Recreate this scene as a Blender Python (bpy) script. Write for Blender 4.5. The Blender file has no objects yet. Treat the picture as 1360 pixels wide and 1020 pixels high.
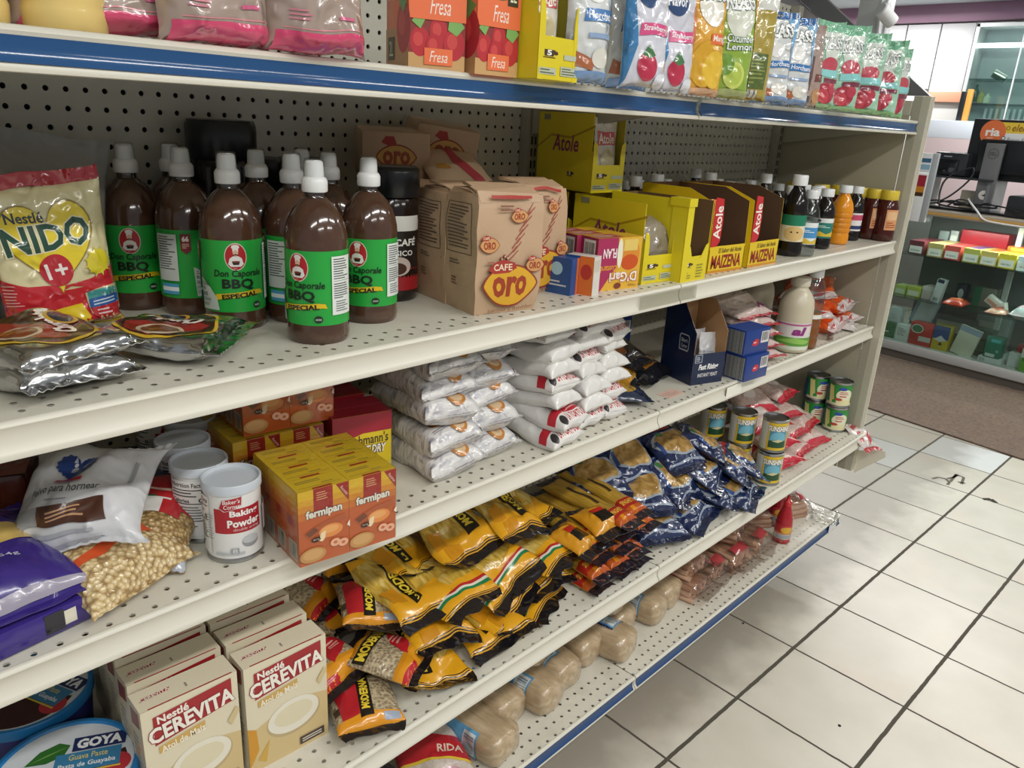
import bpy, bmesh, math, random
from mathutils import Vector as V, Matrix, noise
from mathutils.geometry import tessellate_polygon
rnd = random.Random(7)
PI = math.pi
scn = bpy.context.scene
COL = scn.collection

# ------------------------------------------------------------------ camera
CAM = V((-1.33384, -1.03632, 1.40436))
CR = V((0.69458034, -0.71745454, 0.05307659)); CU = V((0.1995944, 0.2630602, 0.94390752)); CF = V((0.69117308, 0.64502582, -0.32591635))
FPX = 1026.95
cam = bpy.data.cameras.new('camera'); cam.sensor_width = 36; cam.sensor_fit = 'HORIZONTAL'; cam.lens = FPX/1360*36
cam.clip_start = .02
co = bpy.data.objects.new('camera', cam); COL.objects.link(co)
co.matrix_world = Matrix(((CR.x, CU.x, -CF.x, CAM.x), (CR.y, CU.y, -CF.y, CAM.y), (CR.z, CU.z, -CF.z, CAM.z), (0, 0, 0, 1)))
scn.camera = co
def ray(px, py): return CF+CR*((px-680)/FPX)-CU*((py-510)/FPX)
def at(px, py, z):
    d = ray(px, py); return CAM+d*((z-CAM.z)/d.z)

# ------------------------------------------------------------------ materials
def lin(h):
    h = h.lstrip('#'); c = [int(h[i:i+2], 16)/255 for i in (0, 2, 4)]
    return tuple((x/12.92 if x <= .04045 else ((x+.055)/1.055)**2.4) for x in c)+(1,)
_mats = {}
def newmat(name):
    m = bpy.data.materials.new(name); m.use_nodes = True
    nt = m.node_tree; b = nt.nodes['Principled BSDF']; return m, nt, b
def bumpnode(nt, b, scale, strength, dist=.002, detail=3, kind='noise', stretch=None):
    tc = nt.nodes.new('ShaderNodeTexCoord'); src = tc.outputs['Object']
    if stretch:
        mp = nt.nodes.new('ShaderNodeMapping'); mp.inputs['Scale'].default_value = stretch
        nt.links.new(src, mp.inputs['Vector']); src = mp.outputs['Vector']
    if kind in ('noise', 'ridge'):
        n = nt.nodes.new('ShaderNodeTexNoise'); n.inputs['Scale'].default_value = scale; n.inputs['Detail'].default_value = detail
        n.inputs['Distortion'].default_value = .6
        if kind == 'ridge': n.noise_type = 'RIDGED_MULTIFRACTAL'; n.inputs['Roughness'].default_value = .35; n.inputs['Distortion'].default_value = .25
        out = n.outputs['Fac']
    else:
        n = nt.nodes.new('ShaderNodeTexVoronoi'); n.inputs['Scale'].default_value = scale; out = n.outputs['Distance']
    nt.links.new(src, n.inputs['Vector'])
    bp = nt.nodes.new('ShaderNodeBump'); bp.inputs['Strength'].default_value = strength; bp.inputs['Distance'].default_value = dist
    nt.links.new(out, bp.inputs['Height']); nt.links.new(bp.outputs['Normal'], b.inputs['Normal']); nt.links.new(bp.outputs['Normal'], b.inputs['Coat Normal'])
    return n, src
def mat(h, fin='paper'):
    """h: hex colour, fin: finish; 'fin:hex' also accepted"""
    if not isinstance(h, str): return h
    if ':' in h: fin, h = h.split(':')
    k = (h, fin)
    if k in _mats: return _mats[k]
    m, nt, b = newmat(fin+'_'+h.lstrip('#'))
    b.inputs['Base Color'].default_value = lin(h)
    I = b.inputs
    if fin == 'paper': I['Roughness'].default_value = .45; I['Specular IOR Level'].default_value = .4
    elif fin == 'matte': I['Roughness'].default_value = .8; I['Specular IOR Level'].default_value = .25
    elif fin == 'card': I['Roughness'].default_value = .33; I['Specular IOR Level'].default_value = .5
    elif fin == 'plastic': I['Roughness'].default_value = .3
    elif fin == 'gloss': I['Roughness'].default_value = .12
    elif fin == 'film':
        I['Roughness'].default_value = .22; I['Coat Weight'].default_value = .35; I['Coat Roughness'].default_value = .08
        bumpnode(nt, b, 38, .6, .006, 2, 'ridge')
    elif fin == 'softfilm':
        I['Roughness'].default_value = .38; I['Coat Weight'].default_value = .4; I['Coat Roughness'].default_value = .1
        bumpnode(nt, b, 48, .7, .005, 2, 'ridge')
    elif fin == 'crinkle':
        I['Roughness'].default_value = .25; I['Coat Weight'].default_value = 1; I['Coat Roughness'].default_value = .05
        bumpnode(nt, b, 46, .9, .009, 2, 'ridge')
    elif fin == 'foil':
        I['Metallic'].default_value = 1; I['Roughness'].default_value = .16
        bumpnode(nt, b, 42, .9, .007, 1, 'ridge')
    elif fin == 'metal': I['Metallic'].default_value = 1; I['Roughness'].default_value = .3
    elif fin == 'kraft':
        I['Roughness'].default_value = .55
        bumpnode(nt, b, 22, .5, .006, 3)
    elif fin == 'paint': I['Roughness'].default_value = .35; I['Specular IOR Level'].default_value = .45
    elif fin == 'emit':
        I['Emission Color'].default_value = lin(h); I['Emission Strength'].default_value = 3
    _mats[k] = m; return m
def clearmat(key, tint, mixf=.15, rough=.06, bump=0):
    if key in _mats: return _mats[key]
    m = bpy.data.materials.new(key); m.use_nodes = True; nt = m.node_tree; nt.nodes.clear()
    out = nt.nodes.new('ShaderNodeOutputMaterial'); tr = nt.nodes.new('ShaderNodeBsdfTransparent'); gl = nt.nodes.new('ShaderNodeBsdfGlossy')
    tr.inputs['Color'].default_value = lin(tint); gl.inputs['Roughness'].default_value = rough
    fr = nt.nodes.new('ShaderNodeLayerWeight'); fr.inputs['Blend'].default_value = .5
    pw = nt.nodes.new('ShaderNodeMath'); pw.operation = 'POWER'; pw.inputs[1].default_value = 4
    ad = nt.nodes.new('ShaderNodeMath'); ad.operation = 'MULTIPLY_ADD'; ad.inputs[1].default_value = .6; ad.inputs[2].default_value = mixf
    mx = nt.nodes.new('ShaderNodeMixShader')
    nt.links.new(fr.outputs['Facing'], pw.inputs[0]); nt.links.new(pw.outputs[0], ad.inputs[0]); nt.links.new(ad.outputs[0], mx.inputs[0]); nt.links.new(tr.outputs[0], mx.inputs[1]); nt.links.new(gl.outputs[0], mx.inputs[2])
    nt.links.new(mx.outputs[0], out.inputs[0])
    if bump:
        tc = nt.nodes.new('ShaderNodeTexCoord'); n = nt.nodes.new('ShaderNodeTexNoise'); n.inputs['Scale'].default_value = 45
        bp = nt.nodes.new('ShaderNodeBump'); bp.inputs['Strength'].default_value = bump; bp.inputs['Distance'].default_value = .006
        nt.links.new(tc.outputs['Object'], n.inputs['Vector']); nt.links.new(n.outputs['Fac'], bp.inputs['Height'])
        nt.links.new(bp.outputs[0], gl.inputs['Normal']); nt.links.new(bp.outputs[0], fr.inputs['Normal'])
    _mats[key] = m; return m
def speckmat(key, c1, c2, scale, kind='voronoi', fin=.25, bump=.6, stretch=None, c3=None, coat=.5):
    """grains, noodles, sauces seen through film: two or three colours in a cell or noise pattern"""
    if key in _mats: return _mats[key]
    m, nt, b = newmat(key); b.inputs['Roughness'].default_value = fin; b.inputs['Coat Weight'].default_value = coat; b.inputs['Coat Roughness'].default_value = .07
    n, src = bumpnode(nt, b, scale, bump, .004, 4, kind, stretch)
    cr = nt.nodes.new('ShaderNodeValToRGB'); e = cr.color_ramp.elements
    e[0].color = lin(c1); e[1].color = lin(c2); e[0].position = .25 if kind == 'noise' else .1; e[1].position = .72 if kind == 'noise' else .75
    if c3: x = cr.color_ramp.elements.new(.5); x.color = lin(c3)
    nt.links.new(n.outputs['Fac'] if kind == 'noise' else n.outputs['Distance'], cr.inputs[0]); nt.links.new(cr.outputs[0], b.inputs['Base Color'])
    _mats[key] = m; return m

# ------------------------------------------------------------------ mesh builder
class MB:
    def __init__(s): s.v = []; s.f = []; s.m = []; s.mats = []
    def mi(s, m):
        m = mat(m)
        for i, x in enumerate(s.mats):
            if x is m: return i
        s.mats.append(m); return len(s.mats)-1
    def add(s, vs, fs, m):
        o = len(s.v); s.v += [tuple(p) for p in vs]
        i = s.mi(m)
        for f in fs: s.f.append(tuple(k+o for k in f)); s.m.append(i)
    def box(s, a, b, m, M=None):
        (x0, y0, z0), (x1, y1, z1) = a, b
        vs = [V(p) for p in ((x0, y0, z0), (x1, y0, z0), (x1, y1, z0), (x0, y1, z0), (x0, y0, z1), (x1, y0, z1), (x1, y1, z1), (x0, y1, z1))]
        if M is not None: vs = [M @ p for p in vs]
        s.add(vs, [(0, 3, 2, 1), (4, 5, 6, 7), (0, 1, 5, 4), (1, 2, 6, 5), (2, 3, 7, 6), (3, 0, 4, 7)], m)
    def bbox(s, a, b, m, c=.002, M=None):
        """box with small chamfers"""
        bm = bmesh.new(); bmesh.ops.create_cube(bm, size=1)
        for v in bm.verts: v.co = V([a[i]+(v.co[i]+.5)*(b[i]-a[i]) for i in range(3)])
        bmesh.ops.bevel(bm, geom=bm.edges[:], offset=c, segments=2, affect='EDGES', profile=.5)
        bm.verts.ensure_lookup_table(); bm.verts.index_update()
        vs = [v.co.copy() for v in bm.verts]; fs = [[v.index for v in f.verts] for f in bm.faces]; bm.free()
        if M is not None: vs = [M @ p for p in vs]
        s.add(vs, fs, m)
    def lathe(s, prof, m, n=32, c=(0, 0, 0), M=None, capb=True, capt=True, rfun=None):
        vs = []; fs = []
        for r, z in prof:
            for k in range(n):
                t = 2*PI*k/n; rr = r*(rfun(t, z) if rfun else 1)
                p = V((c[0]+rr*math.sin(t), c[1]-rr*math.cos(t), c[2]+z)); vs.append(M @ p if M is not None else p)
        for i in range(len(prof)-1):
            for k in range(n):
                a = i*n+k; b_ = i*n+(k+1) % n; fs.append((a, b_, b_+n, a+n))
        if capb: fs.append(tuple(range(n-1, -1, -1)))
        if capt: fs.append(tuple((len(prof)-1)*n+k for k in range(n)))
        s.add(vs, fs, m)
    def tube(s, pts, r, m, n=8):
        pts = [V(p) for p in pts]; vs = []; fs = []
        for i, p in enumerate(pts):
            d = (pts[min(i+1, len(pts)-1)]-pts[max(i-1, 0)]).normalized()
            a = d.cross(V((0, 0, 1)));  a = a.normalized() if a.length > 1e-4 else V((1, 0, 0)); b_ = d.cross(a)
            for k in range(n):
                t = 2*PI*k/n; vs.append(p+a*(r*math.cos(t))+b_*(r*math.sin(t)))
        for i in range(len(pts)-1):
            for k in range(n): fs.append((i*n+k, i*n+(k+1) % n, (i+1)*n+(k+1) % n, (i+1)*n+k))
        fs.append(tuple(range(n-1, -1, -1))); fs.append(tuple((len(pts)-1)*n+k for k in range(n)))
        s.add(vs, fs, m)
    def prism(s, poly, a, b, m, axis=0, M=None):
        """polygon in the two other axes, extruded along axis from a to b"""
        def P(u, w, t): return {0: V((t, u, w)), 1: V((u, t, w)), 2: V((u, w, t))}[axis]
        n = len(poly); vs = [P(u, w, a) for u, w in poly]+[P(u, w, b) for u, w in poly]
        if M is not None: vs = [M @ p for p in vs]
        tri = tessellate_polygon([[V((u, w, 0)) for u, w in poly]])
        fs = [tuple(t) for t in tri]+[tuple(k+n for k in reversed(t)) for t in tri]
        for k in range(n): fs.append((k, (k+1) % n, n+(k+1) % n, n+k))
        s.add(vs, fs, m)
    def data(s, name='mesh', smooth=True, angle=38, fix=True):
        me = bpy.data.meshes.new(name); me.from_pydata(s.v, [], s.f)
        for m in s.mats: me.materials.append(m)
        me.polygons.foreach_set('material_index', s.m)
        if fix:
            bm = bmesh.new(); bm.from_mesh(me); bmesh.ops.recalc_face_normals(bm, faces=bm.faces[:]); bm.to_mesh(me); bm.free()
        if smooth:
            me.shade_smooth()
            me.set_sharp_from_angle(angle=math.radians(angle))
        me.update(); return me
    def build(s, name, parent=None, **k):
        o = bpy.data.objects.new(name, s.data(name, **k)); COL.objects.link(o)
        if parent is not None: o.parent = parent
        return o

# ------------------------------------------------------------------ print: flat artwork laid on a surface S(u, v, offset)
_txt = {}
def text_tris(s, bold, shear):
    k = (s, bold, shear)
    if k in _txt: return _txt[k]
    cu = bpy.data.curves.new('t', 'FONT'); cu.body = s; cu.size = 1; cu.offset = bold; cu.shear = shear; cu.resolution_u = 2
    o = bpy.data.objects.new('t', cu); COL.objects.link(o)
    me = o.to_mesh(); me.calc_loop_triangles()
    vs = [(v.co.x, v.co.y) for v in me.vertices]; tr = [tuple(t.vertices) for t in me.loop_triangles]
    o.to_mesh_clear(); bpy.data.objects.remove(o); bpy.data.curves.remove(cu)
    x0 = min(v[0] for v in vs); x1 = max(v[0] for v in vs); y0 = min(v[1] for v in vs); y1 = max(v[1] for v in vs)
    vs = [((x-x0)/(x1-x0), (y-y0)/(y1-y0)) for x, y in vs]
    _txt[k] = (vs, tr); return _txt[k]
def Rc(u0, v0, u1, v1, c): return ('p', [(u0, v0), (u1, v0), (u1, v1), (u0, v1)], c)
def Po(pts, c): return ('p', pts, c)
def El(cu, cv, ru, rv, c, n=28, a0=0, a1=2*PI): return ('p', [(cu+ru*math.cos(a0+(a1-a0)*k/n), cv+rv*math.sin(a0+(a1-a0)*k/n)) for k in range(n)], c)
def Tx(s, u0, v0, u1, v1, c, bold=.0, shear=0, ang=0, out=None, ow=.04, fx=False): return ('t', s, u0, v0, u1, v1, c, bold, shear, ang, out, ow, fx)
def Ln(u0, v0, u1, v1, n, c, seed=1):
    r = random.Random(seed); o = []
    h = (v1-v0)/n
    for k in range(n):
        b = v1-(k+.75)*h; o.append(Rc(u0, b, u0+(u1-u0)*r.uniform(.55, 1), b+h*.42, c))
    return ('G', o)
def Lv(u0, v0, u1, v1, n, c, seed=1):
    r = random.Random(seed); w = (u1-u0)/n
    return ('G', [Rc(u0+k*w, v0, u0+k*w+w*r.uniform(.25, .75), v1, c) for k in range(n)])
def _split(tri, L, out, dep=0):
    a, b, c = tri
    la, lb, lc = (b-c).length, (c-a).length, (a-b).length
    m = max(la, lb, lc)
    if m <= L or dep > 9: out.append(tri); return
    if m == la: mid = (b+c)/2; _split((a, b, mid), L, out, dep+1); _split((a, mid, c), L, out, dep+1)
    elif m == lb: mid = (c+a)/2; _split((a, b, mid), L, out, dep+1); _split((mid, b, c), L, out, dep+1)
    else: mid = (a+b)/2; _split((a, mid, c), L, out, dep+1); _split((mid, b, c), L, out, dep+1)
def prt(mb, S, W, H, ops, fin='paper', L=None, off=.0003, step=.00012):
    cnt = [0]
    def put(tris, c):
        o = off+cnt[0]*step; cnt[0] += 1
        T = []
        if L:
            for t in tris: _split(t, L, T)
        else: T = tris
        vs = []; fs = []; idx = {}
        for t in T:
            f = []
            for p in t:
                k = (round(p.x, 6), round(p.y, 6))
                if k not in idx: idx[k] = len(vs); vs.append(S(p.x/W, p.y/H, o))
                f.append(idx[k])
            if len(set(f)) == 3: fs.append(tuple(f))
        mb.add(vs, fs, mat(c, fin) if isinstance(c, str) and ':' not in c else c)
    def run(op):
        if op[0] == 'g':
            for q in op[1]: run(q)
        elif op[0] == 'G':
            c0 = cnt[0]
            for q in op[1]: cnt[0] = c0; run(q)
        elif op[0] == 'p':
            pts = [V((u*W, v*H)) for u, v in op[1]]
            tr = tessellate_polygon([[V((p.x, p.y, 0)) for p in pts]])
            put([tuple(pts[i] for i in t) for t in tr], op[2])
        else:
            _, s, u0, v0, u1, v1, c, bold, shear, ang, out, ow, fx = op
            def mk(b):
                vs, tr = text_tris(s, b, shear)
                cx, cy = (u0+u1)/2*W, (v0+v1)/2*H; w, h = (u1-u0)*W, (v1-v0)*H
                ca, sa = math.cos(ang), math.sin(ang); P = []
                g = 1+(.0 if b == bold else 2*ow*.9/ max(len(s)*.55, .8)); gh = 1 if b == bold else 1+ow*2
                for x, y in vs:
                    a, d = (x-.5)*w*g, (y-.5)*h*gh
                    if fx: a = -a; d = -d
                    P.append(V((cx+a*ca-d*sa, cy+a*sa+d*ca)))
                return [tuple(P[i] for i in t) for t in tr]
            if out: put(mk(bold+ow), out)
            put(mk(bold), c)
    for op in ops: run(op)

# ------------------------------------------------------------------ things
def props(o, label, cat, group=None, kind=None):
    if label: o['label'] = label
    if cat: o['category'] = cat
    if group: o['group'] = group
    if kind: o['kind'] = kind
    return o
def empty(name, loc, label, cat, group=None, rot=(0, 0, 0)):
    o = bpy.data.objects.new(name, None); COL.objects.link(o); o.location = loc; o.rotation_euler = rot; o.empty_display_size = .03
    return props(o, label, cat, group)
class Kit:
    """one kind of thing: its parts (name, mesh, sub-parts, label); put() sets out one individual"""
    def __init__(s, name, cat): s.name = name; s.cat = cat; s.parts = []
    def add(s, pname, mb, label=None, sub=None, **k):
        s.parts.append((pname, mb.data(pname, **k) if isinstance(mb, MB) else mb, label, [(n, m.data(n)) for n, m in (sub or [])])); return s
    def put(s, loc, label, group=None, rot=(0, 0, 0), scale=None):
        if len(s.parts) == 1 and not s.parts[0][3]:
            o = bpy.data.objects.new(s.name, s.parts[0][1]); COL.objects.link(o); o.location = loc; o.rotation_euler = rot; props(o, label, s.cat, group)
        else:
            o = empty(s.name, loc, label, s.cat, group, rot)
            for n, me, lb, sub in s.parts:
                c = bpy.data.objects.new(n, me); COL.objects.link(c); c.parent = o
                if lb: c['label'] = lb
                for n2, m2 in sub:
                    d = bpy.data.objects.new(n2, m2); COL.objects.link(d); d.parent = c
        if scale: o.scale = scale
        return o

# box faces as print surfaces (origin at the middle of the base, front looks to -y)
def face(w, d, h, which):
    f = {'front': lambda u, v, o: V(((u-.5)*w, -d/2-o, v*h)), 'back': lambda u, v, o: V(((.5-u)*w, d/2+o, v*h)),
         'left': lambda u, v, o: V((-w/2-o, (.5-u)*d, v*h)), 'right': lambda u, v, o: V((w/2+o, (u-.5)*d, v*h)),
         'top': lambda u, v, o: V(((u-.5)*w, (v-.5)*d, h+o))}[which]
    W, H = {'front': (w, h), 'back': (w, h), 'left': (d, h), 'right': (d, h), 'top': (w, d)}[which]
    return f, W, H
def carton(mb, w, d, h, col, prints, fin='card', c=.0012, at0=(0, 0, 0)):
    o0 = V(at0)
    mb.bbox((at0[0]-w/2, at0[1]-d/2, at0[2]), (at0[0]+w/2, at0[1]+d/2, at0[2]+h), mat(col, fin), c)
    for k, ops in prints.items():
        f, W, H = face(w, d, h, k); prt(mb, (lambda u, v, o, f=f: f(u, v, o)+o0), W, H, ops, fin)
def cylS(rf, z0, H, turn=0):
    def S(u, v, o):
        z = z0+v*H; t = (u-.5)*2*PI+turn; r = rf(z)+o; return V((r*math.sin(t), -r*math.cos(t), z))
    return S

# ------------------------------------------------------------------ bags
def bagfun(W, H, T, seed=0, e=(.06, .06), pu=2.4, pv=3.0, kb=.55, amp=.004, stand=False, taper=0., neck=0., curl=0., blunt=.55, lump=0., lscale=45, bend=0.):
    off = V((seed*7.31, seed*3.17, seed*1.7))
    def F(u, v, side):
        a = min(1, abs(2*u-1)); fu = max(0, 1-a**pu)**blunt
        vv = (v-e[0])/(1-e[0]-e[1]); inside = 0 < vv < 1
        if inside:
            if stand:
                g = min(1, (vv/.06))**.5*max(0, 1-vv**2.2)**.75 if e[1] > 0 else min(1, vv/.06)**.5*(1-vv*.5)
            else: g = max(0, 1-abs(2*vv-1)**pv)**blunt
        else: g = 0
        t = T/2*fu*g
        n1 = noise.noise(V((u*W*22, v*H*22, side*5))+off); n2 = noise.noise(V((u*W*9, v*H*9, 3))+off); n3 = noise.noise(V((u*W*lscale, v*H*lscale, side*9))+off)
        t *= 1+.22*n1
        mid = n2*amp*1.6+curl*((2*u-1)**2)+bend*((2*v-1)**2)
        if not inside: mid += .0012*math.sin(u*90+seed)
        z = mid+side*.0005+(t if side > 0 else -t*kb)+side*n3*lump*fu*g+side*n1*amp*.35*(fu*g)
        nw = 1-neck*(abs(2*v-1)**6)
        x = (u-.5)*W*nw*(1-.10*g)*(1-taper*v)+n2*amp*.8*a
        y = (v-.5)*H*(1-.04*fu)+noise.noise(V((u*W*25, v*7, 11))+off)*amp*.7
        return V((x, -z, y+H/2)) if stand else V((x, y, z))
    return F
def bagmesh(F, W, H, body, seal=None, e=(.06, .06), ops=(), back=(), nu=20, nv=26, fin='film', L=.006, seals_separate=True, off=.0007, opsfin=None):
    """returns (body builder, [seal builders]); the seals are parts of their own when they have their own colour"""
    us = [.5-.5*math.cos(PI*k/nu) for k in range(nu+1)]
    us = [.5*a+.5*k/nu for k, a in enumerate(us)]
    vs_ = [0]; m_ = nv
    vs_ = [e[0]*.5*k for k in range(2)]+[e[0]+(1-e[0]-e[1])*k/nv for k in range(nv+1)]+[1-e[1]*.5, 1.0] if e[1] > 0 else [e[0]*.5*k for k in range(2)]+[e[0]+(1-e[0])*k/nv for k in range(nv+1)]
    if e[0] == 0: vs_ = vs_[2:]
    def grid(rows):
        mb_v = []; n = nu+1; R = len(rows)
        for side in (1, -1):
            for v in rows:
                for u in us: mb_v.append(F(u, v, side))
        f = []
        for s_ in range(2):
            o = s_*R*n
            for i in range(R-1):
                for k in range(nu):
                    q = (o+i*n+k, o+i*n+k+1, o+(i+1)*n+k+1, o+(i+1)*n+k); f.append(q if s_ == 0 else q[::-1])
        o = R*n
        for i in range(R-1):
            f.append((i*n, (i+1)*n, o+(i+1)*n, o+i*n)); f.append((i*n+nu, o+i*n+nu, o+(i+1)*n+nu, (i+1)*n+nu))
        for k in range(nu):
            f.append((k, o+k, o+k+1, k+1)); b = (R-1)*n; f.append((b+k, b+k+1, o+b+k+1, o+b+k))
        return mb_v, f
    mb = MB(); sl = []
    lo = [v for v in vs_ if v <= e[0]+1e-6]; hi = [v for v in vs_ if v >= 1-e[1]-1e-6]
    if seal and seals_separate:
        mid = [v for v in vs_ if e[0]-1e-6 <= v <= 1-e[1]+1e-6]
        mb.add(*grid(mid), mat(body, fin))
        for rows in ([lo] if e[0] > 0 else [])+([hi] if e[1] > 0 else []):
            b2 = MB(); b2.add(*grid(rows), mat(seal, fin)); sl.append(b2)
    else: mb.add(*grid(vs_), mat(body, fin))
    def mkS(side):
        def S(u, v, o):
            uu = u if side > 0 else 1-u
            p = F(uu, v, side); du = .004; dv = .004
            n = (F(min(1, uu+du), v, side)-F(max(0, uu-du), v, side)).cross(F(uu, min(1, v+dv), side)-F(uu, max(0, v-dv), side))
            if n.length < 1e-12: return p
            n.normalize()
            if side < 0: n = -n
            return p+n*o
        return S
    if ops: prt(mb, mkS(1), W, H, ops, opsfin or fin, L, off)
    if back: prt(mb, mkS(-1), W, H, back, opsfin or fin, L, off)
    return mb, sl
def bagkit(name, cat, W, H, T, body, seal=None, e=(.06, .06), ops=(), back=(), fin='film', bodyname='film_body', nu=20, nv=26, L=.006, opsfin=None, poff=.0007, **k):
    F = bagfun(W, H, T, e=e, **k)
    mb, sl = bagmesh(F, W, H, body, seal, e, ops, back, nu, nv, fin, L, off=poff, opsfin=opsfin)
    K = Kit(name, cat); K.add(bodyname, mb, angle=60, fix=False)
    for s in sl: K.add('end_seal', s, angle=60, fix=False)
    return K
ORD = ['first', 'second', 'third', 'fourth', 'fifth', 'sixth', 'seventh', 'eighth', 'ninth', 'tenth']
Z1, Z2, Z3, Z4, Z5 = 1.4558, 1.1067, .8328, .4786, .1646
YB = .2119
# ------------------------------------------------------------------ gondola shelving
STEEL = '#d6d2c4'
def holemat(key, base, du, ox, dv, ov, axes, r, ylim=None, dirt=.86):
    """painted steel with punched round holes (see-through)"""
    m, nt, b = newmat(key); b.inputs['Base Color'].default_value = lin(base); b.inputs['Roughness'].default_value = .32; b.inputs['Specular IOR Level'].default_value = .45
    tc = nt.nodes.new('ShaderNodeTexCoord'); sp = nt.nodes.new('ShaderNodeSeparateXYZ'); nt.links.new(tc.outputs['Object'], sp.inputs[0])
    def M(op, a, c=None):
        n = nt.nodes.new('ShaderNodeMath'); n.operation = op
        for i, x in enumerate((a, c)):
            if x is None: continue
            if isinstance(x, (int, float)): n.inputs[i].default_value = x
            else: nt.links.new(x, n.inputs[i])
        return n.outputs[0]
    a, c = sp.outputs[axes[0]], sp.outputs[axes[1]]
    u = M('DIVIDE', M('SUBTRACT', a, ox), du); v = M('DIVIDE', M('SUBTRACT', c, ov), dv)
    fu = M('SUBTRACT', M('FRACT', M('ADD', u, .5)), .5); fv = M('SUBTRACT', M('FRACT', M('ADD', v, .5)), .5)
    x, y = M('MULTIPLY', fu, du), M('MULTIPLY', fv, dv)
    d2 = M('ADD', M('MULTIPLY', x, x), M('MULTIPLY', y, y)); hole = M('LESS_THAN', d2, r*r)
    if ylim: hole = M('MULTIPLY', hole, M('LESS_THAN', sp.outputs[1], ylim))
    # soft dirt
    n = nt.nodes.new('ShaderNodeTexNoise'); n.inputs['Scale'].default_value = 14; n.inputs['Detail'].default_value = 6; nt.links.new(tc.outputs['Object'], n.inputs['Vector'])
    cr = nt.nodes.new('ShaderNodeValToRGB'); cr.color_ramp.elements[0].position = .28; cr.color_ramp.elements[1].position = .5
    bc = lin(base); cr.color_ramp.elements[0].color = (bc[0]*dirt, bc[1]*dirt, bc[2]*dirt*.97, 1); cr.color_ramp.elements[1].color = bc
    nt.links.new(n.outputs['Fac'], cr.inputs[0]); nt.links.new(cr.outputs[0], b.inputs['Base Color'])
    tr = nt.nodes.new('ShaderNodeBsdfTransparent'); mx = nt.nodes.new('ShaderNodeMixShader')
    nt.links.new(hole, mx.inputs[0]); nt.links.new(b.outputs[0], mx.inputs[1]); nt.links.new(tr.outputs[0], mx.inputs[2])
    nt.links.new(mx.outputs[0], nt.nodes['Material Output'].inputs[0]); return m
deckm = holemat('punched_deck_steel', STEEL, .0256, -1.149, .0265, -.1825, (0, 1), .0036, -.17)
pegm = holemat('pegboard_steel', '#c4c1b4', .0256, -1.016, .0256, 1.3825, (0, 2), .0039, None, .97)
paint = mat(STEEL, 'paint'); grey = mat('#a9a698', 'paint')
G = empty('gondola_shelving', (0, 0, 0), 'long beige steel gondola shelving unit with pegboard back stocked with groceries', 'shelving')
SEC = [(-2.438, -1.2205), (-1.2175, -.0015), (.0015, 1.2175)]
YF = {1: -.2213, 2: -.2319, 3: -.2189, 4: -.2666, 5: -.2425}
ZS = {1: Z1, 2: Z2, 3: Z3, 4: Z4, 5: Z5}
mb = MB(); mb.box((-2.438, YB, .05), (1.22, YB+.003, 1.78), pegm); mb.build('pegboard_panel', G, smooth=False)
mb = MB(); mb.box((-2.438, YB+.05, .05), (1.22, YB+.06, 1.78), mat('#3c3b38', 'paint')); mb.build('rear_panel', G, smooth=False)  # dark colour paints in the shade of the hollow behind the peg holes
for x in (-2.438, -1.219, 0, 1.205):
    mb = MB(); mb.box((x-.016, YB-.028, .05), (x+.016, YB-.001, 1.78), grey)
    for k in range(64):
        z = .12+k*.0256
        for dx in (-.006, .006): mb.box((x+dx-.0022, YB-.0286, z), (x+dx+.0022, YB-.0279, z+.017), mat('#2b2b2a', 'matte'))
    mb.build('upright', G, smooth=False)
lip = [(0, 0), (-.003, .0015), (-.007, 0), (-.0085, -.004), (-.006, -.008), (-.004, -.016), (-.005, -.025), (-.009, -.030), (-.011, -.034), (-.010, -.0372), (-.006, -.038), (0, -.034)]
for i in range(1, 6):
    for x0, x1 in SEC:
        if x1 < -1.2 and i != 1 and i != 2 and i != 3: pass
        mb = MB(); mb.box((x0, YF[i], ZS[i]-.0018), (x1, YB-.028, ZS[i]), deckm)
        dk = mb.build('shelf_deck', G, smooth=False)
        mb = MB(); mb.prism([(YF[i]+y+.004, ZS[i]+z) for y, z in lip], x0, x1, paint, axis=0); mb.build('front_lip', dk, angle=50)
        if i < 5:
            for xx in (x0+.006, x1-.009):
                mb = MB(); mb.prism([(YF[i]+.02, ZS[i]-.003), (YF[i]+.02, ZS[i]-.022), (YB-.03, ZS[i]-.085), (YB-.03, ZS[i]-.003)], xx, xx+.003, grey, axis=0); mb.build('bracket', dk, smooth=False)
        if i in (1, 5):
            mb = MB(); e = .006
            pts = [(-.0048, -.0075), (-.0036, -.0155), (-.0046, -.0245), (-.0088, -.0298)]
            out = [(y-.0016, z) for y, z in pts]
            mb.prism([(YF[i]+y+.0035, ZS[i]+z) for y, z in out+pts[::-1]], x0+e, x1-e, mat('#28507f' if i == 1 else '#2a4876', 'gloss'), axis=0)
            st = mb.build('price_strip', dk, label='blue glossy strip in the lip channel', angle=60) if False else mb.build('price_strip', dk, angle=60)
            st['label'] = 'glossy blue strip along the shelf edge'
            if i == 1:
                for xx in (x0+.003, x1-.003):
                    mb = MB(); mb.prism([(YF[i]+y+.0025, ZS[i]+z) for y, z in [(-.009, -.003), (-.0065, -.009), (-.005, -.016), (-.006, -.024), (-.0115, -.031), (-.0095, -.031), (-.004, -.024), (-.003, -.016), (-.0045, -.009), (-.007, -.003)]], xx-.002, xx+.002, clearmat('strip_clear', '#dfe6e8', .2), axis=0); mb.build('clear_holder', dk, angle=60)
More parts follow.
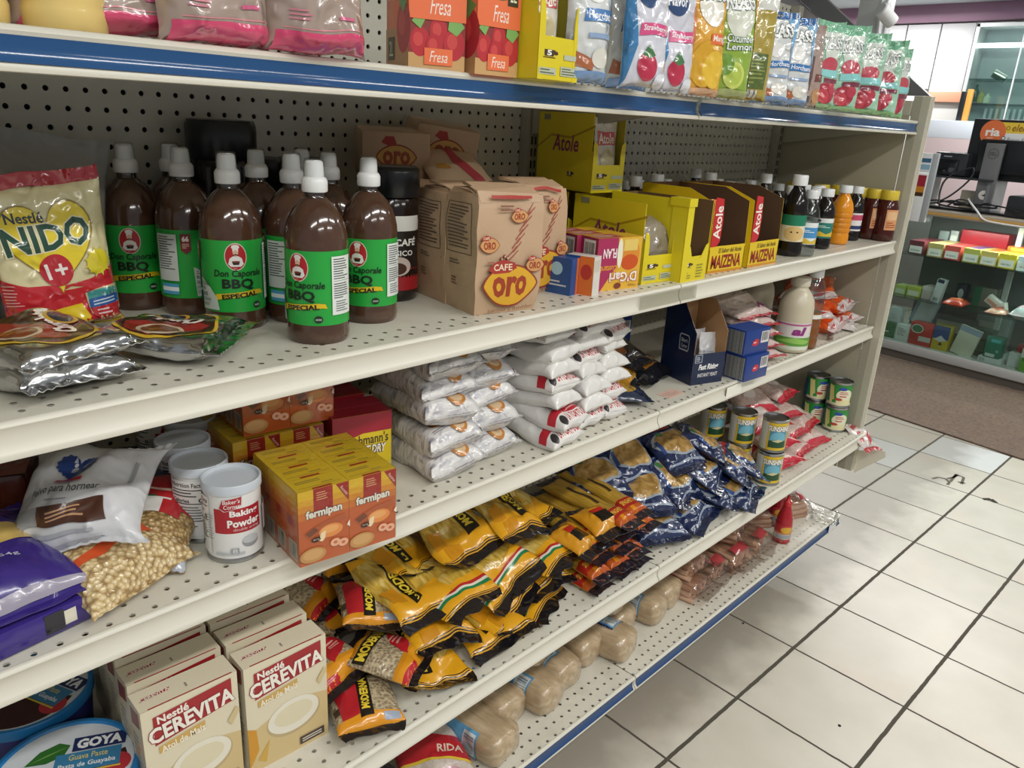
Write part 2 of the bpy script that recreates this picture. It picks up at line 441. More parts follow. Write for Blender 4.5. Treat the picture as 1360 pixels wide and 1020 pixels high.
# base kick, end panel with a flanged front edge
mb = MB(); mb.box((-2.438, YF[5]+.2, 0), (1.2, YF[5]+.203, Z5-.03), mat('#3c3a36', 'matte')); mb.build('kick_plate', G, smooth=False)
mb = MB(); mb.box((1.2215, -.196, .33), (1.2245, YB+.06, 1.50), mat('#a8a38f', 'paint')); mb.build('end_panel', G, smooth=False)
mb = MB(); mb.bbox((1.2215, -.246, .33), (1.247, -.2215, 1.525), mat('#b9b5a4', 'paint'), .002); mb.box((1.2205, -.223, .33), (1.2225, -.199, 1.525), mat('#a39f8e', 'paint')); mb.box((1.2475, -.248, .33), (1.2505, -.21, 1.525), mat('#e4dfcc', 'paint')); mb.build('end_post', G, smooth=False)
mb = MB(); mb.bbox((1.219, -.198, 1.47), (1.247, YB+.06, 1.512), mat('#b5b1a0', 'paint'), .003); mb.build('top_rail', G, smooth=False)
mb = MB(); mb.prism([(-.247, .315), (-.247, .40), (-.33, .425), (-.335, .405)], 1.2505, 1.2525, mat('#e4dfcc', 'paint'), axis=0); mb.build('bent_flange', G, smooth=False)
# sloping grey canopy arm rising from the end post
mb = MB(); mb.prism([(-.236, 1.527), (.62, 2.18), (.62, 2.10), (-.17, 1.527)], 1.235, 1.258, mat('#6b6b6d', 'paint'), axis=0)
mb.prism([(-.17, 1.52), (.62, 2.10), (.62, 1.94), (.0, 1.52)], 1.242, 1.25, mat('#b3adb1', 'paint'), axis=0); mb.build('canopy_arm', G, smooth=False)
# fixed tags on lips: clear sticker patches
mb = MB(); c = at(860, 388, Z2-.018); mb.box((c.x-.1, YF[2]-.0062, Z2-.034), (c.x+.1, YF[2]-.0056, Z2-.006), clearmat('tag_film', '#f4f4f0', .12)); tg = mb.build('price_tag', None, smooth=False)
props(tg, 'clear film price tag patch stuck on the upper middle shelf lip under the yellow cartons', 'price tag')
mb = MB(); c = at(1000, 525, Z3-.018); mb.box((c.x-.035, YF[3]-.0062, Z3-.035), (c.x+.035, YF[3]-.0055, Z3-.006), mat('#eceade')); tg = mb.build('price_tag', None, smooth=False)
props(tg, 'blank whitish price tag on the shelf lip under the two navy blue boxes', 'price tag')
mb = MB(); mb.box((.088, -.19, Z3+.0004), (.152, -.155, Z3+.0009), mat('#dfc0b0')); prt(mb, lambda u, v, o: V((.088+u*.064, -.19+v*.035, Z3+.0009+o)), .064, .035, [Ln(.1, .2, .9, .8, 3, '#c79a90')]); tg = mb.build('price_label', None, smooth=False)
props(tg, 'faded pink paper price label lying flat on the bare middle shelf', 'price label')

# ------------------------------------------------------------------ floor
def floormat():
    m, nt, b = newmat('ceramic_tile_floor'); N = nt.nodes.new; Lk = nt.links.new
    tc = N('ShaderNodeTexCoord'); mp = N('ShaderNodeMapping'); mp.vector_type = 'TEXTURE'
    mp.inputs['Location'].default_value = (.0094, -.0461, 0); mp.inputs['Rotation'].default_value = (0, 0, -.0354); mp.inputs['Scale'].default_value = (.3121, .3121, 1)
    Lk(tc.outputs['Object'], mp.inputs['Vector'])
    # wobble the grout line a little
    nz = N('ShaderNodeTexNoise'); nz.inputs['Scale'].default_value = 30; Lk(tc.outputs['Object'], nz.inputs['Vector'])
    sp = N('ShaderNodeSeparateXYZ'); Lk(mp.outputs[0], sp.inputs[0])
    def M(op, a, c=None, d=None):
        n = N('ShaderNodeMath'); n.operation = op
        for i, x in enumerate((a, c, d)):
            if x is None: continue
            if isinstance(x, (int, float)): n.inputs[i].default_value = x
            else: Lk(x, n.inputs[i])
        return n.outputs[0]
    wob = M('MULTIPLY', M('SUBTRACT', nz.outputs['Fac'], .5), .012)
    def edge(c, w): f = M('FRACT', M('ADD', c, wob)); return M('LESS_THAN', M('MINIMUM', f, M('SUBTRACT', 1, f)), w)
    ga = edge(sp.outputs[0], .0105); gb = edge(sp.outputs[1], .016); g = M('MAXIMUM', ga, gb)
    cell = N('ShaderNodeCombineXYZ'); Lk(M('FLOOR', sp.outputs[0]), cell.inputs[0]); Lk(M('FLOOR', sp.outputs[1]), cell.inputs[1])
    wn = N('ShaderNodeTexWhiteNoise'); Lk(cell.outputs[0], wn.inputs['Vector'])
    n1 = N('ShaderNodeTexNoise'); n1.inputs['Scale'].default_value = 5.5; n1.inputs['Detail'].default_value = 4; n1.inputs['Roughness'].default_value = .5
    n2 = N('ShaderNodeTexNoise'); n2.inputs['Scale'].default_value = 3.2; n2.inputs['Detail'].default_value = 5
    ad = N('ShaderNodeVectorMath'); ad.operation = 'MULTIPLY_ADD'; Lk(wn.outputs['Color'], ad.inputs[0]); ad.inputs[1].default_value = (9, 9, 9); Lk(tc.outputs['Object'], ad.inputs[2])
    Lk(ad.outputs[0], n1.inputs['Vector']); Lk(ad.outputs[0], n2.inputs['Vector'])
    r1 = N('ShaderNodeValToRGB'); e = r1.color_ramp.elements; e[0].position = .3; e[1].position = .66; e[0].color = lin('#c4beb0'); e[1].color = lin('#cfc9bc'); Lk(n1.outputs['Fac'], r1.inputs[0])
    r2 = N('ShaderNodeValToRGB'); e = r2.color_ramp.elements; e[0].position = .56; e[1].position = .74; e[0].color = (0, 0, 0, 1); e[1].color = (1, 1, 1, 1); Lk(n2.outputs['Fac'], r2.inputs[0])
    mx = N('ShaderNodeMix'); mx.data_type = 'RGBA'; Lk(M('MULTIPLY', r2.outputs[0], .35), mx.inputs[0]); Lk(r1.outputs[0], mx.inputs[6]); mx.inputs[7].default_value = lin('#d3b5a2')
    # replaced paler tiles far off
    fx, fy = M('FLOOR', sp.outputs[0]), M('FLOOR', sp.outputs[1])
    def tile(a, c): return M('MULTIPLY', M('COMPARE', fx, a, .1), M('COMPARE', fy, c, .1))
    pale = M('MAXIMUM', tile(7, 0), tile(8, -1)); mx3 = N('ShaderNodeMix'); mx3.data_type = 'RGBA'; Lk(pale, mx3.inputs[0]); Lk(mx.outputs[2], mx3.inputs[6]); mx3.inputs[7].default_value = lin('#d6d8d8')
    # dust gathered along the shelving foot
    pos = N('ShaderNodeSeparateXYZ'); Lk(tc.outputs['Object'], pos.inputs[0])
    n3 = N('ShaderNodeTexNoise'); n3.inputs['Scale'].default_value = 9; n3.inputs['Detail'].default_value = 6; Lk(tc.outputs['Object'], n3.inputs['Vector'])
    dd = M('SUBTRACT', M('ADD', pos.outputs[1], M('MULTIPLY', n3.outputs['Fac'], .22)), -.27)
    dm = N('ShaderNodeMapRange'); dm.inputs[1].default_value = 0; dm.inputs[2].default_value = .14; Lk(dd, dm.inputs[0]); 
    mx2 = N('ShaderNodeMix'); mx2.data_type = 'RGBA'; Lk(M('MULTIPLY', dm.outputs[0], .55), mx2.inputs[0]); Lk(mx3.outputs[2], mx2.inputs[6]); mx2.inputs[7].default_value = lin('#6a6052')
    fin = N('ShaderNodeMix'); fin.data_type = 'RGBA'; Lk(g, fin.inputs[0]); Lk(mx2.outputs[2], fin.inputs[6]); fin.inputs[7].default_value = lin('#4d473c')
    Lk(fin.outputs[2], b.inputs['Base Color']); 
    rr = N('ShaderNodeMapRange'); Lk(g, rr.inputs[0]); rr.inputs[3].default_value = .3; rr.inputs[4].default_value = .85; Lk(rr.outputs[0], b.inputs['Roughness'])
    bp = N('ShaderNodeBump'); bp.inputs['Strength'].default_value = .6; bp.inputs['Distance'].default_value = .002; bp.invert = True; Lk(g, bp.inputs['Height']); Lk(bp.outputs[0], b.inputs['Normal'])
    return m
mb = MB(); mb.box((-4, -4, -.05), (8, 4, 0), floormat()); fl = mb.build('floor', smooth=False); props(fl, 'cream ceramic tile floor with dark grout', 'floor', kind='structure')
wallm = mat('#d9d8d6', 'matte')
mb = MB(); mb.box((7.0, -4, 0), (7.1, 4, 2.6), wallm); props(mb.build('wall_far', smooth=False), 'pale far wall behind the counter', 'wall', kind='structure')
mb = MB(); mb.box((-4, 3.9, 0), (7, 4, 2.6), wallm); props(mb.build('wall_back', smooth=False), 'pale wall beyond the shelving', 'wall', kind='structure')
mb = MB(); mb.box((-4, -4, 2.575), (8, 4, 2.62), mat('#cfd8de', 'matte')); props(mb.build('ceiling', smooth=False), 'pale blue-grey ceiling', 'ceiling', kind='structure')
# chips and marks on the tiles
def floorpoly(pts, c, name, label, cat):
    mb = MB(); P = [at(x, y, 0) for x, y in pts]; mb.prism([(p.x, p.y) for p in P], .0002, .0012, mat(c, 'matte'), axis=2); return props(mb.build(name, smooth=False), label, cat)
def strokes(segs, w, z=.0006, c='#6d665c'):
    mb = MB()
    for s in segs:
        P = [at(x, y, 0) for x, y in s]
        for a, b in zip(P, P[1:]):
            d = (b-a).normalized(); n = V((-d.y, d.x, 0))*w/2
            q = [a-n, b-n, b+n, a+n]; mb.add([V((p.x, p.y, z)) for p in q], [(0, 1, 2, 3)], mat(c, 'matte'))
    return mb
o = strokes([[(1238, 636), (1246, 634), (1256, 636), (1261, 641), (1258, 644)], [(1258, 636), (1266, 634), (1272, 631)], [(1262, 640), (1270, 630), (1273, 632)], [(1268, 630), (1280, 634), (1277, 643)], [(1272, 640), (1282, 642)]], .012).build('scuff_mark', smooth=False)
props(o, 'dark scratched scuff marks on a far floor tile before the brown mat', 'scuff')
o = strokes([[(1150, 600), (1158, 598), (1166, 600), (1170, 596)]], .016).build('scuff_mark', smooth=False)
props(o, 'dark chipped gash in the pale tile beside the shelving corner', 'scuff')
o = strokes([[(1305, 663), (1316, 663), (1323, 668)]], .02, c='#3f3a35').build('tile_chip', smooth=False)
props(o, 'dark chip in the grout at the right edge beyond the scuffed tile', 'tile chip')
mb = MB(); p = at(1115, 964, 0); mb.lathe([(.0035, 0), (.004, .0015), (.002, .003)], mat('#2a2622', 'matte'), 8); o = mb.build('crumb'); o.location = p; props(o, 'tiny dark crumb on the nearest cream floor tile', 'crumb')
mb = MB(); p = at(987, 828, 0); mb.lathe([(.003, 0), (.0035, .0015), (.002, .003)], mat('#2a2622', 'matte'), 8); o = mb.build('crumb'); o.location = p; props(o, 'tiny dark crumb on the tile close to the blue shelf base', 'crumb')

# ------------------------------------------------------------------ counter area (own frame: s along the front, to the right; d away; z up)
ex = V((.1287, .9917, 0)) * -1; ey = V((.9917, -.1287, 0)); O0 = V((4.05+.1287*.69, .69, 0))
MC = Matrix(((ex.x, ey.x, 0, O0.x), (ex.y, ey.y, 0, O0.y), (0, 0, 1, 0), (0, 0, 0, 1)))
def cst(px, py, d=0, z=None):
    """point on the vertical plane d behind the case front seen at a pixel, in counter coordinates"""
    p0 = O0+ey*d; r = ray(px, py); t = (p0-CAM).dot(ey)/r.dot(ey); q = CAM+r*t-O0
    return V((q.dot(ex), q.dot(ey), q.z))
def cmesh(mb, name, label, cat, group=None, kind=None, **k):
    o = mb.build(name, **k); o.matrix_world = MC; return props(o, label, cat, group, kind)
def cempty(name, label, cat):
    o = bpy.data.objects.new(name, None); COL.objects.link(o); o.matrix_world = MC; return props(o, label, cat)
glass = clearmat('pane_glass', '#e6efec', .06, .03)
alu = mat('#b9bab8', 'paint')
# brown entrance mat in front of the counter
def matmat():
    return speckmat('brown_carpet', '#5b4a40', '#786558', 60, 'noise', .9, .5, None, None, 0)
m0 = [(1159, 545), (1252.6, 577.6), (1350, 609), (1480, 652), (1480, 560), (1360, 524), (1166, 470)]
P = [at(x, y, 0) for x, y in m0]
P = [V((3.02, .9, 0)), V((2.90, .14, 0)), V((2.80, -.5, 0)), V((2.70, -1.6, 0)), V((3.92, -1.6, 0)), V((4.02, -.2, 0)), V((4.13, .9, 0))]
mb = MB(); mb.prism([(p.x, p.y) for p in P], .0005, .008, matmat(), axis=2); o = mb.build('floor_mat', smooth=False); props(o, 'flat brown carpet mat on the tiles before the glass counter', 'mat')
case = cempty('display_case', 'glass display counter with pale metal frame holding small boxes', 'display case')
W_ = 2.2; D_ = .5; TOPZ = .99
def cpart(mb, name, **k): return mb.build(name, case, **k)
mb = MB(); mb.box((0, .02, 0), (W_, D_, .055), mat('#6f675f', 'matte')); cpart(mb, 'plinth', smooth=False)
mb = MB(); mb.bbox((0, -.004, .055), (W_, .03, .115), alu, .004); cpart(mb, 'bottom_frame')
mb = MB(); mb.box((0, .03, .1), (W_, D_, .115), mat('#c9c9c4', 'paint')); cpart(mb, 'bottom_deck', smooth=False)
mb = MB(); mb.bbox((-.012, -.012, .055), (.022, .022, 1.16), mat('#c4c7c9', 'paint'), .003); cpart(mb, 'corner_post')
mb = MB(); mb.bbox((-.02, -.02, .955), (W_, D_+.02, .992), mat('#a79e90', 'paint'), .004); mb.box((-.022, -.0215, .965), (W_, -.0195, .98), mat('#c59a55')); cpart(mb, 'counter_top')
mb = MB(); mb.box((.022, 0, .115), (W_, .006, .955), glass); cpart(mb, 'front_pane', smooth=False)
mb = MB(); mb.box((0, .03, .115), (.006, D_, .955), glass); cpart(mb, 'side_pane', smooth=False)
mb = MB(); mb.box((0, D_-.02, .115), (W_, D_, .955), mat('#6d716e', 'paint')); cpart(mb, 'back_panel', smooth=False)
for z in (.405, .69):
    mb = MB(); mb.box((.02, .02, z), (W_, D_-.03, z+.008), clearmat('shelf_glass', '#e4eeec', .08, .05)); cpart(mb, 'glass_shelf', smooth=False)
for s_, d_ in ((.62, .25), (1.5, .25)):
    mb = MB(); mb.box((s_, d_, .115), (s_+.03, d_+.02, .955), mat('#c9c9c4', 'paint')); cpart(mb, 'support_post', smooth=False)
# boxes standing in the case: (pixel left x, bottom y, width px -> metres, height, depth offset, shelf z, colour, band, label)
def cbox(s0, d0, z0, w, dp, h, col, ops, label, cat='box', name='medicine_box', group=None, tilt=0, turn=0, top=None):
    mb = MB(); carton(mb, w, dp, h, col, {'front': ops, **({'top': top} if top else {})})
    o = mb.build(name); o.matrix_world = MC @ Matrix.Translation((s0+w/2, d0+dp/2, z0)) @ Matrix.Rotation(turn, 4, 'Z') @ Matrix.Rotation(tilt, 4, 'Y')
    return props(o, label, cat, group)
# upper glass shelf: row of small cartons with white shelf cards in front
row = [('#6b3036', 'dark red', 1218), ('#b9a96a', 'khaki', 1243), ('#c9544e', 'coral', 1265), ('#b6b45c', 'olive', 1290), ('#c9b46a', 'tan', 1313), ('#d8c63a', 'yellow', 1337), ('#cfe0e4', 'pale blue', 1362)]
for k, (c, nm, px) in enumerate(row):
    p = cst(px, 320+k*5.2, .05); s_ = p.x-.045
    cbox(s_, .05, .699, .095, .3, .085, c, [Rc(.08, .08, .92, .6, '#e9e8e2'), Lv(.2, .2, .8, .34, 14, '#8f8f8c', k), Rc(0, .66, 1, 1, c)], nm+' small carton with a white price card on the upper case shelf', 'carton', 'small_carton', top=[Rc(.1, .1, .9, .9, {3: '#5a4a7a', 4: '#b8672c', 5: '#e5d63a', 6: '#1fa5b5'}.get(k, c))])
cbox(.28, .30, .699, .28, .12, .17, '#a8222f', [Rc(.42, .1, .62, .3, '#e9e6e6'), Rc(.7, .05, .9, .3, '#d8548c')], 'wide crimson box at the back of the upper case shelf')
cbox(.13, .33, .699, .06, .06, .14, '#8f9a98', [Rc(.1, .1, .9, .5, '#c9cfcc')], 'grey bottle-like carton left of the crimson box in the case')
cbox(.2, .33, .699, .05, .06, .15, '#a9b0ae', [Rc(.1, .4, .9, .8, '#dcdedc')], 'pale grey slim carton touching the crimson box in the case')
cbox(.60, .2, .785, .2, .16, .03, '#c0672b', [Rc(.1, .2, .6, .8, '#e0a040')], 'orange flat box lying on the tan cartons in the case')
# middle shelf
cbox(.02, .1, .413, .07, .1, .06, '#bfd06a', [Rc(.1, .1, .9, .6, '#e4e8d2')], 'light green low box at the left end of the middle case shelf')
cbox(.10, .1, .413, .09, .1, .065, '#c7cf52', [Rc(.1, .1, .9, .6, '#ecebd8')], 'lime green low box second along the middle case shelf')
cbox(.20, .1, .413, .085, .1, .085, '#d9c9c2', [Rc(0, .7, 1, 1, '#e9e2dc')], 'pinkish white box on the middle case shelf')
cbox(.275, .07, .413, .05, .05, .15, '#e8ebee', [Lv(.2, .05, .8, .2, 12, '#333333'), Rc(.1, .85, .9, 1, '#33415c')], 'tall slim white box with barcode on the middle case shelf', tilt=.12)
cbox(.36, .22, .413, .06, .06, .12, '#27303f', [El(.5, .5, .3, .25, '#c8ccd0')], 'dark blue upright box behind the slim white box in the case')
cbox(.46, .24, .413, .13, .08, .12, '#8f8a80', [Rc(0, 0, .35, 1, '#2f7a58')], 'grey and green box at the back of the middle case shelf')
def cbag(s0, d0, z0, W, H, T, col, ops, label, name, cat, seed, turn=0, **kw):
    K = bagkit(name, cat, W, H, T, col, None, ops=ops, seed=seed, nu=10, nv=12, amp=.008, **kw)
    o = K.put((0, 0, 0), label); o.matrix_world = MC @ Matrix.Translation((s0, d0, z0+T*.3)) @ Matrix.Rotation(turn, 4, 'Z'); return o
cbag(.44, .06, .413, .13, .14, .07, '#b8402c', [Rc(.2, .3, .8, .6, '#d87a50')], 'orange-red crumpled packet on the middle case shelf', 'snack_packet', 'packet', 3)
for k, (a, z, tl, nm) in enumerate([(.58, .46, .5, 'topmost white and peach'), (.64, .43, -.3, 'lower white and peach')]):
    cbox(a, .08, z, .08, .05, .05, '#e8e2da', [Rc(.1, .2, .9, .6, '#e0a08c')], nm+' little box in the jumble on the middle case shelf', tilt=tl)
cbag(.69, .06, .413, .12, .13, .06, '#d8a58e', [El(.5, .5, .3, .3, '#c0604a')], 'peach crumpled bag on the middle case shelf', 'snack_packet', 'packet', 4)
cbag(.84, .06, .413, .16, .14, .11, '#d3d6d6', [Rc(.2, .2, .5, .5, '#c0a0a8')], 'white crumpled bag on the middle case shelf', 'snack_packet', 'packet', 5)
cbag(1.0, .06, .413, .17, .15, .10, '#a39a5a', [Rc(.2, .5, .7, .7, '#5c6a34'), Rc(.1, .1, .5, .3, '#e0d9b0')], 'olive striped crumpled bag on the middle case shelf', 'snack_packet', 'packet', 6)
cbox(1.06, .12, .413, .2, .12, .09, '#c9cc7a', [Rc(0, .6, 1, 1, '#e2e0c8')], 'yellow-green wide box at the right of the middle case shelf')
cbox(.92, .3, .413, .35, .1, .18, '#2b2f33', [Rc(.1, .6, .5, .9, '#4a5056')], 'black wide box at the back of the middle case shelf')
# bottom deck
cbox(.0, .06, .116, .1, .1, .1, '#1f6a3c', [Ln(.1, .3, .9, .5, 1, '#cfe0d4')], 'dark green box at the left end of the bottom case deck')
cbox(.02, .1, .217, .075, .06, .1, '#e4e7ea', [Ln(.2, .2, .8, .6, 3, '#b9c0c6')], 'white box stacked on the dark green box in the case')
cbox(.105, .05, .116, .095, .08, .11, '#e3e6e3', [Ln(.15, .3, .8, .8, 5, '#7f8a86'), Rc(0, 0, .08, 1, '#9fc9b0')], 'white box with fine print on the bottom case deck')
cbox(.125, .16, .23, .13, .05, .19, '#d3dce2', [Rc(0, 0, .18, 1, '#8fa2b4')], 'leaning pale blue-white box on the bottom case deck', tilt=.25)
cbox(.205, .04, .116, .14, .08, .15, '#cf3b33', [El(.32, .72, .28, .2, '#e8e8e0'), El(.32, .72, .24, .16, '#1f7a4a'), Rc(.45, .2, 1, .42, '#d8d8d4')], 'red box with green oval on the bottom case deck')
cbox(.35, .05, .116, .1, .08, .16, '#d9c02c', [Rc(0, .45, 1, 1, '#2c5a9c'), Po([(.1, .4), (.5, .6), (.9, .42), (.5, .34)], '#e8e8ea'), Po([(.4, .2), (.55, .35), (.7, .2)], '#30353a')], 'blue and yellow box on the bottom case deck')
cbox(.47, .05, .116, .13, .02, .19, '#e6e4cf', [Rc(0, .8, 1, 1, '#a9bcd6')], 'white folded leaflet leaning beside the blue and yellow box', 'leaflet', 'folded_leaflet', tilt=.2)
cbox(.53, .14, .116, .13, .1, .17, '#41604f', [Rc(.2, .2, .8, .6, '#6a8a7a')], 'dull green box behind the leaflet in the case')
cbox(.65, .03, .116, .13, .08, .035, '#dfe3e4', [Rc(.05, .2, .3, .8, '#b5bcc0')], 'flat white box under the teal box in the case')
cbox(.675, .03, .152, .09, .07, .13, '#1f8a72', [Rc(.1, .05, .7, .2, '#d9e8e2'), Rc(.3, .75, .9, .9, '#4fd0d8'), El(.8, .35, .1, .07, '#8fd0c0')], 'teal box with white strip on the bottom case deck')
cbox(.80, .08, .116, .07, .08, .09, '#e2e4e6', [], 'plain white box right of the teal box in the case')
cbox(.84, .11, .2, .2, .1, .08, '#c92f33', [Ln(.15, .3, .85, .7, 2, '#ecd8d4')], 'red box tilted behind the lime box on the case deck', tilt=-.3)
cbox(.88, .03, .116, .16, .08, .14, '#7cc142', [Rc(0, .6, 1, 1, '#eef2e6'), Tx('PARACET', .08, .42, .95, .58, '#2f6a2c', .02), Po([(.36, .72), (.44, .66), (.42, .86)], '#3c4a3c')], 'lime green and white medicine box on the bottom case deck')
for k, (s_, d_, w, h, c, nm) in enumerate([(.22, .32, .28, .18, '#5a5f62', 'charcoal'), (.12, .34, .12, .24, '#31506b', 'slate blue'), (.48, .34, .2, .24, '#9aa09e', 'light grey'), (.84, .32, .26, .22, '#6a5f4c', 'umber')]):
    cbox(s_, d_, .116, w, .09, h, c, [Rc(.1, .4, .7, .8, '#b9b4a8')], nm+' box at the back of the bottom case deck')

# things on and behind the counter
mb = MB(); p = cst(1203, 292, -.03); mb.bbox((p.x, -.05, p.z), (p.x+.09, -.03, p.z+.30), mat('#e9ebec'), .003); mb.bbox((p.x+.09, -.05, p.z), (p.x+.125, -.025, p.z+.42), mat('#aab0b4', 'plastic'), .003)
prt(mb, lambda u, v, o, p=p: V((p.x+u*.09, -.05-o, p.z+v*.3)), .09, .3, [Rc(.15, .72, .9, .95, '#a0283a'), Rc(.1, .6, .9, .72, '#c8862c'), Rc(.1, .52, .9, .6, '#4a3020')])
cmesh(mb, 'price_display', 'white and grey upright card holder fixed at the counter corner post', 'card holder')
mon = cempty('monitor', 'black flat monitor seen from behind with orange and yellow sticker on its back', 'monitor')
DM = .3
a = cst(1289, 157, DM); b_ = cst(1276, 236, DM)
mw, mh = .62, a.z-b_.z
def mpart(mb, name, label=None, **k):
    o = mb.build(name, mon, **k)
    if label: o['label'] = label
    return o
x0 = b_.x; z0 = b_.z
mb = MB(); mb.bbox((x0, DM, z0), (x0+mw, DM+.04, z0+mh), mat('#22262a', 'plastic'), .008); mb.bbox((x0+.08, DM-.03, z0+.04), (x0+mw-.08, DM, z0+mh-.12), mat('#1b1f23', 'plastic'), .01); mpart(mb, 'screen_housing')
st = MB(); q = cst(1294, 192, DM-.033); sw, sh = .42, .15
S = lambda u, v, o: V((q.x+.02+u*sw, DM-.0005-o, z0+mh-.155+v*sh))
prt(st, S, sw, sh, [Rc(.1, .5, 1, .92, '#e9c948'), Rc(.1, .06, 1, .5, '#e9eaec'), El(.14, .5, .175, .5, '#e87a4a', 40), Tx('ria', .04, .36, .24, .68, '#f4f2ee', .035), Ln(.07, .25, .22, .33, 1, '#f4d0b8'), El(.335, .7, .028, .08, '#8a5a2c'), El(.335, .7, .018, .05, '#e9c948'), Tx('elektra', .39, .58, .72, .86, '#8a5426', .012, .2), El(.30, .3, .028, .08, '#3a3a40'), El(.30, .3, .02, .055, '#e9eaec'), Tx('Banco Azteca', .35, .18, .72, .34, '#8c8f98', .0, .2)])
mpart(st, 'sticker', 'round orange emblem on a yellow and white banner')
mb = MB(); a1 = cst(1313, 190, DM-.06); a2 = cst(1293, 268, DM-.06)
mb.bbox((a2.x, DM-.075, TOPZ+.01), (a2.x+.105, DM-.05, a1.z), mat('#6f7072', 'plastic'), .004, Matrix.Translation((0, 0, 0)))
S = lambda u, v, o: V((a2.x+u*.105, DM-.075-o, TOPZ+.01+v*(a1.z-TOPZ-.01)))
hh = a1.z-TOPZ-.01
prt(mb, S, .105, hh, [El(.5, .85, .3, .3*.105/hh, '#4a4b4d', 36), El(.5, .85, .265, .265*.105/hh, '#6f7072', 36), Tx('DELL', .29, .825, .71, .875, '#3f4042', .02), El(.5, .24, .27, .27*.105/hh, '#d8d6cc', 30), Po([(.38, .25), (.6, .22), (.62, .27), (.42, .23)], '#2a2a2a')])
mpart(mb, 'stand', 'grey stand with round cable hole')
mb = MB(); mb.bbox((a2.x-.06, DM-.12, TOPZ+.002), (a2.x+.2, DM+.08, TOPZ+.012), mat('#3a3b3d', 'plastic'), .004); mpart(mb, 'stand_base')
# small printer on a dark platform
pl = cempty('monitor_riser', 'dark thin riser shelf carrying the small printer on the counter', 'riser')
p = cst(1218, 230, .25); 
mb = MB(); mb.bbox((-.03, .2, p.z-.012), (.42, .5, p.z), mat('#33363a', 'plastic'), .003); mb.build('riser_top', pl)
for xx in (-.02, .39):
    mb = MB(); mb.box((xx, .22, TOPZ+.002), (xx+.02, .48, p.z-.012), mat('#7d8184', 'plastic')); mb.build('riser_leg', pl, smooth=False)
pz = p.z+.002
pr = cempty('receipt_printer', 'small black printer on the riser left of the monitor', 'printer')
p1 = cst(1236, 231, .24); p2 = cst(1277, 231, .24)
mb = MB(); mb.bbox((p1.x, .24, pz), (p2.x+.02, .46, pz+.145), mat('#2a2e31', 'plastic'), .014); mb.build('printer_body', pr)
mb = MB(); mb.bbox((p1.x+.01, .232, pz+.02), (p2.x-.03, .245, pz+.10), mat('#15181b', 'gloss'), .003); mb.build('front_cover', pr)
mb = MB(); mb.bbox((p1.x+.06, .236, pz+.115), (p1.x+.11, .242, pz+.122), mat('#9aa0a4', 'plastic'), .001); mb.build('badge', pr)
p = cst(1222, 222, .2)
mb = MB(); mb.bbox((p.x-.01, .2, pz), (p.x+.07, .22, pz+.13), mat('#e6e8ea'), .002); prt(mb, lambda u, v, o: V((p.x-.01+u*.08, .2-o, pz+v*.13)), .08, .13, [Rc(.1, .2, .9, .45, '#8fb4cc'), Rc(.1, .55, .9, .75, '#3f6a8a')]); cmesh(mb, 'card_stack', 'white and blue card box standing left of the small printer', 'box')
# dark boxy terminal and cables
tm = cempty('card_terminal', 'black boxy payment terminal at the right end of the counter', 'terminal')
p = cst(1332, 293, .1)
mb = MB(); mb.bbox((p.x, .08, TOPZ+.004), (p.x+.4, .3, TOPZ+.13), mat('#2d3033', 'plastic'), .012); mb.build('terminal_body', tm)
mb = MB(); mb.bbox((p.x+.07, .18, TOPZ+.13), (p.x+.4, .32, TOPZ+.22), mat('#35383b', 'plastic'), .012); mb.build('terminal_head', tm)
p = cst(1285, 262, .35)
mb = MB(); mb.bbox((p.x-.05, .36, TOPZ+.003), (p.x+.07, .40, TOPZ+.12), mat('#e2d8c4'), .003); cmesh(mb, 'note_block', 'cream note card standing behind the cables on the counter', 'note card')
mb = MB(); mb.bbox((.1, .12, TOPZ+.002), (.95, .22, TOPZ+.016), mat('#1c1e20', 'plastic'), .004); cmesh(mb, 'keyboard', 'thin black keyboard lying under tangled cables on the counter', 'keyboard')
def cable(name, pts, r, c, label):
    # smooth the polyline
    P = [V(p) for p in pts]
    for _ in range(2):
        Q = [P[0]]
        for a_, b2 in zip(P, P[1:]): Q += [a_*.75+b2*.25, a_*.25+b2*.75]
        P = Q+[P[-1]]
    mb = MB(); mb.tube(P, r, mat(c, 'plastic'), 6); cmesh(mb, name, label, 'cable', angle=80)
zc = TOPZ+.022
p = cst(1258, 245, .1)
cable('cable', [(p.x+.0, .06, zc), (p.x-.03, .08, zc+.08), (p.x-.02, .1, zc+.18), (p.x+.08, .14, zc+.24), (p.x+.12, .15, zc+.25), (p.x+.12, .14, zc+.18), (p.x+.03, .1, zc+.06), (p.x-.05, .06, zc+.01), (p.x+.2, .05, zc+.004)], .006, '#202224', 'black cable looping up above the counter below the printer')
cable('cable', [(.1, .05, zc), (.2, .1, zc+.03), (.3, .04, zc+.05), (.4, .09, zc+.01), (.48, .04, zc+.06), (.56, .09, zc+.02), (.3, .03, zc+.03), (.15, .1, zc+.04), (.05, .05, zc)], .006, '#1b1d1f', 'tangled black cable heap on the left of the counter')
cable('cable', [(.22, .13, zc+.004), (.32, .05, zc+.07), (.42, .12, zc+.02), (.36, .02, zc+.05), (.25, .07, zc+.01), (.5, .1, zc+.05), (.7, .05, zc+.01), (.9, .1, zc)], .005, '#24262a', 'second black cable crossing the heap towards the monitor stand')
p = cst(1280, 265, .0)
cable('cable', [(p.x-.02, .12, zc+.06), (p.x+.02, .04, zc+.05), (p.x+.1, -.012, zc+.0), (p.x+.14, -.026, zc-.04), (p.x+.2, -.03, zc-.05), (p.x+.4, -.03, zc-.055)], .006, '#dcdedf', 'white cable running down over the counter edge')

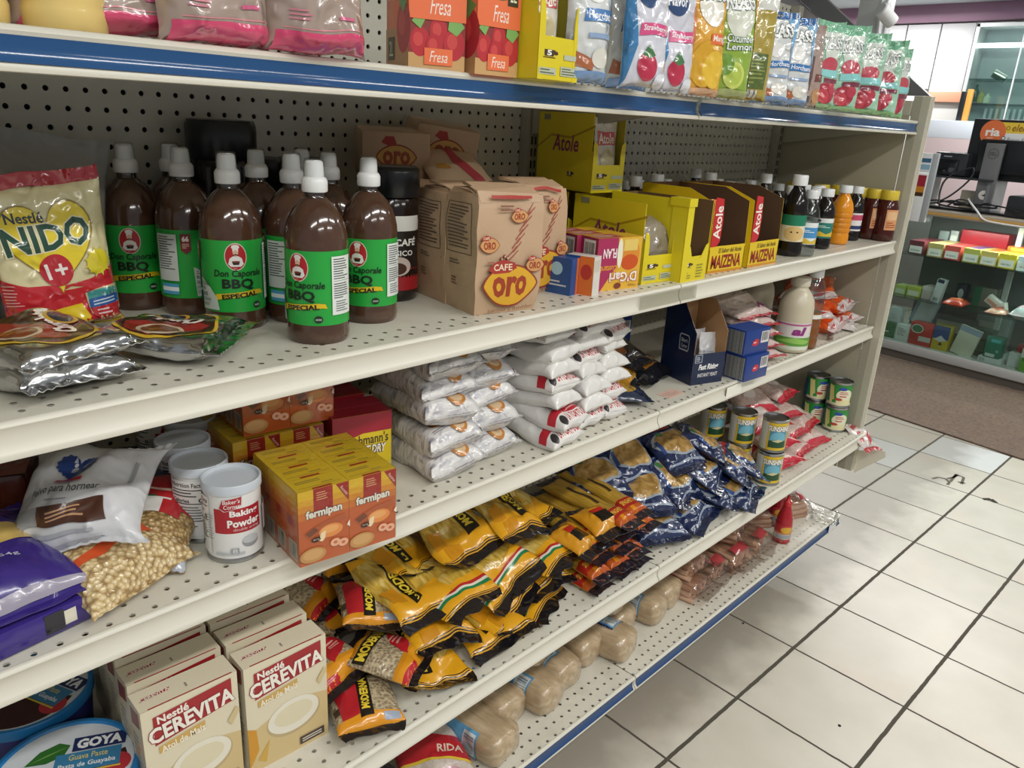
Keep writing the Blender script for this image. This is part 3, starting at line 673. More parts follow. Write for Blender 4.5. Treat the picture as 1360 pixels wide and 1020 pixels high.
# far wall: white panels, purple fascia, orange band, pink panel, mirrored cabinet
def wx(px, py, X):
    r = ray(px, py); return CAM+r*((X-CAM.x)/r.x)
def wpanel(x, y0, y1, z0, z1, c, name, label, cat, t=.02, kind='structure', fin='paint'):
    mb = MB(); mb.bbox((x-t, min(y0, y1), z0), (x, max(y0, y1), z1), mat(c, fin), .003); return props(mb.build(name), label, cat, kind=kind)
wpanel(6.99, -1.5, 3.6, 2.43, 2.575, '#a58099', 'wall_fascia', 'purple fascia band along the top of the far wall', 'fascia', .12)
ys = [3.3, 2.6, 2.2, 1.872, 1.572, 1.28, .98]
for k in range(len(ys)-1):
    wpanel(6.98, ys[k]-.006, ys[k+1]+.006, 1.86 if k != 4 else 1.83, 2.42, '#dfe2e4', 'wall_panel', ['white', 'white', 'white', 'white', 'white', 'white'][k]+' upright panel on the far wall, '+['sixth', 'fifth', 'fourth', 'third', 'second', 'first'][k]+' left of the mirrored cabinet', 'wall panel')
wpanel(6.97, 1.56, .98, 1.75, 1.84, '#e9a487', 'trim_1', 'orange band under the white wall panels', 'trim')
p = wx(1226, 172, 6.0); q = wx(1300, 158, 6.0)
wpanel(6.3, 1.30, .3, 1.43, 1.57, '#ced5e0', 'back_board', 'pale bluish board behind the counter above the pink board', 'board', .3, 'thing')
wpanel(6.3, 1.30, .3, 0, 1.43, '#b9a8aa', 'back_board', 'greyish pink board behind the printer and monitor', 'board', .3, 'thing')
cab = empty('mirror_cabinet', (0, 0, 0), 'glass fronted wall cabinet with mirrored back and pale metal frame', 'cabinet')
X = 6.6; y1_, y0_ = 1.18, -.2; z0_, z1_ = 1.5, 2.37
def kp(mb, n, **k): return mb.build(n, cab, **k)
mb = MB(); mb.box((X+.25, y0_, z0_), (X+.27, y1_, z1_), mat('#b7c2c6', 'paint')); kp(mb, 'painted_mirror_back', smooth=False)  # pale paint stands in for the bright reflections of a mirror
mb = MB(); mb.bbox((X, y1_-.03, z0_), (X+.27, y1_, z1_), mat('#c6cacb', 'paint'), .003); kp(mb, 'side_frame')
mb = MB(); mb.bbox((X, y0_, z1_-.03), (X+.27, y1_, z1_), mat('#d6dadb', 'paint'), .003); kp(mb, 'top_frame')
mb = MB(); mb.bbox((X, y0_, z0_), (X+.27, y1_, z0_+.02), mat('#c6cacb', 'paint'), .003); kp(mb, 'bottom_frame')
mb = MB(); mb.box((X+.002, y0_, z0_), (X+.006, y1_, z1_), glass); kp(mb, 'front_pane', smooth=False)
mb = MB(); mb.bbox((X-.004, .80, z0_), (X+.012, .812, z1_), mat('#dfe3e4', 'paint'), .002); kp(mb, 'pane_joint')
mb = MB(); mb.box((X+.02, y0_, 2.18), (X+.06, y1_-.03, 2.215), mat('#ffffff', 'emit')); kp(mb, 'reflected_tube', smooth=False)  # glowing strip stands in for a tube reflected in the mirror
for z in (1.92, 1.72):
    mb = MB(); mb.box((X+.01, y0_, z), (X+.25, y1_-.03, z+.012), clearmat('shelf_glass', '#e4eeec', .08, .05)); kp(mb, 'glass_shelf', smooth=False)
for k in range(9):
    mb = MB(); mb.bbox((X+.2, 1.0-k*.045, 1.53), (X+.215, 1.022-k*.045, 1.7), mat('#e6ebee', 'paint'), .002); kp(mb, 'slat')
for k, (yy, z, h, r, c, nm) in enumerate([(1.1, 1.75, .14, .025, '#2f5a4c', 'dark green'), (1.05, 1.74, .1, .03, '#a8a66a', 'olive yellow'), (1.0, 1.74, .08, .03, '#bcd0bc', 'pale green')]):
    mb = MB(); mb.lathe([(r, 0), (r, h*.6), (r*.4, h*.8), (r*.4, h)], mat(c, 'gloss'), 14); o = mb.build('bottle'); o.location = (X+.12, yy, z); props(o, nm+' bottle inside the mirrored wall cabinet', 'bottle')
for k, yy in enumerate([.95, .62]):
    mb = MB(); mb.bbox((-.05, -.06, 0), (.05, .06, .04), mat('#c9cfc8', 'metal'), .01); o = mb.build('spot_lamp'); o.location = (X+.1, yy, 1.94); o.rotation_euler = (.5, .3, .4); props(o, ['left', 'right'][k]+' silvery spot fitting on the mirrored cabinet shelf', 'fitting')
q1 = wx(1277, 134, 6.15); q2 = wx(1287, 122, 6.15); q3 = wx(1295, 119, 6.15)
wpanel(6.15, q1.y, q2.y, 1.571, q2.z, '#22262a', 'speaker_box', 'black box under the mirrored cabinet beside the orange strip', 'box', .05, 'thing')
wpanel(6.15, q2.y-.002, q3.y, 1.571, q3.z, '#e0a050', 'orange_strip', 'orange strip standing beside the black box below the cabinet', 'strip', .05, 'thing')
# white pillar with a camera
mb = MB(); mb.bbox((2.98, .60, 1.2), (3.1, .735, 2.575), mat('#dcdfe0', 'paint'), .004); mb.bbox((2.985, .585, 1.2), (3.01, .60, 2.575), mat('#b9bdbf', 'paint'), .002); props(mb.build('pillar'), 'white square pillar rising behind the shelving', 'pillar', kind='structure')
sc_ = empty('security_camera', (2.9, .56, 1.97), 'white bullet security camera mounted on the pillar near the ceiling', 'security camera')
Mq = Matrix.Rotation(2.2, 4, 'Y') @ Matrix.Rotation(.4, 4, 'X')
mb = MB(); mb.lathe([(.028, -.05), (.034, -.045), (.034, .05), (.03, .052)], mat('#e6e8e9', 'plastic'), 20, M=Mq); mb.build('camera_body', sc_)
mb = MB(); mb.lathe([(.024, .0525), (.024, .056)], mat('#2a2c30', 'gloss'), 18, M=Mq); mb.build('lens', sc_)
mb = MB(); mb.tube([(0, 0, .03), (.04, .02, .06), (.09, .03, .09)], .009, mat('#dfe1e2', 'plastic')); mb.build('bracket', sc_)
mb = MB(); mb.tube([(2.975, .62, 2.05), (2.972, .615, 1.95), (2.97, .605, 1.85)], .012, mat('#e2e4e5', 'plastic')); props(mb.build('conduit'), 'short white conduit clipped on the pillar below the camera', 'conduit')

# ------------------------------------------------------------------ light
w = bpy.data.worlds.new('world'); scn.world = w; w.use_nodes = True
w.node_tree.nodes['Background'].inputs[0].default_value = (.93, .97, 1, 1); w.node_tree.nodes['Background'].inputs[1].default_value = .22
def tube_light(x, y, z, L, P, wd=.16, rot=0):
    l = bpy.data.lights.new('tube_or_fill_light', 'AREA'); l.shape = 'RECTANGLE'; l.size = L; l.size_y = wd; l.energy = P; l.color = (1, .985, .95)
    o = bpy.data.objects.new('tube_or_fill_light', l); COL.objects.link(o); o.location = (x, y, z); o.rotation_euler = (0, 0, rot); return o
for x in (-2.2, -.6, 1.0): tube_light(x, -1.75, 2.55, 1.2, 17)
for x in (-1.4, .6): tube_light(x, -3.1, 2.55, 1.2, 20)
for x in (3.0, 4.8): tube_light(x, -.6, 2.55, 1.2, 20, rot=PI/2)
l_ = tube_light(0, 0, 0, 1.9, 16, .03); l_.name = 'added_case_light'; l_.matrix_world = MC @ Matrix.Translation((1.05, .05, .945))  # light added under the counter top to brighten the dark case
tube_light(5.3, .4, 2.55, 1.2, 34, rot=PI/2); tube_light(6.3, 1.9, 2.5, 1.2, 26, rot=PI/2)  # the second light is added to brighten the far wall, no real fixture
scn.view_settings.view_transform = 'Standard'; scn.view_settings.look = 'None'; scn.view_settings.gamma = 1; scn.view_settings.use_curve_mapping = False
scn.view_settings.exposure = .32
# ================================================================== top shelf
def front_at(px, py, z, yaw, back):
    """where the middle of a thing stands when its front foot is seen at a pixel"""
    p = at(px, py, z); return V((p.x-math.sin(yaw)*back, p.y+math.cos(yaw)*back, z))
# two squat jars of yellow drink at the far left
def yjar():
    K = Kit('drink_jar', 'jar')
    mb = MB(); mb.lathe([(.030, 0), (.036, .004), (.037, .02), (.0355, .025), (.037, .03), (.037, .05), (.034, .058), (.0375, .062), (.0375, .078), (.03, .10), (.02, .115), (.019, .12)], mat('#e3c77e', 'gloss'), 40); K.add('bottle_body', mb, angle=60)
    mb = MB(); mb.lathe([(.0377, .0585), (.0385, .06), (.0385, .063), (.0377, .0645)], mat('#f0d93c', 'gloss'), 40, capb=False, capt=False); K.add('yellow_band', mb)
    mb = MB(); mb.lathe([(.021, .118), (.022, .12), (.022, .138), (.02, .14)], mat('#e8d24a', 'plastic'), 30); K.add('cap', mb)
    return K
Kj = yjar()
Kj.put(V((-1.132, -.155, Z1)), 'squat bottle of pale yellow drink cut off by the left picture edge, top shelf', 'yellow drink bottles on the top shelf')
Kj.put(V((-1.052, -.168, Z1)), 'squat bottle of pale yellow drink beside the first strawberry pouch, top shelf', 'yellow drink bottles on the top shelf')
# strawberry cereal pouches
def strawpouch(seed):
    W, H = .128, .26
    ops = [Rc(.04, .0, .96, .075, '#d4456f'), Rc(.1, .085, .9, .09, '#d98a92'),
           El(.63, .335, .2, .075, '#a9567a'), El(.5, .36, .1, .055, '#c0504a'), Po([(.44, .40), (.5, .37), (.56, .41), (.52, .43)], '#6d7a52'), El(.33, .5, .06, .035, '#a8483f'), El(.86, .37, .13, .07, '#c47a9a'),
           Ln(.14, .12, .36, .17, 3, '#cf8090', 3), Ln(.6, .115, .78, .15, 1, '#d4618a', 2),
           Rc(.1, .55, .9, .85, '#a34a72'), El(.3, .28, .012, .006, '#5f4a44'), El(.42, .25, .012, .006, '#5f4a44'), El(.22, .31, .012, .006, '#5f4a44')]
    return bagkit('cereal_pouch', 'pouch', W, H, .075, '#a8958a', None, e=(.0, .09), ops=ops, fin='crinkle', stand=True, seed=seed, amp=.006, nv=30, bodyname='pouch_body')
for k, (px, py, yaw, s) in enumerate([(176, 54, -.02, 'leftmost of the three, next to the yellow bottles'), (298, 63, .10, 'middle of the three'), (432, 76, -.06, 'rightmost of the three, touching the orange cartons')]):
    p = at(px, py, Z1); strawpouch(k+3).put(V((p.x, p.y+.022, Z1)), 'grey-pink strawberry pouch on the top shelf, '+s, 'strawberry pouches', rot=(0, 0, yaw))
p = at(112, 42, Z1); strawpouch(9).put(V((p.x+.02, p.y+.1, Z1)), 'grey-pink strawberry cereal pouch standing behind the leftmost front pouch, top shelf', 'strawberry pouches', rot=(0, 0, .2))
# drink powder cartons
def tang():
    w, d, h = .079, .079, .165; c = '#e8754a'
    straw = lambda u, v, r: ('g', [El(u, v, r, r*.62, '#b8323a'), El(u-r*.2, v+r*.1, r*.5, r*.3, '#cc4a48')])
    def panel(big):
        return [Rc(0, 0, 1, .12, '#c9a06c'), Rc(0, .12, 1, .36, '#8a3a38'), straw(.2, .2, .17), straw(.52, .28, .16), straw(.8, .2, .19), straw(.45, .17, .15), Po([(.05, .34), (.2, .29), (.28, .36), (.14, .40)], '#7fae62'), Po([(.68, .30), (.84, .26), (.98, .33), (.86, .39), (.7, .37)], '#7fae62'),
                Rc(.27, .04, .77, .16, '#e8754a'), Tx('Fresa', .36, .06, .68, .14, '#f4e6da', .0, .3), Rc(0, .36, 1, 1, c),
                Tx('Fresa', .36, .40, .72, .52, '#f4e6da', .0, .3), El(.5, .70, .4, .14, '#2d6a3a', 36), El(.5, .715, .36, .115, '#3b8148', 36), Tx('TANG', .24, .66, .78, .79, '#f4f2ea', .03, 0, .1), Rc(.68, .53, .92, .69, '#3c3a2c'), Tx('2L', .73, .56, .88, .66, '#e6e4c8', .01), Rc(0, .86, 1, 1, '#8e2f34'), Rc(.2, .88, .9, .97, '#b2483c')]
    side = [Rc(0, 0, 1, .3, '#b98b5e'), straw(.8, .3, .3), Po([(.6, .48), (.8, .40), (1, .5), (.8, .56)], '#6d9a56'), Rc(.12, .07, .4, .24, '#3c3a2c'), Tx('2L', .18, .10, .34, .21, '#e6e4c8'), Tx('Fresa', .12, .50, .55, .60, '#f4e6da', 0, .3), El(.4, .75, .38, .12, '#3b8148'), Tx('TANG', .14, .70, .66, .80, '#f4f2ea', .03)]
    mb = MB(); carton(mb, w, d, h, c, {'front': panel(1), 'left': side, 'right': side}); return Kit('drink_carton', 'carton').add('carton_body', mb)
Kt = tang()
p = at(554, 92, Z1); Kt.put(V((p.x+.036, p.y+.028, Z1)), 'orange strawberry drink carton turned to show its side, beside the strawberry pouches', 'orange drink cartons', rot=(0, 0, -.30))
p = at(661, 101, Z1); Kt.put(V((p.x-.002, p.y+.04, Z1)), 'orange strawberry drink powder carton standing square beside the yellow packet carton, top shelf', 'orange drink cartons', rot=(0, 0, -.02))
# yellow display carton with clear packets
def tray(w, d, h, hl, prof, out, inn, prints={}, t=.0016, back=True, lipround=False):
    """open-front display carton: side walls cut to a profile in (depth, height) fractions"""
    mb = MB()
    P = [(-d/2+a*d, b*h) for a, b in prof]
    Pm = [(a+(t*.5 if a < 0 else -t*.5), b) for a, b in P]
    for sx in (-1, 1):
        mb.prism(P, sx*w/2, sx*(w/2-t*.5), mat(out, 'card'), axis=0); mb.prism(P, sx*(w/2-t*.5), sx*(w/2-t), mat(inn, 'matte'), axis=0)
    mb.box((-w/2, d/2-t*.5, 0), (w/2, d/2, h), mat(out, 'card')); mb.box((-w/2+t, d/2-t, 0), (w/2-t, d/2-t*.5, h), mat(inn, 'matte'))
    mb.box((-w/2, -d/2, 0), (w/2, d/2, t*.5), mat(out, 'card')); mb.box((-w/2+t, -d/2+t, t*.5), (w/2-t, d/2-t, t), mat(inn, 'matte'))
    mb.box((-w/2, -d/2, 0), (w/2, -d/2+t*.5, hl), mat(out, 'card')); mb.box((-w/2+t, -d/2+t*.5, t), (w/2-t, -d/2+t, hl), mat(inn, 'matte'))
    for k, ops in prints.items():
        hh = hl if k == 'front' else h
        f, W, H = face(w, d, hh, k); prt(mb, f, W, H, ops, 'card')
    return mb
YEL = '#dcc925'
cup5 = lambda u, v, s: ('g', [Po([(u-s, v+s*.5), (u+s, v+s*.5), (u+s*.7, v-s*.5), (u-s*.7, v-s*.5)], '#4a3624'), El(u+s*1.1, v+s*.05, s*.35, s*.3, '#4a3624', 16), Tx('5', u-s*.35, v-s*.4, u+s*.4, v+s*.45, '#f1efe6', .04), Rc(u-s, v-s*.75, u+s, v-s*.62, '#4a3624')])
def atole_tray(w=.092, d=.16, h=.155, slim=False):
    K = Kit('display_carton', 'carton')
    fr = [cup5(.26, .62, .15), Rc(.03, .12, .44, .28, '#b9c0a8'), Ln(.06, .13, .42, .27, 2, '#5c6048'), Rc(.62, .5, .97, .62, '#b9c0a8'), Rc(.55, .12, .97, .34, '#b9c0a8'), Ln(.58, .14, .95, .32, 3, '#5c6048')]
    side = [Po([(.0, .55), (.25, .72), (.6, .70), (1, .86), (1, .83), (.6, .67), (.25, .69), (.0, .52)], '#b09318'), Tx('Atole', .28, .50, .74, .72, '#8f3a5c', .02, .15), cup5(.62, .22, .05), Rc(.1, .90, .22, .97, '#8f8f70')]
    mb = tray(w, d, h, h*.36, [(0, 0), (1, 0), (1, 1), (.03, 1), (.03, .55), (0, .5)], YEL, '#b3a63a', {'front': fr, 'left': side, 'right': side})
    for sx in (-1, 1):
        mb.prism([(sx*w/2, 0), (sx*w/2*.72, 0), (sx*w/2*.72, h*.5), (sx*w/2*.78, h*.62), (sx*w/2, h*.66)], -d/2-.0004, -d/2+.001, mat(YEL, 'card'), axis=1)
    K.add('carton_shell', mb, smooth=False)
    return K
def packet(seed, body='#d9d3c6', W=.07, H=.12, ops=None):
    return bagkit('drink_packet', 'packet', W, H, .016, body, None, e=(.0, .1), ops=ops or [Rc(.1, .62, .9, .82, '#c8555c'), Tx('Atole', .14, .64, .86, .80, '#f0e6d8', .02), El(.5, .42, .33, .14, '#cfc39a'), Rc(.12, .2, .88, .3, '#b8523c'), El(.55, .12, .3, .06, '#a07a6a')], fin='crinkle', stand=True, seed=seed, nu=10, nv=14, bodyname='packet_body')
p = at(712, 104, Z1); A = atole_tray(); L0 = V((p.x+.045, p.y+.085, Z1)); A.put(L0, 'yellow display carton of clear drink packets next to the orange cartons, top shelf', rot=(0, 0, .06))
for k in range(3): packet(20+k, H=.15, W=.066).put(L0+V((.004*k-.002, -.058+.03*k, .002)), ['front', 'second', 'third'][k]+' clear drink packet inside the yellow carton on the top shelf', 'packets in the top yellow carton', rot=(-.08, 0, .03*k))
# tall flavour pouches
def klass(kind, seed):
    W, H = .088, .205
    lab = lambda t, c, v=.40: [Po([(.2, v-.02), (.92, v-.01), (.96, v+.07), (.24, v+.06)], c), Tx(t, .28, v, .88, v+.05, '#f0f2f4', .02)]
    logo = [Tx('KLASS', .12, .72, .88, .86, '#e8ece8', .03, .12, .05, '#3c4a48', .05)]
    if kind == 'horchata': b = '#d5d8d8'; ops = [Rc(.02, .92, .98, 1, '#2f6cae'), El(.5, .96, .06, .02, '#d8c070'), Po([(.70, .92), (1, .92), (1, .25), (.9, .5), (.84, .75)], '#7fb0d8'), El(.45, .58, .22, .08, '#e6e6e4')]+logo+lab('Horchata', '#3b78b8')+[Po([(.05, .10), (.45, .06), (.5, .12), (.1, .2)], '#a8623a'), El(.62, .15, .2, .07, '#dfdcd2'), Rc(.05, .0, .95, .06, '#6f94c4'), Rc(.3, .28, .85, .31, '#8fa6c8')]
    elif kind == 'straw': b = '#d3d3de'; ops = [Rc(.02, .9, .98, 1, '#8fc0dd'), Po([(0, 1), (.16, 1), (.12, .6), (.2, .3), (0, 0)], '#3c7fb4'), El(.4, .66, .26, .11, '#2c4a78'), Tx('Flavor', .18, .62, .62, .70, '#eef0f4', .02)]+[Tx('KLASS', .3, .80, .9, .92, '#e8ece8', .03, .12, .05, '#7f9ab0', .05)]+lab('Strawberry', '#d84f86', .38)+[El(.42, .14, .22, .1, '#b82a48'), Po([(.3, .22), (.45, .30), (.6, .22), (.45, .19)], '#4a7a4a'), El(.8, .05, .2, .05, '#e0e2ea')]
    elif kind == 'mango': b = '#e2a73c'; ops = [Rc(0, .86, 1, 1, '#e8855a'), Po([(0, 1), (.16, 1), (.08, .45), (0, .2)], '#e8855a'), Po([(1, 1), (.84, 1), (.94, .6), (1, .5)], '#e8855a'), El(.5, .68, .32, .15, '#e6e2d4'), Tx('KLASS', .2, .74, .86, .88, '#e8ece8', .03, .12, .05, '#3c4a48', .05), El(.38, .24, .34, .19, '#d8a428'), El(.62, .2, .28, .15, '#e6bc38'), Rc(.45, .40, .95, .48, '#e8703c'), Tx('Mango', .5, .41, .92, .47, '#f4ece0', .02), Rc(.1, 0, .95, .05, '#e6b48a')]
    elif kind == 'lime': b = '#8fae3c'; ops = [Rc(0, .9, 1, 1, '#c8862c'), Po([(.86, 1), (1, 1), (1, 0), (.92, 0)], '#d89a3c'), El(.48, .66, .34, .2, '#d9dccc'), Tx('KLASS', .1, .70, .84, .86, '#e8ece8', .03, .1, .05, '#3c4a48', .05), Tx('Cucumber', .18, .44, .84, .50, '#e8ece4', .02, 0, 0, '#3c6a4c', .05), Tx('Lemon', .2, .38, .8, .435, '#e8ece4', .02, 0, 0, '#3c6a4c', .05), El(.42, .17, .24, .11, '#c8d468'), El(.42, .17, .18, .08, '#b3c652'), El(.2, .26, .2, .09, '#6f9a34'), Rc(.1, 0, .9, .06, '#a3b06a')]
    elif kind == 'limeback': b = '#a9963c'; ops = [Rc(0, .8, 1, 1, '#d8d8d0'), Rc(.05, .1, .8, .42, '#55662c'), Ln(.1, .14, .75, .38, 7, '#8a944c', 5), Rc(.1, .02, .6, .09, '#e2e0d4'), Lv(.12, .02, .58, .09, 12, '#333333')]
    elif kind == 'brown': b = '#a68f86'; ops = [Rc(.1, .2, .4, .6, '#6a4a42'), Lv(.1, .02, .5, .12, 10, '#333333'), El(.7, .12, .18, .1, '#b98a5a'), Rc(.55, .3, .9, .4, '#7a3f3a')]
    else: b = '#9fc9b0'; ops = [Rc(0, .88, 1, 1, '#78b894'), Po([(.15, .88), (.85, .88), (.7, .5), (.3, .5)], '#d5ddd4'), Tx('KLASS', .2, .68, .84, .82, '#e8ece8', .03, .12, .05, '#3c4a48', .05), El(.5, .5, .3, .09, '#c04a58'), Rc(.2, .36, .9, .44, '#8fd0d0'), Rc(.3, .29, .9, .345, '#7a2f44'), El(.4, .17, .32, .12, '#a82a3c'), El(.3, .13, .18, .08, '#c0404a'), El(.62, .22, .16, .07, '#b8384a'), Rc(.1, .0, .95, .05, '#8fd08a')]
    return bagkit('drink_pouch', 'pouch', W, H, .04, b, None, e=(.0, .07), ops=ops, fin='crinkle', stand=True, seed=seed, amp=.004, bodyname='pouch_body')
GP = 'drink pouches on the top shelf'
for k, (kind, px, py, yaw, lb, sc) in enumerate([
    ('horchata', 786, 112, -.12, 'white and blue drink pouch standing first after the yellow carton, top shelf', 1.05),
    ('limeback', 806, 108, .9, None, 1), ('horchata', 836, 119, -.35, 'white and blue drink pouch leaning second after the yellow carton, top shelf', 1.05),
    ('straw', 861, 119, -.2, 'pink-white strawberry drink pouch squeezed behind the second white and blue pouch, top shelf', 1.02),
    ('straw', 897, 125, -.25, 'pink-white strawberry drink pouch with round navy badge next to the orange mango pouch', 1.06),
    ('mango', 936, 129, -.30, 'orange and yellow mango drink pouch above the shelf joint, top shelf', 1.04),
    ('lime', 974, 132, -.38, 'green cucumber lemon drink pouch right of the mango pouch, top shelf', 1.04),
    ('limeback', 998, 135, -.55, 'yellow-green drink pouch showing its printed back behind the cucumber one', .98),
    ('horchata', 1026, 138, -.48, 'pale blue horchata drink pouch, left of the pair near the green pouches', 1.0),
    ('horchata', 1052, 141, -.5, 'pale blue horchata drink pouch, right of the pair near the green pouches', 1.0),
    ('brown', 1076, 143, -.2, 'greyish brown drink pouch seen edge-on before the green pouches', .96),
    ('jamaica', 1096, 145, -.3, 'mint green hibiscus drink pouch, first of the row, half hidden', .95),
    ('jamaica', 1122, 149, -.55, 'mint green hibiscus drink pouch, second of the row, fully in view', 1.02),
    ('jamaica', 1146, 151, -.8, 'mint green hibiscus drink pouch, third of the row', .97),
    ('jamaica', 1167, 154, -1.05, 'mint green hibiscus drink pouch, fourth of the row, turned sideways', .97),
    ('jamaica', 1190, 158, -.35, 'mint green hibiscus drink pouch at the shelf end, last of the row', 1.0)]):
    if lb is None: continue
    P = front_at(px, py, Z1, yaw, .02); klass(kind, 40+k).put(P, lb, GP, rot=(0, 0, yaw), scale=(sc,)*2+(sc*(1 if px < 1000 else .83 if px < 1085 else .9),))
# ================================================================== upper middle shelf
def pillow(name, cat, *a, **k): return bagkit(name, cat, *a, **k)
# milk powder bags
def milkbag(seed):
    W, H = .155, .205
    heart = lambda s, c: Po([(.47+s*(16*math.sin(t)**3)/16, .60+s*.80*(13*math.cos(t)-5*math.cos(2*t)-2*math.cos(3*t)-math.cos(4*t))/16) for t in [2*PI*k/48 for k in range(48)]], c)
    ops = [Rc(0, .915, 1, 1, '#a3202c'), Rc(0, 0, 1, .30, '#c22430'), Po([(0, .30), (.3, .25), (.55, .32), (1, .25), (1, .40), (.75, .345), (.5, .33), (.2, .36), (0, .40)], '#c22430'), Po([(.0, .0), (.18, .02), (.25, .17), (.62, .2), (.72, .0)], '#e0c21f'), Rc(.5, 0, 1, .06, '#dcc02a'),
           heart(.385, '#8d7a2e'), heart(.37, '#e7cf2a'), Tx('Nestlé', .16, .725, .46, .785, '#26323a', .025), Tx('NIDO', .10, .55, .82, .72, '#1f4a38', .03, 0, .06, '#e9e4c0', .04),
           El(.46, .43, .135, .1, '#b9202c', 36), Tx('1+', .375, .38, .55, .48, '#f0eae0', .02, 0, .1),
           El(.83, .44, .10, .075, '#dccc2e'), ('G', [Po([(.83+.13*math.cos(a), .44+.1*math.sin(a)), (.83+.10*math.cos(a+.12), .44+.075*math.sin(a+.12)), (.83+.10*math.cos(a-.12), .44+.075*math.sin(a-.12))], '#d5c24a') for a in [k*.55 for k in range(12)]]),
           Po([(.66, .26), (.98, .28), (.98, .12), (.84, .03), (.68, .12)], '#c9b98a'), Rc(.68, .215, .97, .262, '#38908e'), Rc(.68, .155, .97, .215, '#27599a'), Po([(.68, .155), (.97, .155), (.95, .10), (.83, .045), (.70, .10)], '#b3232c'), Ln(.72, .165, .93, .205, 2, '#c9d5e2', 2), Ln(.74, .095, .92, .145, 2, '#e6c6c4', 3), Ln(.02, .24, .14, .38, 7, '#dc8f8c', 4)]
    return pillow('milk_powder_bag', 'bag', W, H, .06, '#d9d0a2', '#a3202c', e=(.03, .085), ops=ops, fin='crinkle', seed=seed, stand=True, amp=.004, nv=30, pu=3.2)
p = at(92, 418, Z2)
milkbag(3).put(V((-1.030, .03, Z2+.008)), 'yellow milk powder bag with red top band and heart, standing at the left end', 'milk powder bags', rot=(.08, -.09, .0), scale=(.9, 1, 1))
milkbag(5).put(V((-1.165, .075, Z2+.003)), 'yellow milk powder bag cut off by the left picture edge behind the foil packs', 'milk powder bags', rot=(.05, .05, .2))
K = pillow('sack', 'bag', .16, .25, .07, '#8f8f8c', None, e=(.0, .06), fin='softfilm', seed=8, stand=True, amp=.006, ops=[Rc(.1, .3, .5, .5, '#a3a39f')]); K.put(V((-1.02, .13, Z2)), 'plain grey bag standing behind the yellow milk powder bag', rot=(.05, .12, .15))
mb = MB(); mb.lathe([(.04, 0), (.045, .01), (.045, .13), (.04, .15), (.03, .165), (.0305, .19), (.028, .2)], mat('#b98a1f', 'plastic'), 24); o = mb.build('tub'); o.location = V((-1.135, .15, Z2)); props(o, 'mustard yellow tub top peeping over the grey bag at the left edge', 'tub')

# foil wrapped chocolate packs
def chocpack(seed):
    W, H = .135, .175
    ops = [El(.5, .52, .47, .36, '#c9a430', 44), El(.5, .52, .44, .335, '#3a1d16', 44), Po([(.06, .5), (.3, .30), (.55, .22), (.6, .5), (.4, .78), (.15, .72)], '#8f2a22'), El(.28, .5, .2, .16, '#cdb9a0', 30), El(.28, .5, .165, .13, '#7a3a1c', 30), El(.27, .52, .08, .06, '#a8642c', 20),
           Tx('Chocolate', .34, .47, .98, .60, '#f0ece4', .05, .2, 1.35, '#8d1a1a', .05), El(.78, .58, .11, .13, '#c99a2e', 26), El(.78, .58, .08, .1, '#2a2a3a', 26)]
    return pillow('chocolate_pack', 'pack', W, H, .030, '#c6c7c9', '#d4d5d6', e=(.1, .1), ops=ops, fin='foil', seed=seed, amp=.006, pu=6, pv=6, blunt=.35, lump=.0018, lscale=60, kb=.9, opsfin='film', nu=26, nv=32, L=.005)
K = chocpack(1)
K.put(V((-1.105, -.125, Z2+.015)), 'lower foil chocolate pack of the stacked pair at the left end', 'foil chocolate packs', rot=(0, 0, .28))
chocpack(2).put(V((-1.10, -.118, Z2+.042)), 'upper foil chocolate pack of the stacked pair at the left end', 'foil chocolate packs', rot=(0.02, 0, .30))
chocpack(4).put(V((-.955, -.105, Z2+.022)), 'single foil chocolate pack lying before the green labelled sauce bottles', 'foil chocolate packs', rot=(0, 0, .72))

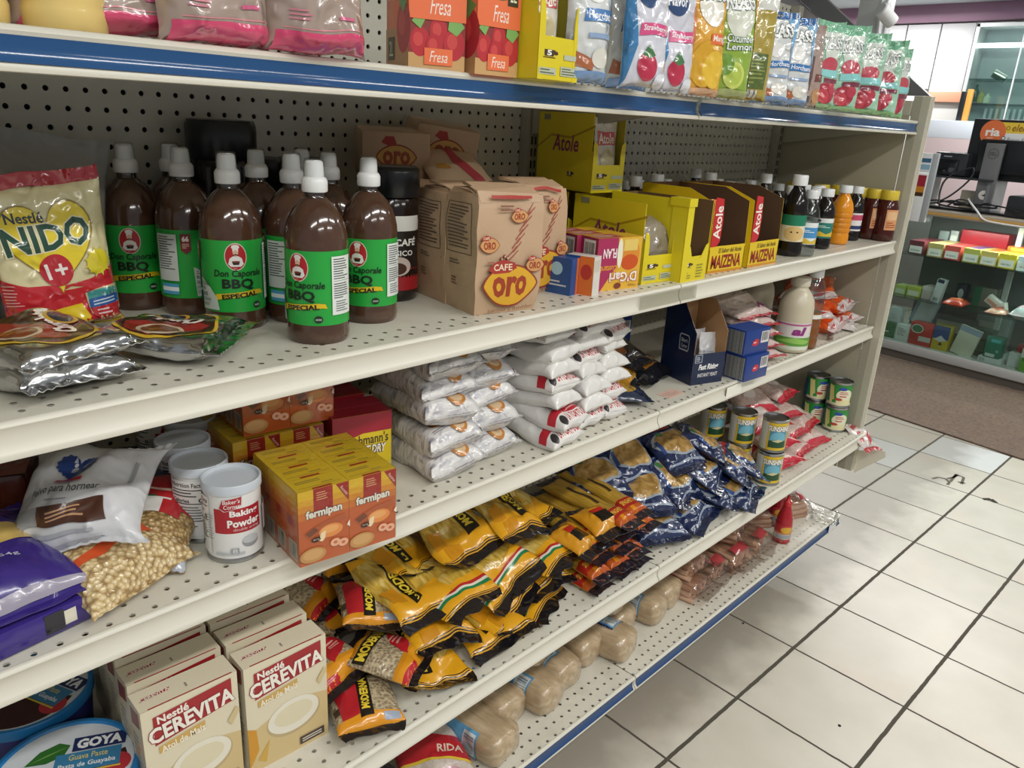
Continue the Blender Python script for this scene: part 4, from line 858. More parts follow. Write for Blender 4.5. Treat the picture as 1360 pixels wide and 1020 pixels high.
# barbecue sauce bottles
def bbq():
    K = Kit('sauce_bottle', 'bottle')
    br = speckmat('bbq_sauce', '#422b20', '#523829', 40, 'noise', .14, .05, None, None, .6)
    rib = lambda t, z: 1
    prof = [(.026, .006), (.033, .001), (.038, .0), (.0405, .004), (.0415, .012), (.0405, .02), (.0405, .027), (.0405, .124), (.0412, .13), (.0405, .14), (.038, .152), (.0335, .164), (.0275, .174), (.021, .181), (.0165, .185), (.0145, .187)]
    mb = MB(); mb.lathe(prof, br, 44); K.add('bottle_body', mb, angle=60)
    mb = MB(); mb.lathe([(.0147, .1865), (.0132, .190), (.0132, .196)], clearmat('clear_pet', '#cfc8c0', .12, .05), 28, capb=False, capt=False); mb.lathe([(.0122, .187), (.0122, .193)], br, 20); K.add('neck', mb)
    mb = MB(); mb.lathe([(.0155, .194), (.0165, .1955), (.0165, .2075), (.0152, .2105), (.0132, .2125), (.0112, .2135)], mat('#e4e5e4', 'plastic'), 32); mb.lathe([(.0124, .2125), (.0120, .224), (.0112, .2305), (.0090, .2325)], mat('#e9eae9', 'plastic'), 28)
    K.add('cap', mb, sub=None)
    mb = MB(); mb.lathe([(.0134, .2125), (.0130, .230), (.0118, .2345), (.009, .2352)], clearmat('overcap_clear', '#f6f7f7', .05, .1), 24, capb=False); K.add('dust_cover', mb, 'clear dome over the spout')
    g = '#27a23f'; z0, H = .0265, .097; W = 2*PI*.0408
    mb = MB(); mb.lathe([(.0408, z0), (.0408, z0+H)], mat(g, 'card'), 60, capb=False, capt=False)
    bl = '#16261a'
    chef = [El(.5, .78, .056, .19, '#dcd6c4', 40), El(.5, .78, .052, .178, '#b3232a', 40), El(.5, .915, .020, .033, '#e9e6de', 20), Rc(.486, .85, .514, .91, '#e9e6de'), El(.5, .835, .0135, .04, '#dcb79a', 20), Po([(.484, .81), (.5, .822), (.516, .81), (.5, .802)], '#3a2a22'), Po([(.462, .68), (.470, .76), (.487, .79), (.513, .79), (.530, .76), (.538, .68), (.525, .645), (.475, .645)], '#e9e6de'), Po([(.480, .715), (.520, .715), (.514, .67), (.486, .67)], '#2c2622'), El(.5, .715, .02, .012, '#8a3a2a', 14), Ln(.486, .615, .514, .635, 1, '#d8a8a0')]
    front = chef+[Tx('Don Caporale', .385, .475, .635, .60, bl, .02, .15), Tx('BBQ', .425, .315, .585, .475, bl, .035), Po([(.39, .17), (.42, .19), (.62, .245), (.645, .235), (.635, .30), (.60, .31), (.41, .262), (.385, .25)], '#d9b81f'), Tx('ESPECIAL', .42, .205, .605, .275, '#241f12', .05, 0, .09), El(.60, .09, .022, .05, '#222a24', 16), Rc(.585, .075, .615, .1, '#8fa08f')]
    right = [Rc(.67, .14, .80, .93, '#dfe3de'), Ln(.68, .62, .79, .91, 9, '#3c423e', 3), Rc(.68, .6, .79, .605, '#222222'), Ln(.68, .36, .78, .58, 7, '#4a504c', 5), Ln(.69, .18, .79, .34, 5, '#6a706c', 7)]
    left = [Po([(.30, .03), (.405, .03), (.395, .2), (.36, .34), (.30, .46), (.29, .46)], '#bfcabf')]+[Tx(t, .302, .36-k*.072, .302+.007*len(t), .415-k*.072, '#3a443c' if k < 3 else '#7f8a80', .02) for k, t in enumerate(['CLASSIC', 'BBQ', 'SAUCE', 'HONDURAN', 'QUALITY'])]+[Po([(.235, .95), (.285, .95), (.285, .72), (.26, .66), (.235, .72)], '#7a1f24'), Tx('66', .243, .84, .277, .92, '#efe6d8', .04), Ln(.243, .74, .277, .82, 3, '#d9b8a8', 2)]
    back = [Rc(.095, .26, .215, .94, '#c9cfc8'), Ln(.105, .42, .205, .92, 14, '#4a504c', 8), Rc(.11, .06, .21, .22, '#4f9fc4'), Rc(.11, .11, .21, .17, '#e9eef0')]
    prt(mb, cylS(lambda z: .0408, z0, H), W, H, front+right+left+back, 'card', .005, .0003, .00008)
    K.add('label', mb)
    return K
KB = bbq(); GB = 'green labelled sauce bottles'
def bottle_at(K, px, py, r, yaw, lb, grp, z=Z2, sc=None):
    f = at(px, py, z); d = (f-CAM); d.z = 0; d.normalize(); return K.put(f+d*r, lb, grp, rot=(0, 0, yaw), scale=sc)
view = lambda px, py, z=Z2: math.atan2((at(px, py, z)-CAM).x, (at(px, py, z)-CAM).y)   # turn that makes a thing face the camera
for px, py, t, lb in [(187, 413, -.12, 'green labelled sauce bottle, leftmost of the front ones, beside the yellow milk bag'),
                      (257, 420, 1.45, 'green labelled sauce bottle second from left, its white back panel showing'),
                      (315, 440, .10, 'green labelled sauce bottle third from left, round logo turned to the right'),
                      (424, 459, -.62, 'nearest and largest green labelled sauce bottle, at the middle of the row'),
                      (491, 431, -.42, 'rightmost green labelled sauce bottle, before the coffee jars'),
                      (395, 430, 1.55, 'green labelled sauce bottle hidden behind the nearest one, only its left side showing')]:
    bottle_at(KB, px, py, .041, -view(px, py)+t, lb, GB)
for x, y, t, lb in [(-.822, .165, 0, 'green labelled sauce bottle far back behind the leftmost one, spout peeping over'), (-.748, .125, 0, 'green labelled sauce bottle far back behind the second one, spout peeping over'),
                    (-.745, .052, 1.2, 'green labelled sauce bottle behind the third from left'), (-.655, .075, .3, 'green labelled sauce bottle in the rear, left cap of the pair over the nearest bottle'), (-.655, .0, .4, 'green labelled sauce bottle in the rear, right cap of the pair over the nearest bottle'), (-.715, .13, .4, 'green labelled sauce bottle in the rear behind the third, white cap edge only')]:
    KB.put(V((x, y, Z2)), lb, GB, rot=(0, 0, t))

# black lidded coffee jars
def coffeejar():
    K = Kit('coffee_jar', 'jar'); r = .043
    mb = MB(); mb.lathe([(.035, 0), (.041, .004), (r, .02), (r, .05), (.040, .075), (.040, .11), (r, .135), (r, .15), (.038, .166), (.036, .17)], mat('#1d1310', 'gloss'), 36); K.add('jar_body', mb, angle=60)
    mb = MB(); mb.lathe([(.043, .168), (.0445, .17), (.0445, .206), (.043, .212), (.038, .2145)], mat('#15171a', 'plastic'), 36); K.add('lid', mb, angle=50)
    mb = MB(); z0, H = .02, .12; rf = lambda z: .0435-.0029*max(0, 1-abs(z-.092)/.06)
    mb.lathe([(rf(z0+k*H/10), z0+k*H/10) for k in range(11)], mat('#a31d26', 'card'), 40, capb=False, capt=False)
    W = 2*PI*.042
    prt(mb, cylS(rf, z0, H), W, H, [Po([(.2, .30), (.8, .30), (.8, .8), (.2, .8)], '#221a18'), Po([(.3, .80), (.7, .80), (.66, 1), (.34, 1)], '#dcdad4'), Tx('NESCAFÉ', .36, .60, .64, .72, '#ecebe6', .03), Tx('CLÁSICO', .39, .47, .61, .56, '#ecebe6', .02), El(.5, .33, .09, .13, '#c9b8ae'), El(.5, .30, .06, .08, '#4a2a1c')], 'card', .006)
    K.add('label', mb); return K
KC = coffeejar()
for x, y, t, lb in [(-.543, -.01, -.45, 'black lidded coffee jar with red and black label between the sauce bottles and coffee bags'), (-.60, .16, -.6, 'black lidded coffee jar in the shade behind the sauce bottles, right one'), (-.685, .17, -.6, 'black lidded coffee jar in the shade behind the sauce bottles, middle one')]:
    KC.put(V((x, y, Z2)), lb, 'black lidded coffee jars', rot=(0, 0, t))
KC.put(V((-.66, .135, Z2+.0)), 'black lidded coffee jar standing on the shelf behind the third sauce bottle', 'black lidded coffee jars', rot=(0, 0, -.5)) if False else None
mb = MB(); mb.bbox((-.05, -.04, 0), (.05, .04, .29), mat('#16181b', 'plastic'), .012); o = mb.build('tall_tin'); o.location = V((-.70, .148, Z2)); o.rotation_euler = (0, 0, 0)
bpy.data.objects.remove(o)
mb = MB(); mb.lathe([(.045, 0), (.05, .005), (.05, .20), (.046, .215)], mat('#1b1514', 'gloss'), 32); K = Kit('coffee_jar', 'jar').add('jar_body', mb); mb = MB(); mb.lathe([(.05, .213), (.052, .216), (.052, .262), (.049, .27)], mat('#14171c', 'plastic'), 32); K.add('lid', mb, angle=50)
K.put(V((-.745, .185-.03, Z2)), 'tallest black lidded coffee jar standing at the back between sauce bottles', 'black lidded coffee jars')

# paper coffee bags
def coffeebag(seed, top='fold'):
    w, d, h = .116, .085, .185
    K = Kit('coffee_bag', 'bag'); mb = MB(); off = V((seed*3.1, seed*1.3, 0))
    # crumpled block: a box grid pushed about by noise
    n = [9, 6, 11]
    def wob(p):
        f = .0035+.004*max(0, p.z/h-.85)/.15
        q = V((noise.noise(p*24+off), noise.noise(p*24+off+V((9, 0, 0))), noise.noise(p*24+off+V((0, 9, 0)))*.6))
        bul = (1-(2*p.z/h-1)**4)*.005
        s = V((p.x*(1+bul/w*2), p.y*(1+bul/d*2.2), p.z))
        return s+q*f
    def facegrid(S, a, b, m):
        vs = [wob(S(i/a, j/b)) for j in range(b+1) for i in range(a+1)]
        mb.add(vs, [(j*(a+1)+i, j*(a+1)+i+1, (j+1)*(a+1)+i+1, (j+1)*(a+1)+i) for j in range(b) for i in range(a)], m)
    kr = mat('#bfa081', 'kraft')
    Ss = {}
    for k in ('front', 'back', 'left', 'right', 'top'):
        f, W, H = face(w, d, h, k); Ss[k] = (f, W, H); facegrid(lambda u, v, f=f: f(u, v, 0), *( {'front': (9, 11), 'back': (9, 11), 'left': (6, 11), 'right': (6, 11), 'top': (9, 6)}[k]), kr)
    mb.box((-w/2+.004, -d/2+.004, 0), (w/2-.004, d/2-.004, .002), kr)
    def leaf(u, v, s, big=False):
        lens = lambda a, b_: [(u+a*math.cos(t), v+b_*math.copysign(abs(math.sin(t))**1.45, math.sin(t))) for t in [2*PI*k/36 for k in range(36)]]
        q = [Po(lens(s*1.06, s*.46), '#8e3522'), Po(lens(s*1.0, s*.42), '#d9a52a' if big else '#cf9a62')]
        q += [Tx('oro' if big else 'ORO', u-s*.66, v-s*.24, u+s*.64, v+s*.2, '#9c3a1f', .04), Po([(u-s*.86, v+s*.36), (u-s*.68, v+s*.50), (u-s*.3, v+s*.58), (u+s*.08, v+s*.50), (u+s*.16, v+s*.38), (u-s*.1, v+s*.28), (u-s*.6, v+s*.26)], '#a8352c'), Tx('CAFE', u-s*.64, v+s*.33, u+s*.0, v+s*.48, '#ecd8b8', .02)]
        return ('g', q)
    hair = []
    for k in range(6):   # plait drawn as slanted red lines
        t = k/6; u0, v0 = .52+.32*t, .50+.42*t
        hair += [Po([(u0-.075+.05*t, v0+.0), (u0+.06, v0+.085), (u0+.062, v0+.075), (u0-.07+.05*t, v0-.012)], '#9c4a3a'), Po([(u0-.05, v0-.03), (u0+.085, v0+.05), (u0+.087, v0+.04), (u0-.045, v0-.042)], '#9c4a3a')]
    dots = [El(.42+.1*math.cos(a)*r_, .46+.09*math.sin(a)*r_, .018, .016, '#9c4a3a', 10) for a, r_ in [(k*.9, .3+.1*(k % 7)) for k in range(18)]]+[El(.42+.1*math.cos(a)*r_, .46+.09*math.sin(a)*r_, .011, .010, '#cdb094', 10) for a, r_ in [(k*.9, .3+.1*(k % 7)) for k in range(18)]]
    fr = [('G', hair), ('g', dots), leaf(.16, .60, .14), leaf(.62, .83, .12), leaf(.86, .42, .14), leaf(.5, .25, .40, True), Tx('Sabroso y Rendidor', .16, .025, .92, .065, '#7a4a34', .0, .1, .05), Ln(.3, .87, .5, .93, 2, '#8a5a48', 2), Ln(.12, .44, .3, .48, 1, '#9c6a58', 3), Rc(.2, .965, .8, .99, '#a8352c')]
    frame = [Rc(.08, .50, .84, .505, '#4a3c30'), Rc(.08, .915, .84, .92, '#4a3c30'), Rc(.08, .50, .095, .92, '#4a3c30'), Rc(.825, .50, .84, .92, '#4a3c30')]
    sd = [('G', frame), Ln(.14, .54, .8, .90, 13, '#6a5a4c', 6), Ln(.2, .40, .62, .45, 2, '#7a6a5a', 3), Ln(.25, .22, .5, .3, 3, '#7a5a4a', 4)]
    for k, ops in (('front', fr), ('left', sd), ('right', sd), ('back', fr)):
        f, W, H = Ss[k]
        def S(u, v, o, f=f):
            e = .002; p = wob(f(u, v, 0)); nn = (wob(f(u+e, v, 0))-wob(f(u-e, v, 0))).cross(wob(f(u, v+e, 0))-wob(f(u, v-e, 0))).normalized(); return p+nn*o
        prt(mb, S, W, H, ops, 'kraft', .006, .0008, .0001)
    K.add('paper_body', mb, angle=40, fix=False)
    # folded crown
    mb = MB()
    a = .012+.006*noise.noise(off)
    mb.prism([(-d*.46, h-.002), (-d*.3, h+.006), (d*.05, h+.010), (d*.36, h+.006), (d*.45, h-.003), (d*.1, h-.008)], -w*.48, w*.48, kr, axis=0)
    mb.prism([(-d*.42, h+.005), (d*.1, h+.016), (d*.30, h+.014), (d*.12, h+.012)], -w*.44, w*.46, kr, axis=0)
    mb.prism([(-d*.5, h-.010), (-d*.47, h+.004), (-d*.2, h+.013), (-d*.44, h+.001)], -w*.47, w*.47, kr, axis=0)
    for i, v in enumerate(mb.v):
        p = V(v); mb.v[i] = tuple(p+V((noise.noise(p*30+off), noise.noise(p*30-off), noise.noise(p*27)))*.010)
    K.add('folded_top', mb, smooth=False)
    return K
K1, K2 = coffeebag(1), coffeebag(2)
yw = -.18
K1.put(V((-.450, -.152, Z2)), 'tan paper coffee bag at the very front, big yellow oval facing out', 'paper coffee bags', rot=(0, 0, yw))
K2.put(V((-.435, -.062, Z2)), 'tan paper coffee bag directly behind the front one, printed side panel showing', 'paper coffee bags', rot=(0, 0, yw+.02), scale=(1.0, 1, .97))
K2.put(V((-.302, -.082, Z2)), 'tan paper coffee bag to the right, half hidden by the front one', 'paper coffee bags', rot=(0, 0, .02), scale=(1, 1, 1.0))
K1.put(V((-.475, .045, Z2)), 'tan paper coffee bag shaded behind, right of the black lidded jar', 'paper coffee bags', rot=(0, 0, yw-.4), scale=(1, 1, .95))
def lyingbag(seed):
    K = Kit('coffee_bag', 'bag'); w, d, h = .12, .10, .085; off = V((seed*2, 5, seed)); mb = MB()
    mb.bbox((-w/2, -d/2, 0), (w/2, d/2, h), mat('#bfa081', 'kraft'), .006)
    f, W, H = face(w, d, h, 'front')
    prt(mb, f, W, H, [Po([(.5+.30*math.cos(t), .5+.25*math.copysign(abs(math.sin(t))**1.45, math.sin(t))) for t in [2*PI*k/36 for k in range(36)]], '#8e3522'), Po([(.5+.28*math.cos(t), .5+.22*math.copysign(abs(math.sin(t))**1.45, math.sin(t))) for t in [2*PI*k/36 for k in range(36)]], '#cf9f52'), Tx('oro', .3, .34, .7, .62, '#9c4a2a', .04), Po([(.28, .78), (.34, .9), (.46, .9), (.5, .76), (.4, .7)], '#a8352c'), Ln(.3, .08, .7, .14, 1, '#8a6a52')], 'kraft')
    return K.add('paper_body', mb)
lyingbag(1).put(V((-.44, .125, Z2+.182)), 'tan coffee bag lying on top at the back, left one with a small oval emblem', 'paper coffee bags', rot=(.06, 0, -.5))
lyingbag(2).put(V((-.33, .13, Z2+.196)), 'tan coffee bag lying on top at the back, right one tipped towards the upright post', 'paper coffee bags', rot=(.12, .12, -.45))
K = pillow('coffee_bag', 'bag', .12, .12, .035, '#c7aa8c', None, e=(.0, .0), fin='kraft', seed=4, amp=.006, ops=[Po([(.4, 1), (.55, 1), (.62, .5), (.85, 0), (.68, 0), (.45, .5)], '#b8404a'), El(.25, .35, .12, .08, '#b8863a')], kb=.6)
K.put(V((-.375, .03, Z2+.205)), 'small folded tan packet with a red stripe lying on the upright coffee bags', 'paper coffee bags', rot=(.45, 0, -.35))

# yellow starch drink cartons
KA = atole_tray(.10, .20, .155)
KA.put(V((-.020+.01, -.092, Z2)), 'yellow display carton with brown interior, lower one below the tall stacked carton', 'yellow display cartons', rot=(0, 0, -.10))
Kp = MB()
p0 = V((-.010, -.092, Z2))
wr = pillow('packet_block', 'packet', .085, .16, .12, '#8f8577', None, e=(0, 0), fin='crinkle', seed=31, stand=False, amp=.004, pu=8, pv=8, blunt=.3, kb=.9)
wr.put(p0+V((-.003, -.012, .062)), 'grey clear wrapped block of packets inside the lower yellow carton', rot=(0, 0, -.10))
A2 = atole_tray(.095, .17, .155); P2 = V((.015, .06, Z2+.158))
KA2b = atole_tray(.10, .16, .155); KA2b.put(V((.01, .105, Z2)), 'yellow display carton at the back carrying the tall stacked carton', 'yellow display cartons', rot=(0, 0, -.08))
A2.put(P2, 'yellow display carton stacked on top at the back holding clear packets', 'yellow display cartons', rot=(0, 0, -.10))
for k in range(3): packet(60+k, W=.068, H=.148).put(P2+V((.0, -.068+.03*k, .002)), ['front', 'second', 'third'][k]+' clear packet inside the topmost yellow carton at the back', 'packets in the stacked yellow carton', rot=(-.05, 0, -.1))
Kx = atole_tray(.085, .14, .15); Kx.put(V((-.115, .13, Z2)), 'yellow display carton at the back left, mostly hidden by the tan coffee bags', 'yellow display cartons', rot=(0, 0, -.05))
# tall empty carton with one bright front strip
Ks = Kit('display_carton', 'carton')
mb = tray(.092, .19, .16, .05, [(0, 0), (1, 0), (1, 1), (0, 1)], YEL, '#6b5238', {'left': [Rc(.0, .1, 1, .115, '#b3a01f'), cup5(.9, .26, .05)]})
mb.prism([(-.046, 0), (.046, 0), (.046, .075), (.036, .07), (.02, .045), (-.012, .045), (-.022, .07), (-.03, .075), (-.046, .075)], -.0965, -.0952, mat(YEL, 'card'), axis=1)
prt(mb, lambda u, v, o: V((-.046+u*.092, -.0966-o, v*.05)), .092, .05, [cup5(.2, .68, .16), Ln(.04, .1, .4, .4, 3, '#8f8a3c'), Ln(.58, .1, .96, .7, 5, '#8f8a3c', 4)], 'card')
mb.box((-.046, -.0955, .16), (-.046+.002, .095, .163), mat(YEL, 'card'))
Ks.add('carton_shell', mb, smooth=False)
mb = MB(); mb.prism([(-.095, .0), (-.06, .0), (-.06, .145), (-.055, .163), (-.10, .163), (-.095, .145)], -.0475, -.0462, mat(YEL, 'card'), axis=0); mb.box((-.0475, -.0975, .0), (-.026, -.096, .150), mat(YEL, 'card')); mb.box((-.05, -.1, .150), (-.022, -.055, .166), mat(YEL, 'card')); Ks.add('bright_flap', mb, smooth=False)
KSP = V((.066, -.125, Z2)); Ks.put(KSP, 'yellow carton with brown inside and tall bright front strip, middle of the shelf', 'yellow display cartons', rot=(0, 0, -.02))
packet(71, W=.06, H=.09, body='#b9b2a4').put(KSP+V((.012, -.07, .004)), 'clear packet leaning inside the yellow carton with the bright strip', rot=(-.3, .1, 0))
# dessert mix boxes
def dgari():
    w, d, h = .112, .045, .098
    fr = [Rc(0, 0, 1, 1, '#dfae3a'), Po([(0, 0), (.12, 0), (.45, .46), (.45, 1), (0, 1)], '#a82f5a'), El(.74, .66, .22, .30, '#d98a32', 36), El(.74, .52, .2, .15, '#c9521f', 30), Rc(.58, .74, .9, .96, '#e2c46a'), El(.5, .70, .06, .28, '#e6e6cc', 24),
          Tx("D'Gari", .30, .14, .93, .34, '#f1e2d6', .03, 0, PI, '#b0562c', .05), Tx('Custard', .08, .36, .46, .48, '#e8a03c', .02, 0, PI), Tx('FLAN', .12, .62, .42, .80, '#f0dfe2', .03, 0, PI), El(.5, .08, .08, .06, '#7a3a2a', 18), Ln(.75, .05, .96, .1, 2, '#a8803a')]
    left = [Rc(0, 0, 1, 1, '#8f2a4a'), Rc(.15, .5, .85, .95, '#e2dfd8'), Lv(.2, .55, .8, .9, 14, '#2c2c2c', 3), Rc(.1, .1, .9, .4, '#c9ae78')]
    top = [Rc(0, 0, 1, 1, '#dfae3a'), Rc(.05, .1, .6, .9, '#b0355a'), Ln(.08, .2, .55, .85, 4, '#ecd0b8')]
    mb = MB(); carton(mb, w, d, h, '#dfae3a', {'front': fr, 'left': left, 'right': left, 'top': top}); return Kit('dessert_box', 'box').add('box_body', mb)
KD = dgari()
KD.put(V((-.146, -.165, Z2)), 'yellow and magenta dessert box standing upside down at the front before the yellow cartons', 'dessert boxes', rot=(0, 0, -.17))
KD.put(V((-.150, -.075, Z2)), 'yellow and magenta dessert box standing directly behind the upside down front one', 'dessert boxes', rot=(0, 0, -.22))
KD.put(V((-.148, -.118, Z2)), 'yellow and magenta dessert box squeezed between the two other dessert boxes', 'dessert boxes', rot=(0, 0, -.19))
mb = MB(); carton(mb, .03, .055, .07, '#d8d4cc', {'front': [Rc(0, 0, 1, 1, '#d9d5cd'), Rc(.1, .6, .9, .9, '#c9c4ba')], 'left': [Rc(0, 0, .5, 1, '#27508c'), Rc(.5, 0, 1, 1, '#d9702c'), El(.25, .5, .15, .12, '#8fc0d8'), El(.75, .6, .2, .2, '#b8382c')]}); o = mb.build('gelatin_box'); o.location = V((-.232, -.168, Z2)); o.rotation_euler = (0, 0, .25); props(o, 'small white and orange box leaning against the upside down dessert box', 'box', 'small gelatin boxes')
mb = MB(); carton(mb, .03, .055, .066, '#27508c', {'left': [Rc(0, 0, 1, 1, '#27508c'), El(.45, .7, .22, .18, '#9cc8dc'), Ln(.1, .2, .9, .4, 2, '#c2cad2')], 'front': [Rc(0, 0, .6, 1, '#27508c'), Rc(.6, 0, 1, 1, '#d9702c')]}); o = mb.build('gelatin_box'); o.location = V((-.262, -.145, Z2)); o.rotation_euler = (0, 0, .15); props(o, 'small blue box with pale round emblem between coffee bag and dessert box', 'box', 'small gelatin boxes')

# starch cartons with red flaps
def maizena():
    K = Kit('display_carton', 'carton'); w, d, h = .135, .20, .175
    fr = [Rc(0, 0, 1, .1, '#c98a1f'), Tx('MAIZENA', .08, .16, .92, .66, '#8d1f1c', .03, .05, .0), Tx('El Sabor del Atole', .25, .74, .9, .92, '#5a4424', .01, .2)]
    mb = tray(w, d, h, .058, [(0, 0), (1, 0), (1, 1), (.35, 1), (.02, .86), (0, .30)], '#e0c023', '#5f4632', {'front': fr})
    mb.box((-w/2+.002, d/2-.06, h-.03), (w/2-.002, d/2-.002, h-.028), mat('#d9b92a', 'card'))
    K.add('carton_shell', mb, smooth=False)
    mb = MB(); mb.prism([(-w/2, .058), (-w/2+.02, .058), (-w/2+.028, .064), (-w/2+.032, .07), (-w/2+.034, .11), (-w/2+.028, .158), (-w/2, .162)], -d/2-.0012, -d/2-.0002, mat('#c2262c', 'card'), axis=1)
    prt(mb, lambda u, v, o: V((-w/2+u*.034, -d/2-.0012-o, .06+v*.1)), .034, .1, [Tx('Atole', -.55, .36, 1.5, .62, '#f2eae0', .02, 0, PI/2)], 'card'); K.add('red_flap', mb, smooth=False); return K
KM = maizena()
M1 = V((.232, -.105, Z2)); M2 = V((.385, -.112, Z2))
KM.put(M1, 'yellow starch carton with red flap, left of the pair, a packet inside', 'starch display cartons', rot=(0, 0, -.08))
KM.put(M2, 'yellow starch carton with red flap, right of the pair, empty brown inside', 'starch display cartons', rot=(0, 0, -.03))
packet(80, '#d98f2c', .06, .15, [Rc(0, .0, .3, 1, '#c2262c'), Tx('Atole', -.15, .30, .45, .44, '#f2eae0', .02, 0, PI/2), Rc(.3, .85, 1, 1, '#dc7a2c'), El(.65, .4, .3, .25, '#e0c040')]).put(M1+V((-.03, -.06, .003)), 'orange and red starch packet standing inside the left starch carton', rot=(-.05, 0, -.2))
packet(81, '#dcd3b4', .055, .10, [El(.5, .35, .4, .28, '#e6e0c4'), El(.5, .35, .3, .2, '#b8863a'), Rc(.1, .7, .9, .9, '#b8652c')]).put(M1+V((.02, -.05, .003)), 'pale packet leaning inside the left starch carton', rot=(-.25, 0, .2))

# bottled flavourings behind the cartons, honey and small bottles at the end
def essence(body, lab=None, cap='#dfe1e1', h=.155, r=.026, clear=False):
    K = Kit('essence_bottle', 'bottle')
    m = clearmat('clear_bottle', '#e2e6e6', .12, .05) if clear else mat(body, 'gloss')
    mb = MB(); mb.lathe([(r*.8, 0), (r*.97, .003), (r, .008), (r, h*.16), (r*.95, h*.18), (r*.95, h*.52), (r, h*.55), (r, h*.60), (r*.88, h*.70), (r*.62, h*.79), (r*.46, h*.84), (r*.44, h*.88)], m, 26)
    K.add('bottle_body', mb, angle=60)
    mb = MB(); mb.lathe([(r*.55, h*.87), (r*.60, h*.875), (r*.60, h*.985), (r*.54, h)], mat(cap, 'plastic'), 24); K.add('cap', mb, angle=50)
    if lab:
        mb = MB(); z0, H = h*.19, h*.33; mb.lathe([(r*.965, z0), (r*.965, z0+H)], mat(lab[0], 'card'), 28, capb=False, capt=False); prt(mb, cylS(lambda z: r*.965, z0, H), 2*PI*r, H, lab[1], 'card', .006); K.add('label', mb)
    return K
dk = '#17110f'
lg = [Rc(0, .78, 1, 1, '#dfe3e0'), Rc(0, 0, 1, .78, '#2c7a6c'), Ln(.38, .52, .62, .66, 2, '#cfe6e0'), Po([(.3, .1), (.45, .35), (.55, .2), (.7, .38), (.68, .08)], '#d8b83c'), El(.42, .88, .03, .08, '#22304a', 14)]
lb_ = [Rc(0, .78, 1, 1, '#e2e6e6'), Rc(0, .3, 1, .78, '#4a8fc4'), Ln(.38, .54, .62, .68, 2, '#e6eef2'), Po([(.34, .05), (.46, .3), (.56, .14), (.7, .3), (.68, .02)], '#d8b83c')]
lt = [Rc(0, .6, 1, 1, '#1f7a5a'), El(.5, .3, .14, .28, '#d9b87a'), El(.46, .36, .015, .03, '#2a2018', 10), El(.54, .36, .015, .03, '#2a2018', 10)]
KE = essence(dk); KEl = essence(dk, ('#d9c9a8', lg)); GE = 'dark vanilla bottles with white caps'
xs = [(.26, .02), (.33, .07), (.40, .02), (.46, .08), (.52, .03), (.58, .08), (.60, -.02), (.66, .05), (.71, -.03), (.30, .13), (.37, .15), (.50, .15), (.63, .14), (.72, .12), (.80, .06)]
for k, (x, y) in enumerate(xs): KE.put(V((x, y, Z2)), 'dark bottle with white cap in the crowd behind the yellow starch cartons', GE, scale=(1, 1, 1.05 if k % 4 else 1.22))
for k, (x, y) in enumerate([(.17, .12), (.215, .05), (.22, .15)]): KE.put(V((x, y, Z2)), 'dark bottle with white cap standing right of the stacked yellow carton', 'dark bottles beside the stacked carton', scale=(1, 1, 1.18))
K = essence(dk, ('#e2d8c0', lt), h=.20, r=.031); bottle_at(K, 1046, 341, .031, -.95, 'tall dark syrup bottle with a tan face label touching the right starch carton', None)
K = essence('#e6ebec', ('#dfe6ea', lb_), h=.165, r=.027, clear=True); bottle_at(K, 1065, 341, .027, -1.0, 'clear flavouring bottle with a blue label, second from the right starch carton', 'flavouring bottles')
K = essence(dk, ('#dfe3e0', lg), h=.16, r=.029); bottle_at(K, 1086, 331, .029, -1.0, 'black flavouring bottle with a teal label next to the orange one', 'flavouring bottles')
K = essence('#e2901f', None, h=.165, r=.030)
mb = MB(); 
for q in range(4): mb.lathe([(.0296, .035+q*.014), (.0306, .038+q*.014), (.0306, .043+q*.014), (.0296, .046+q*.014)], mat('#dc8a1c', 'gloss'), 26, capb=False, capt=False)
K.add('ribs', mb); bottle_at(K, 1110, 325, .03, -1.0, 'bright orange drink bottle with white cap, near the shelf end', 'flavouring bottles')
K = essence(dk, ('#e6e2e2', [Rc(0, .6, 1, .9, '#c24a6a'), Rc(0, .1, 1, .3, '#2a3a6a')]), h=.158, r=.027); bottle_at(K, 1127, 320, .027, -1.0, 'dark bottle with pink and white label right of the orange one', 'flavouring bottles')
K = essence(dk, ('#e6e2e2', [Rc(0, .5, 1, .7, '#c23a3a'), Rc(0, .0, 1, .3, '#d9a03c')]), h=.15, r=.026); K.put(V((1.05, -.115, Z2)), 'dark bottle with red and white label half hidden beside the honey bottles', 'flavouring bottles', rot=(0, 0, -1))
for x, y in [(.80, -.07), (.86, -.04), (.86, -.11), (.93, -.08), (.97, -.03), (.90, .02), (1.0, -.06)]: KEl.put(V((x, y, Z2)), 'dark flavouring bottle standing behind the teal labelled and orange bottles', 'rear flavouring bottles', rot=(0, 0, -1))
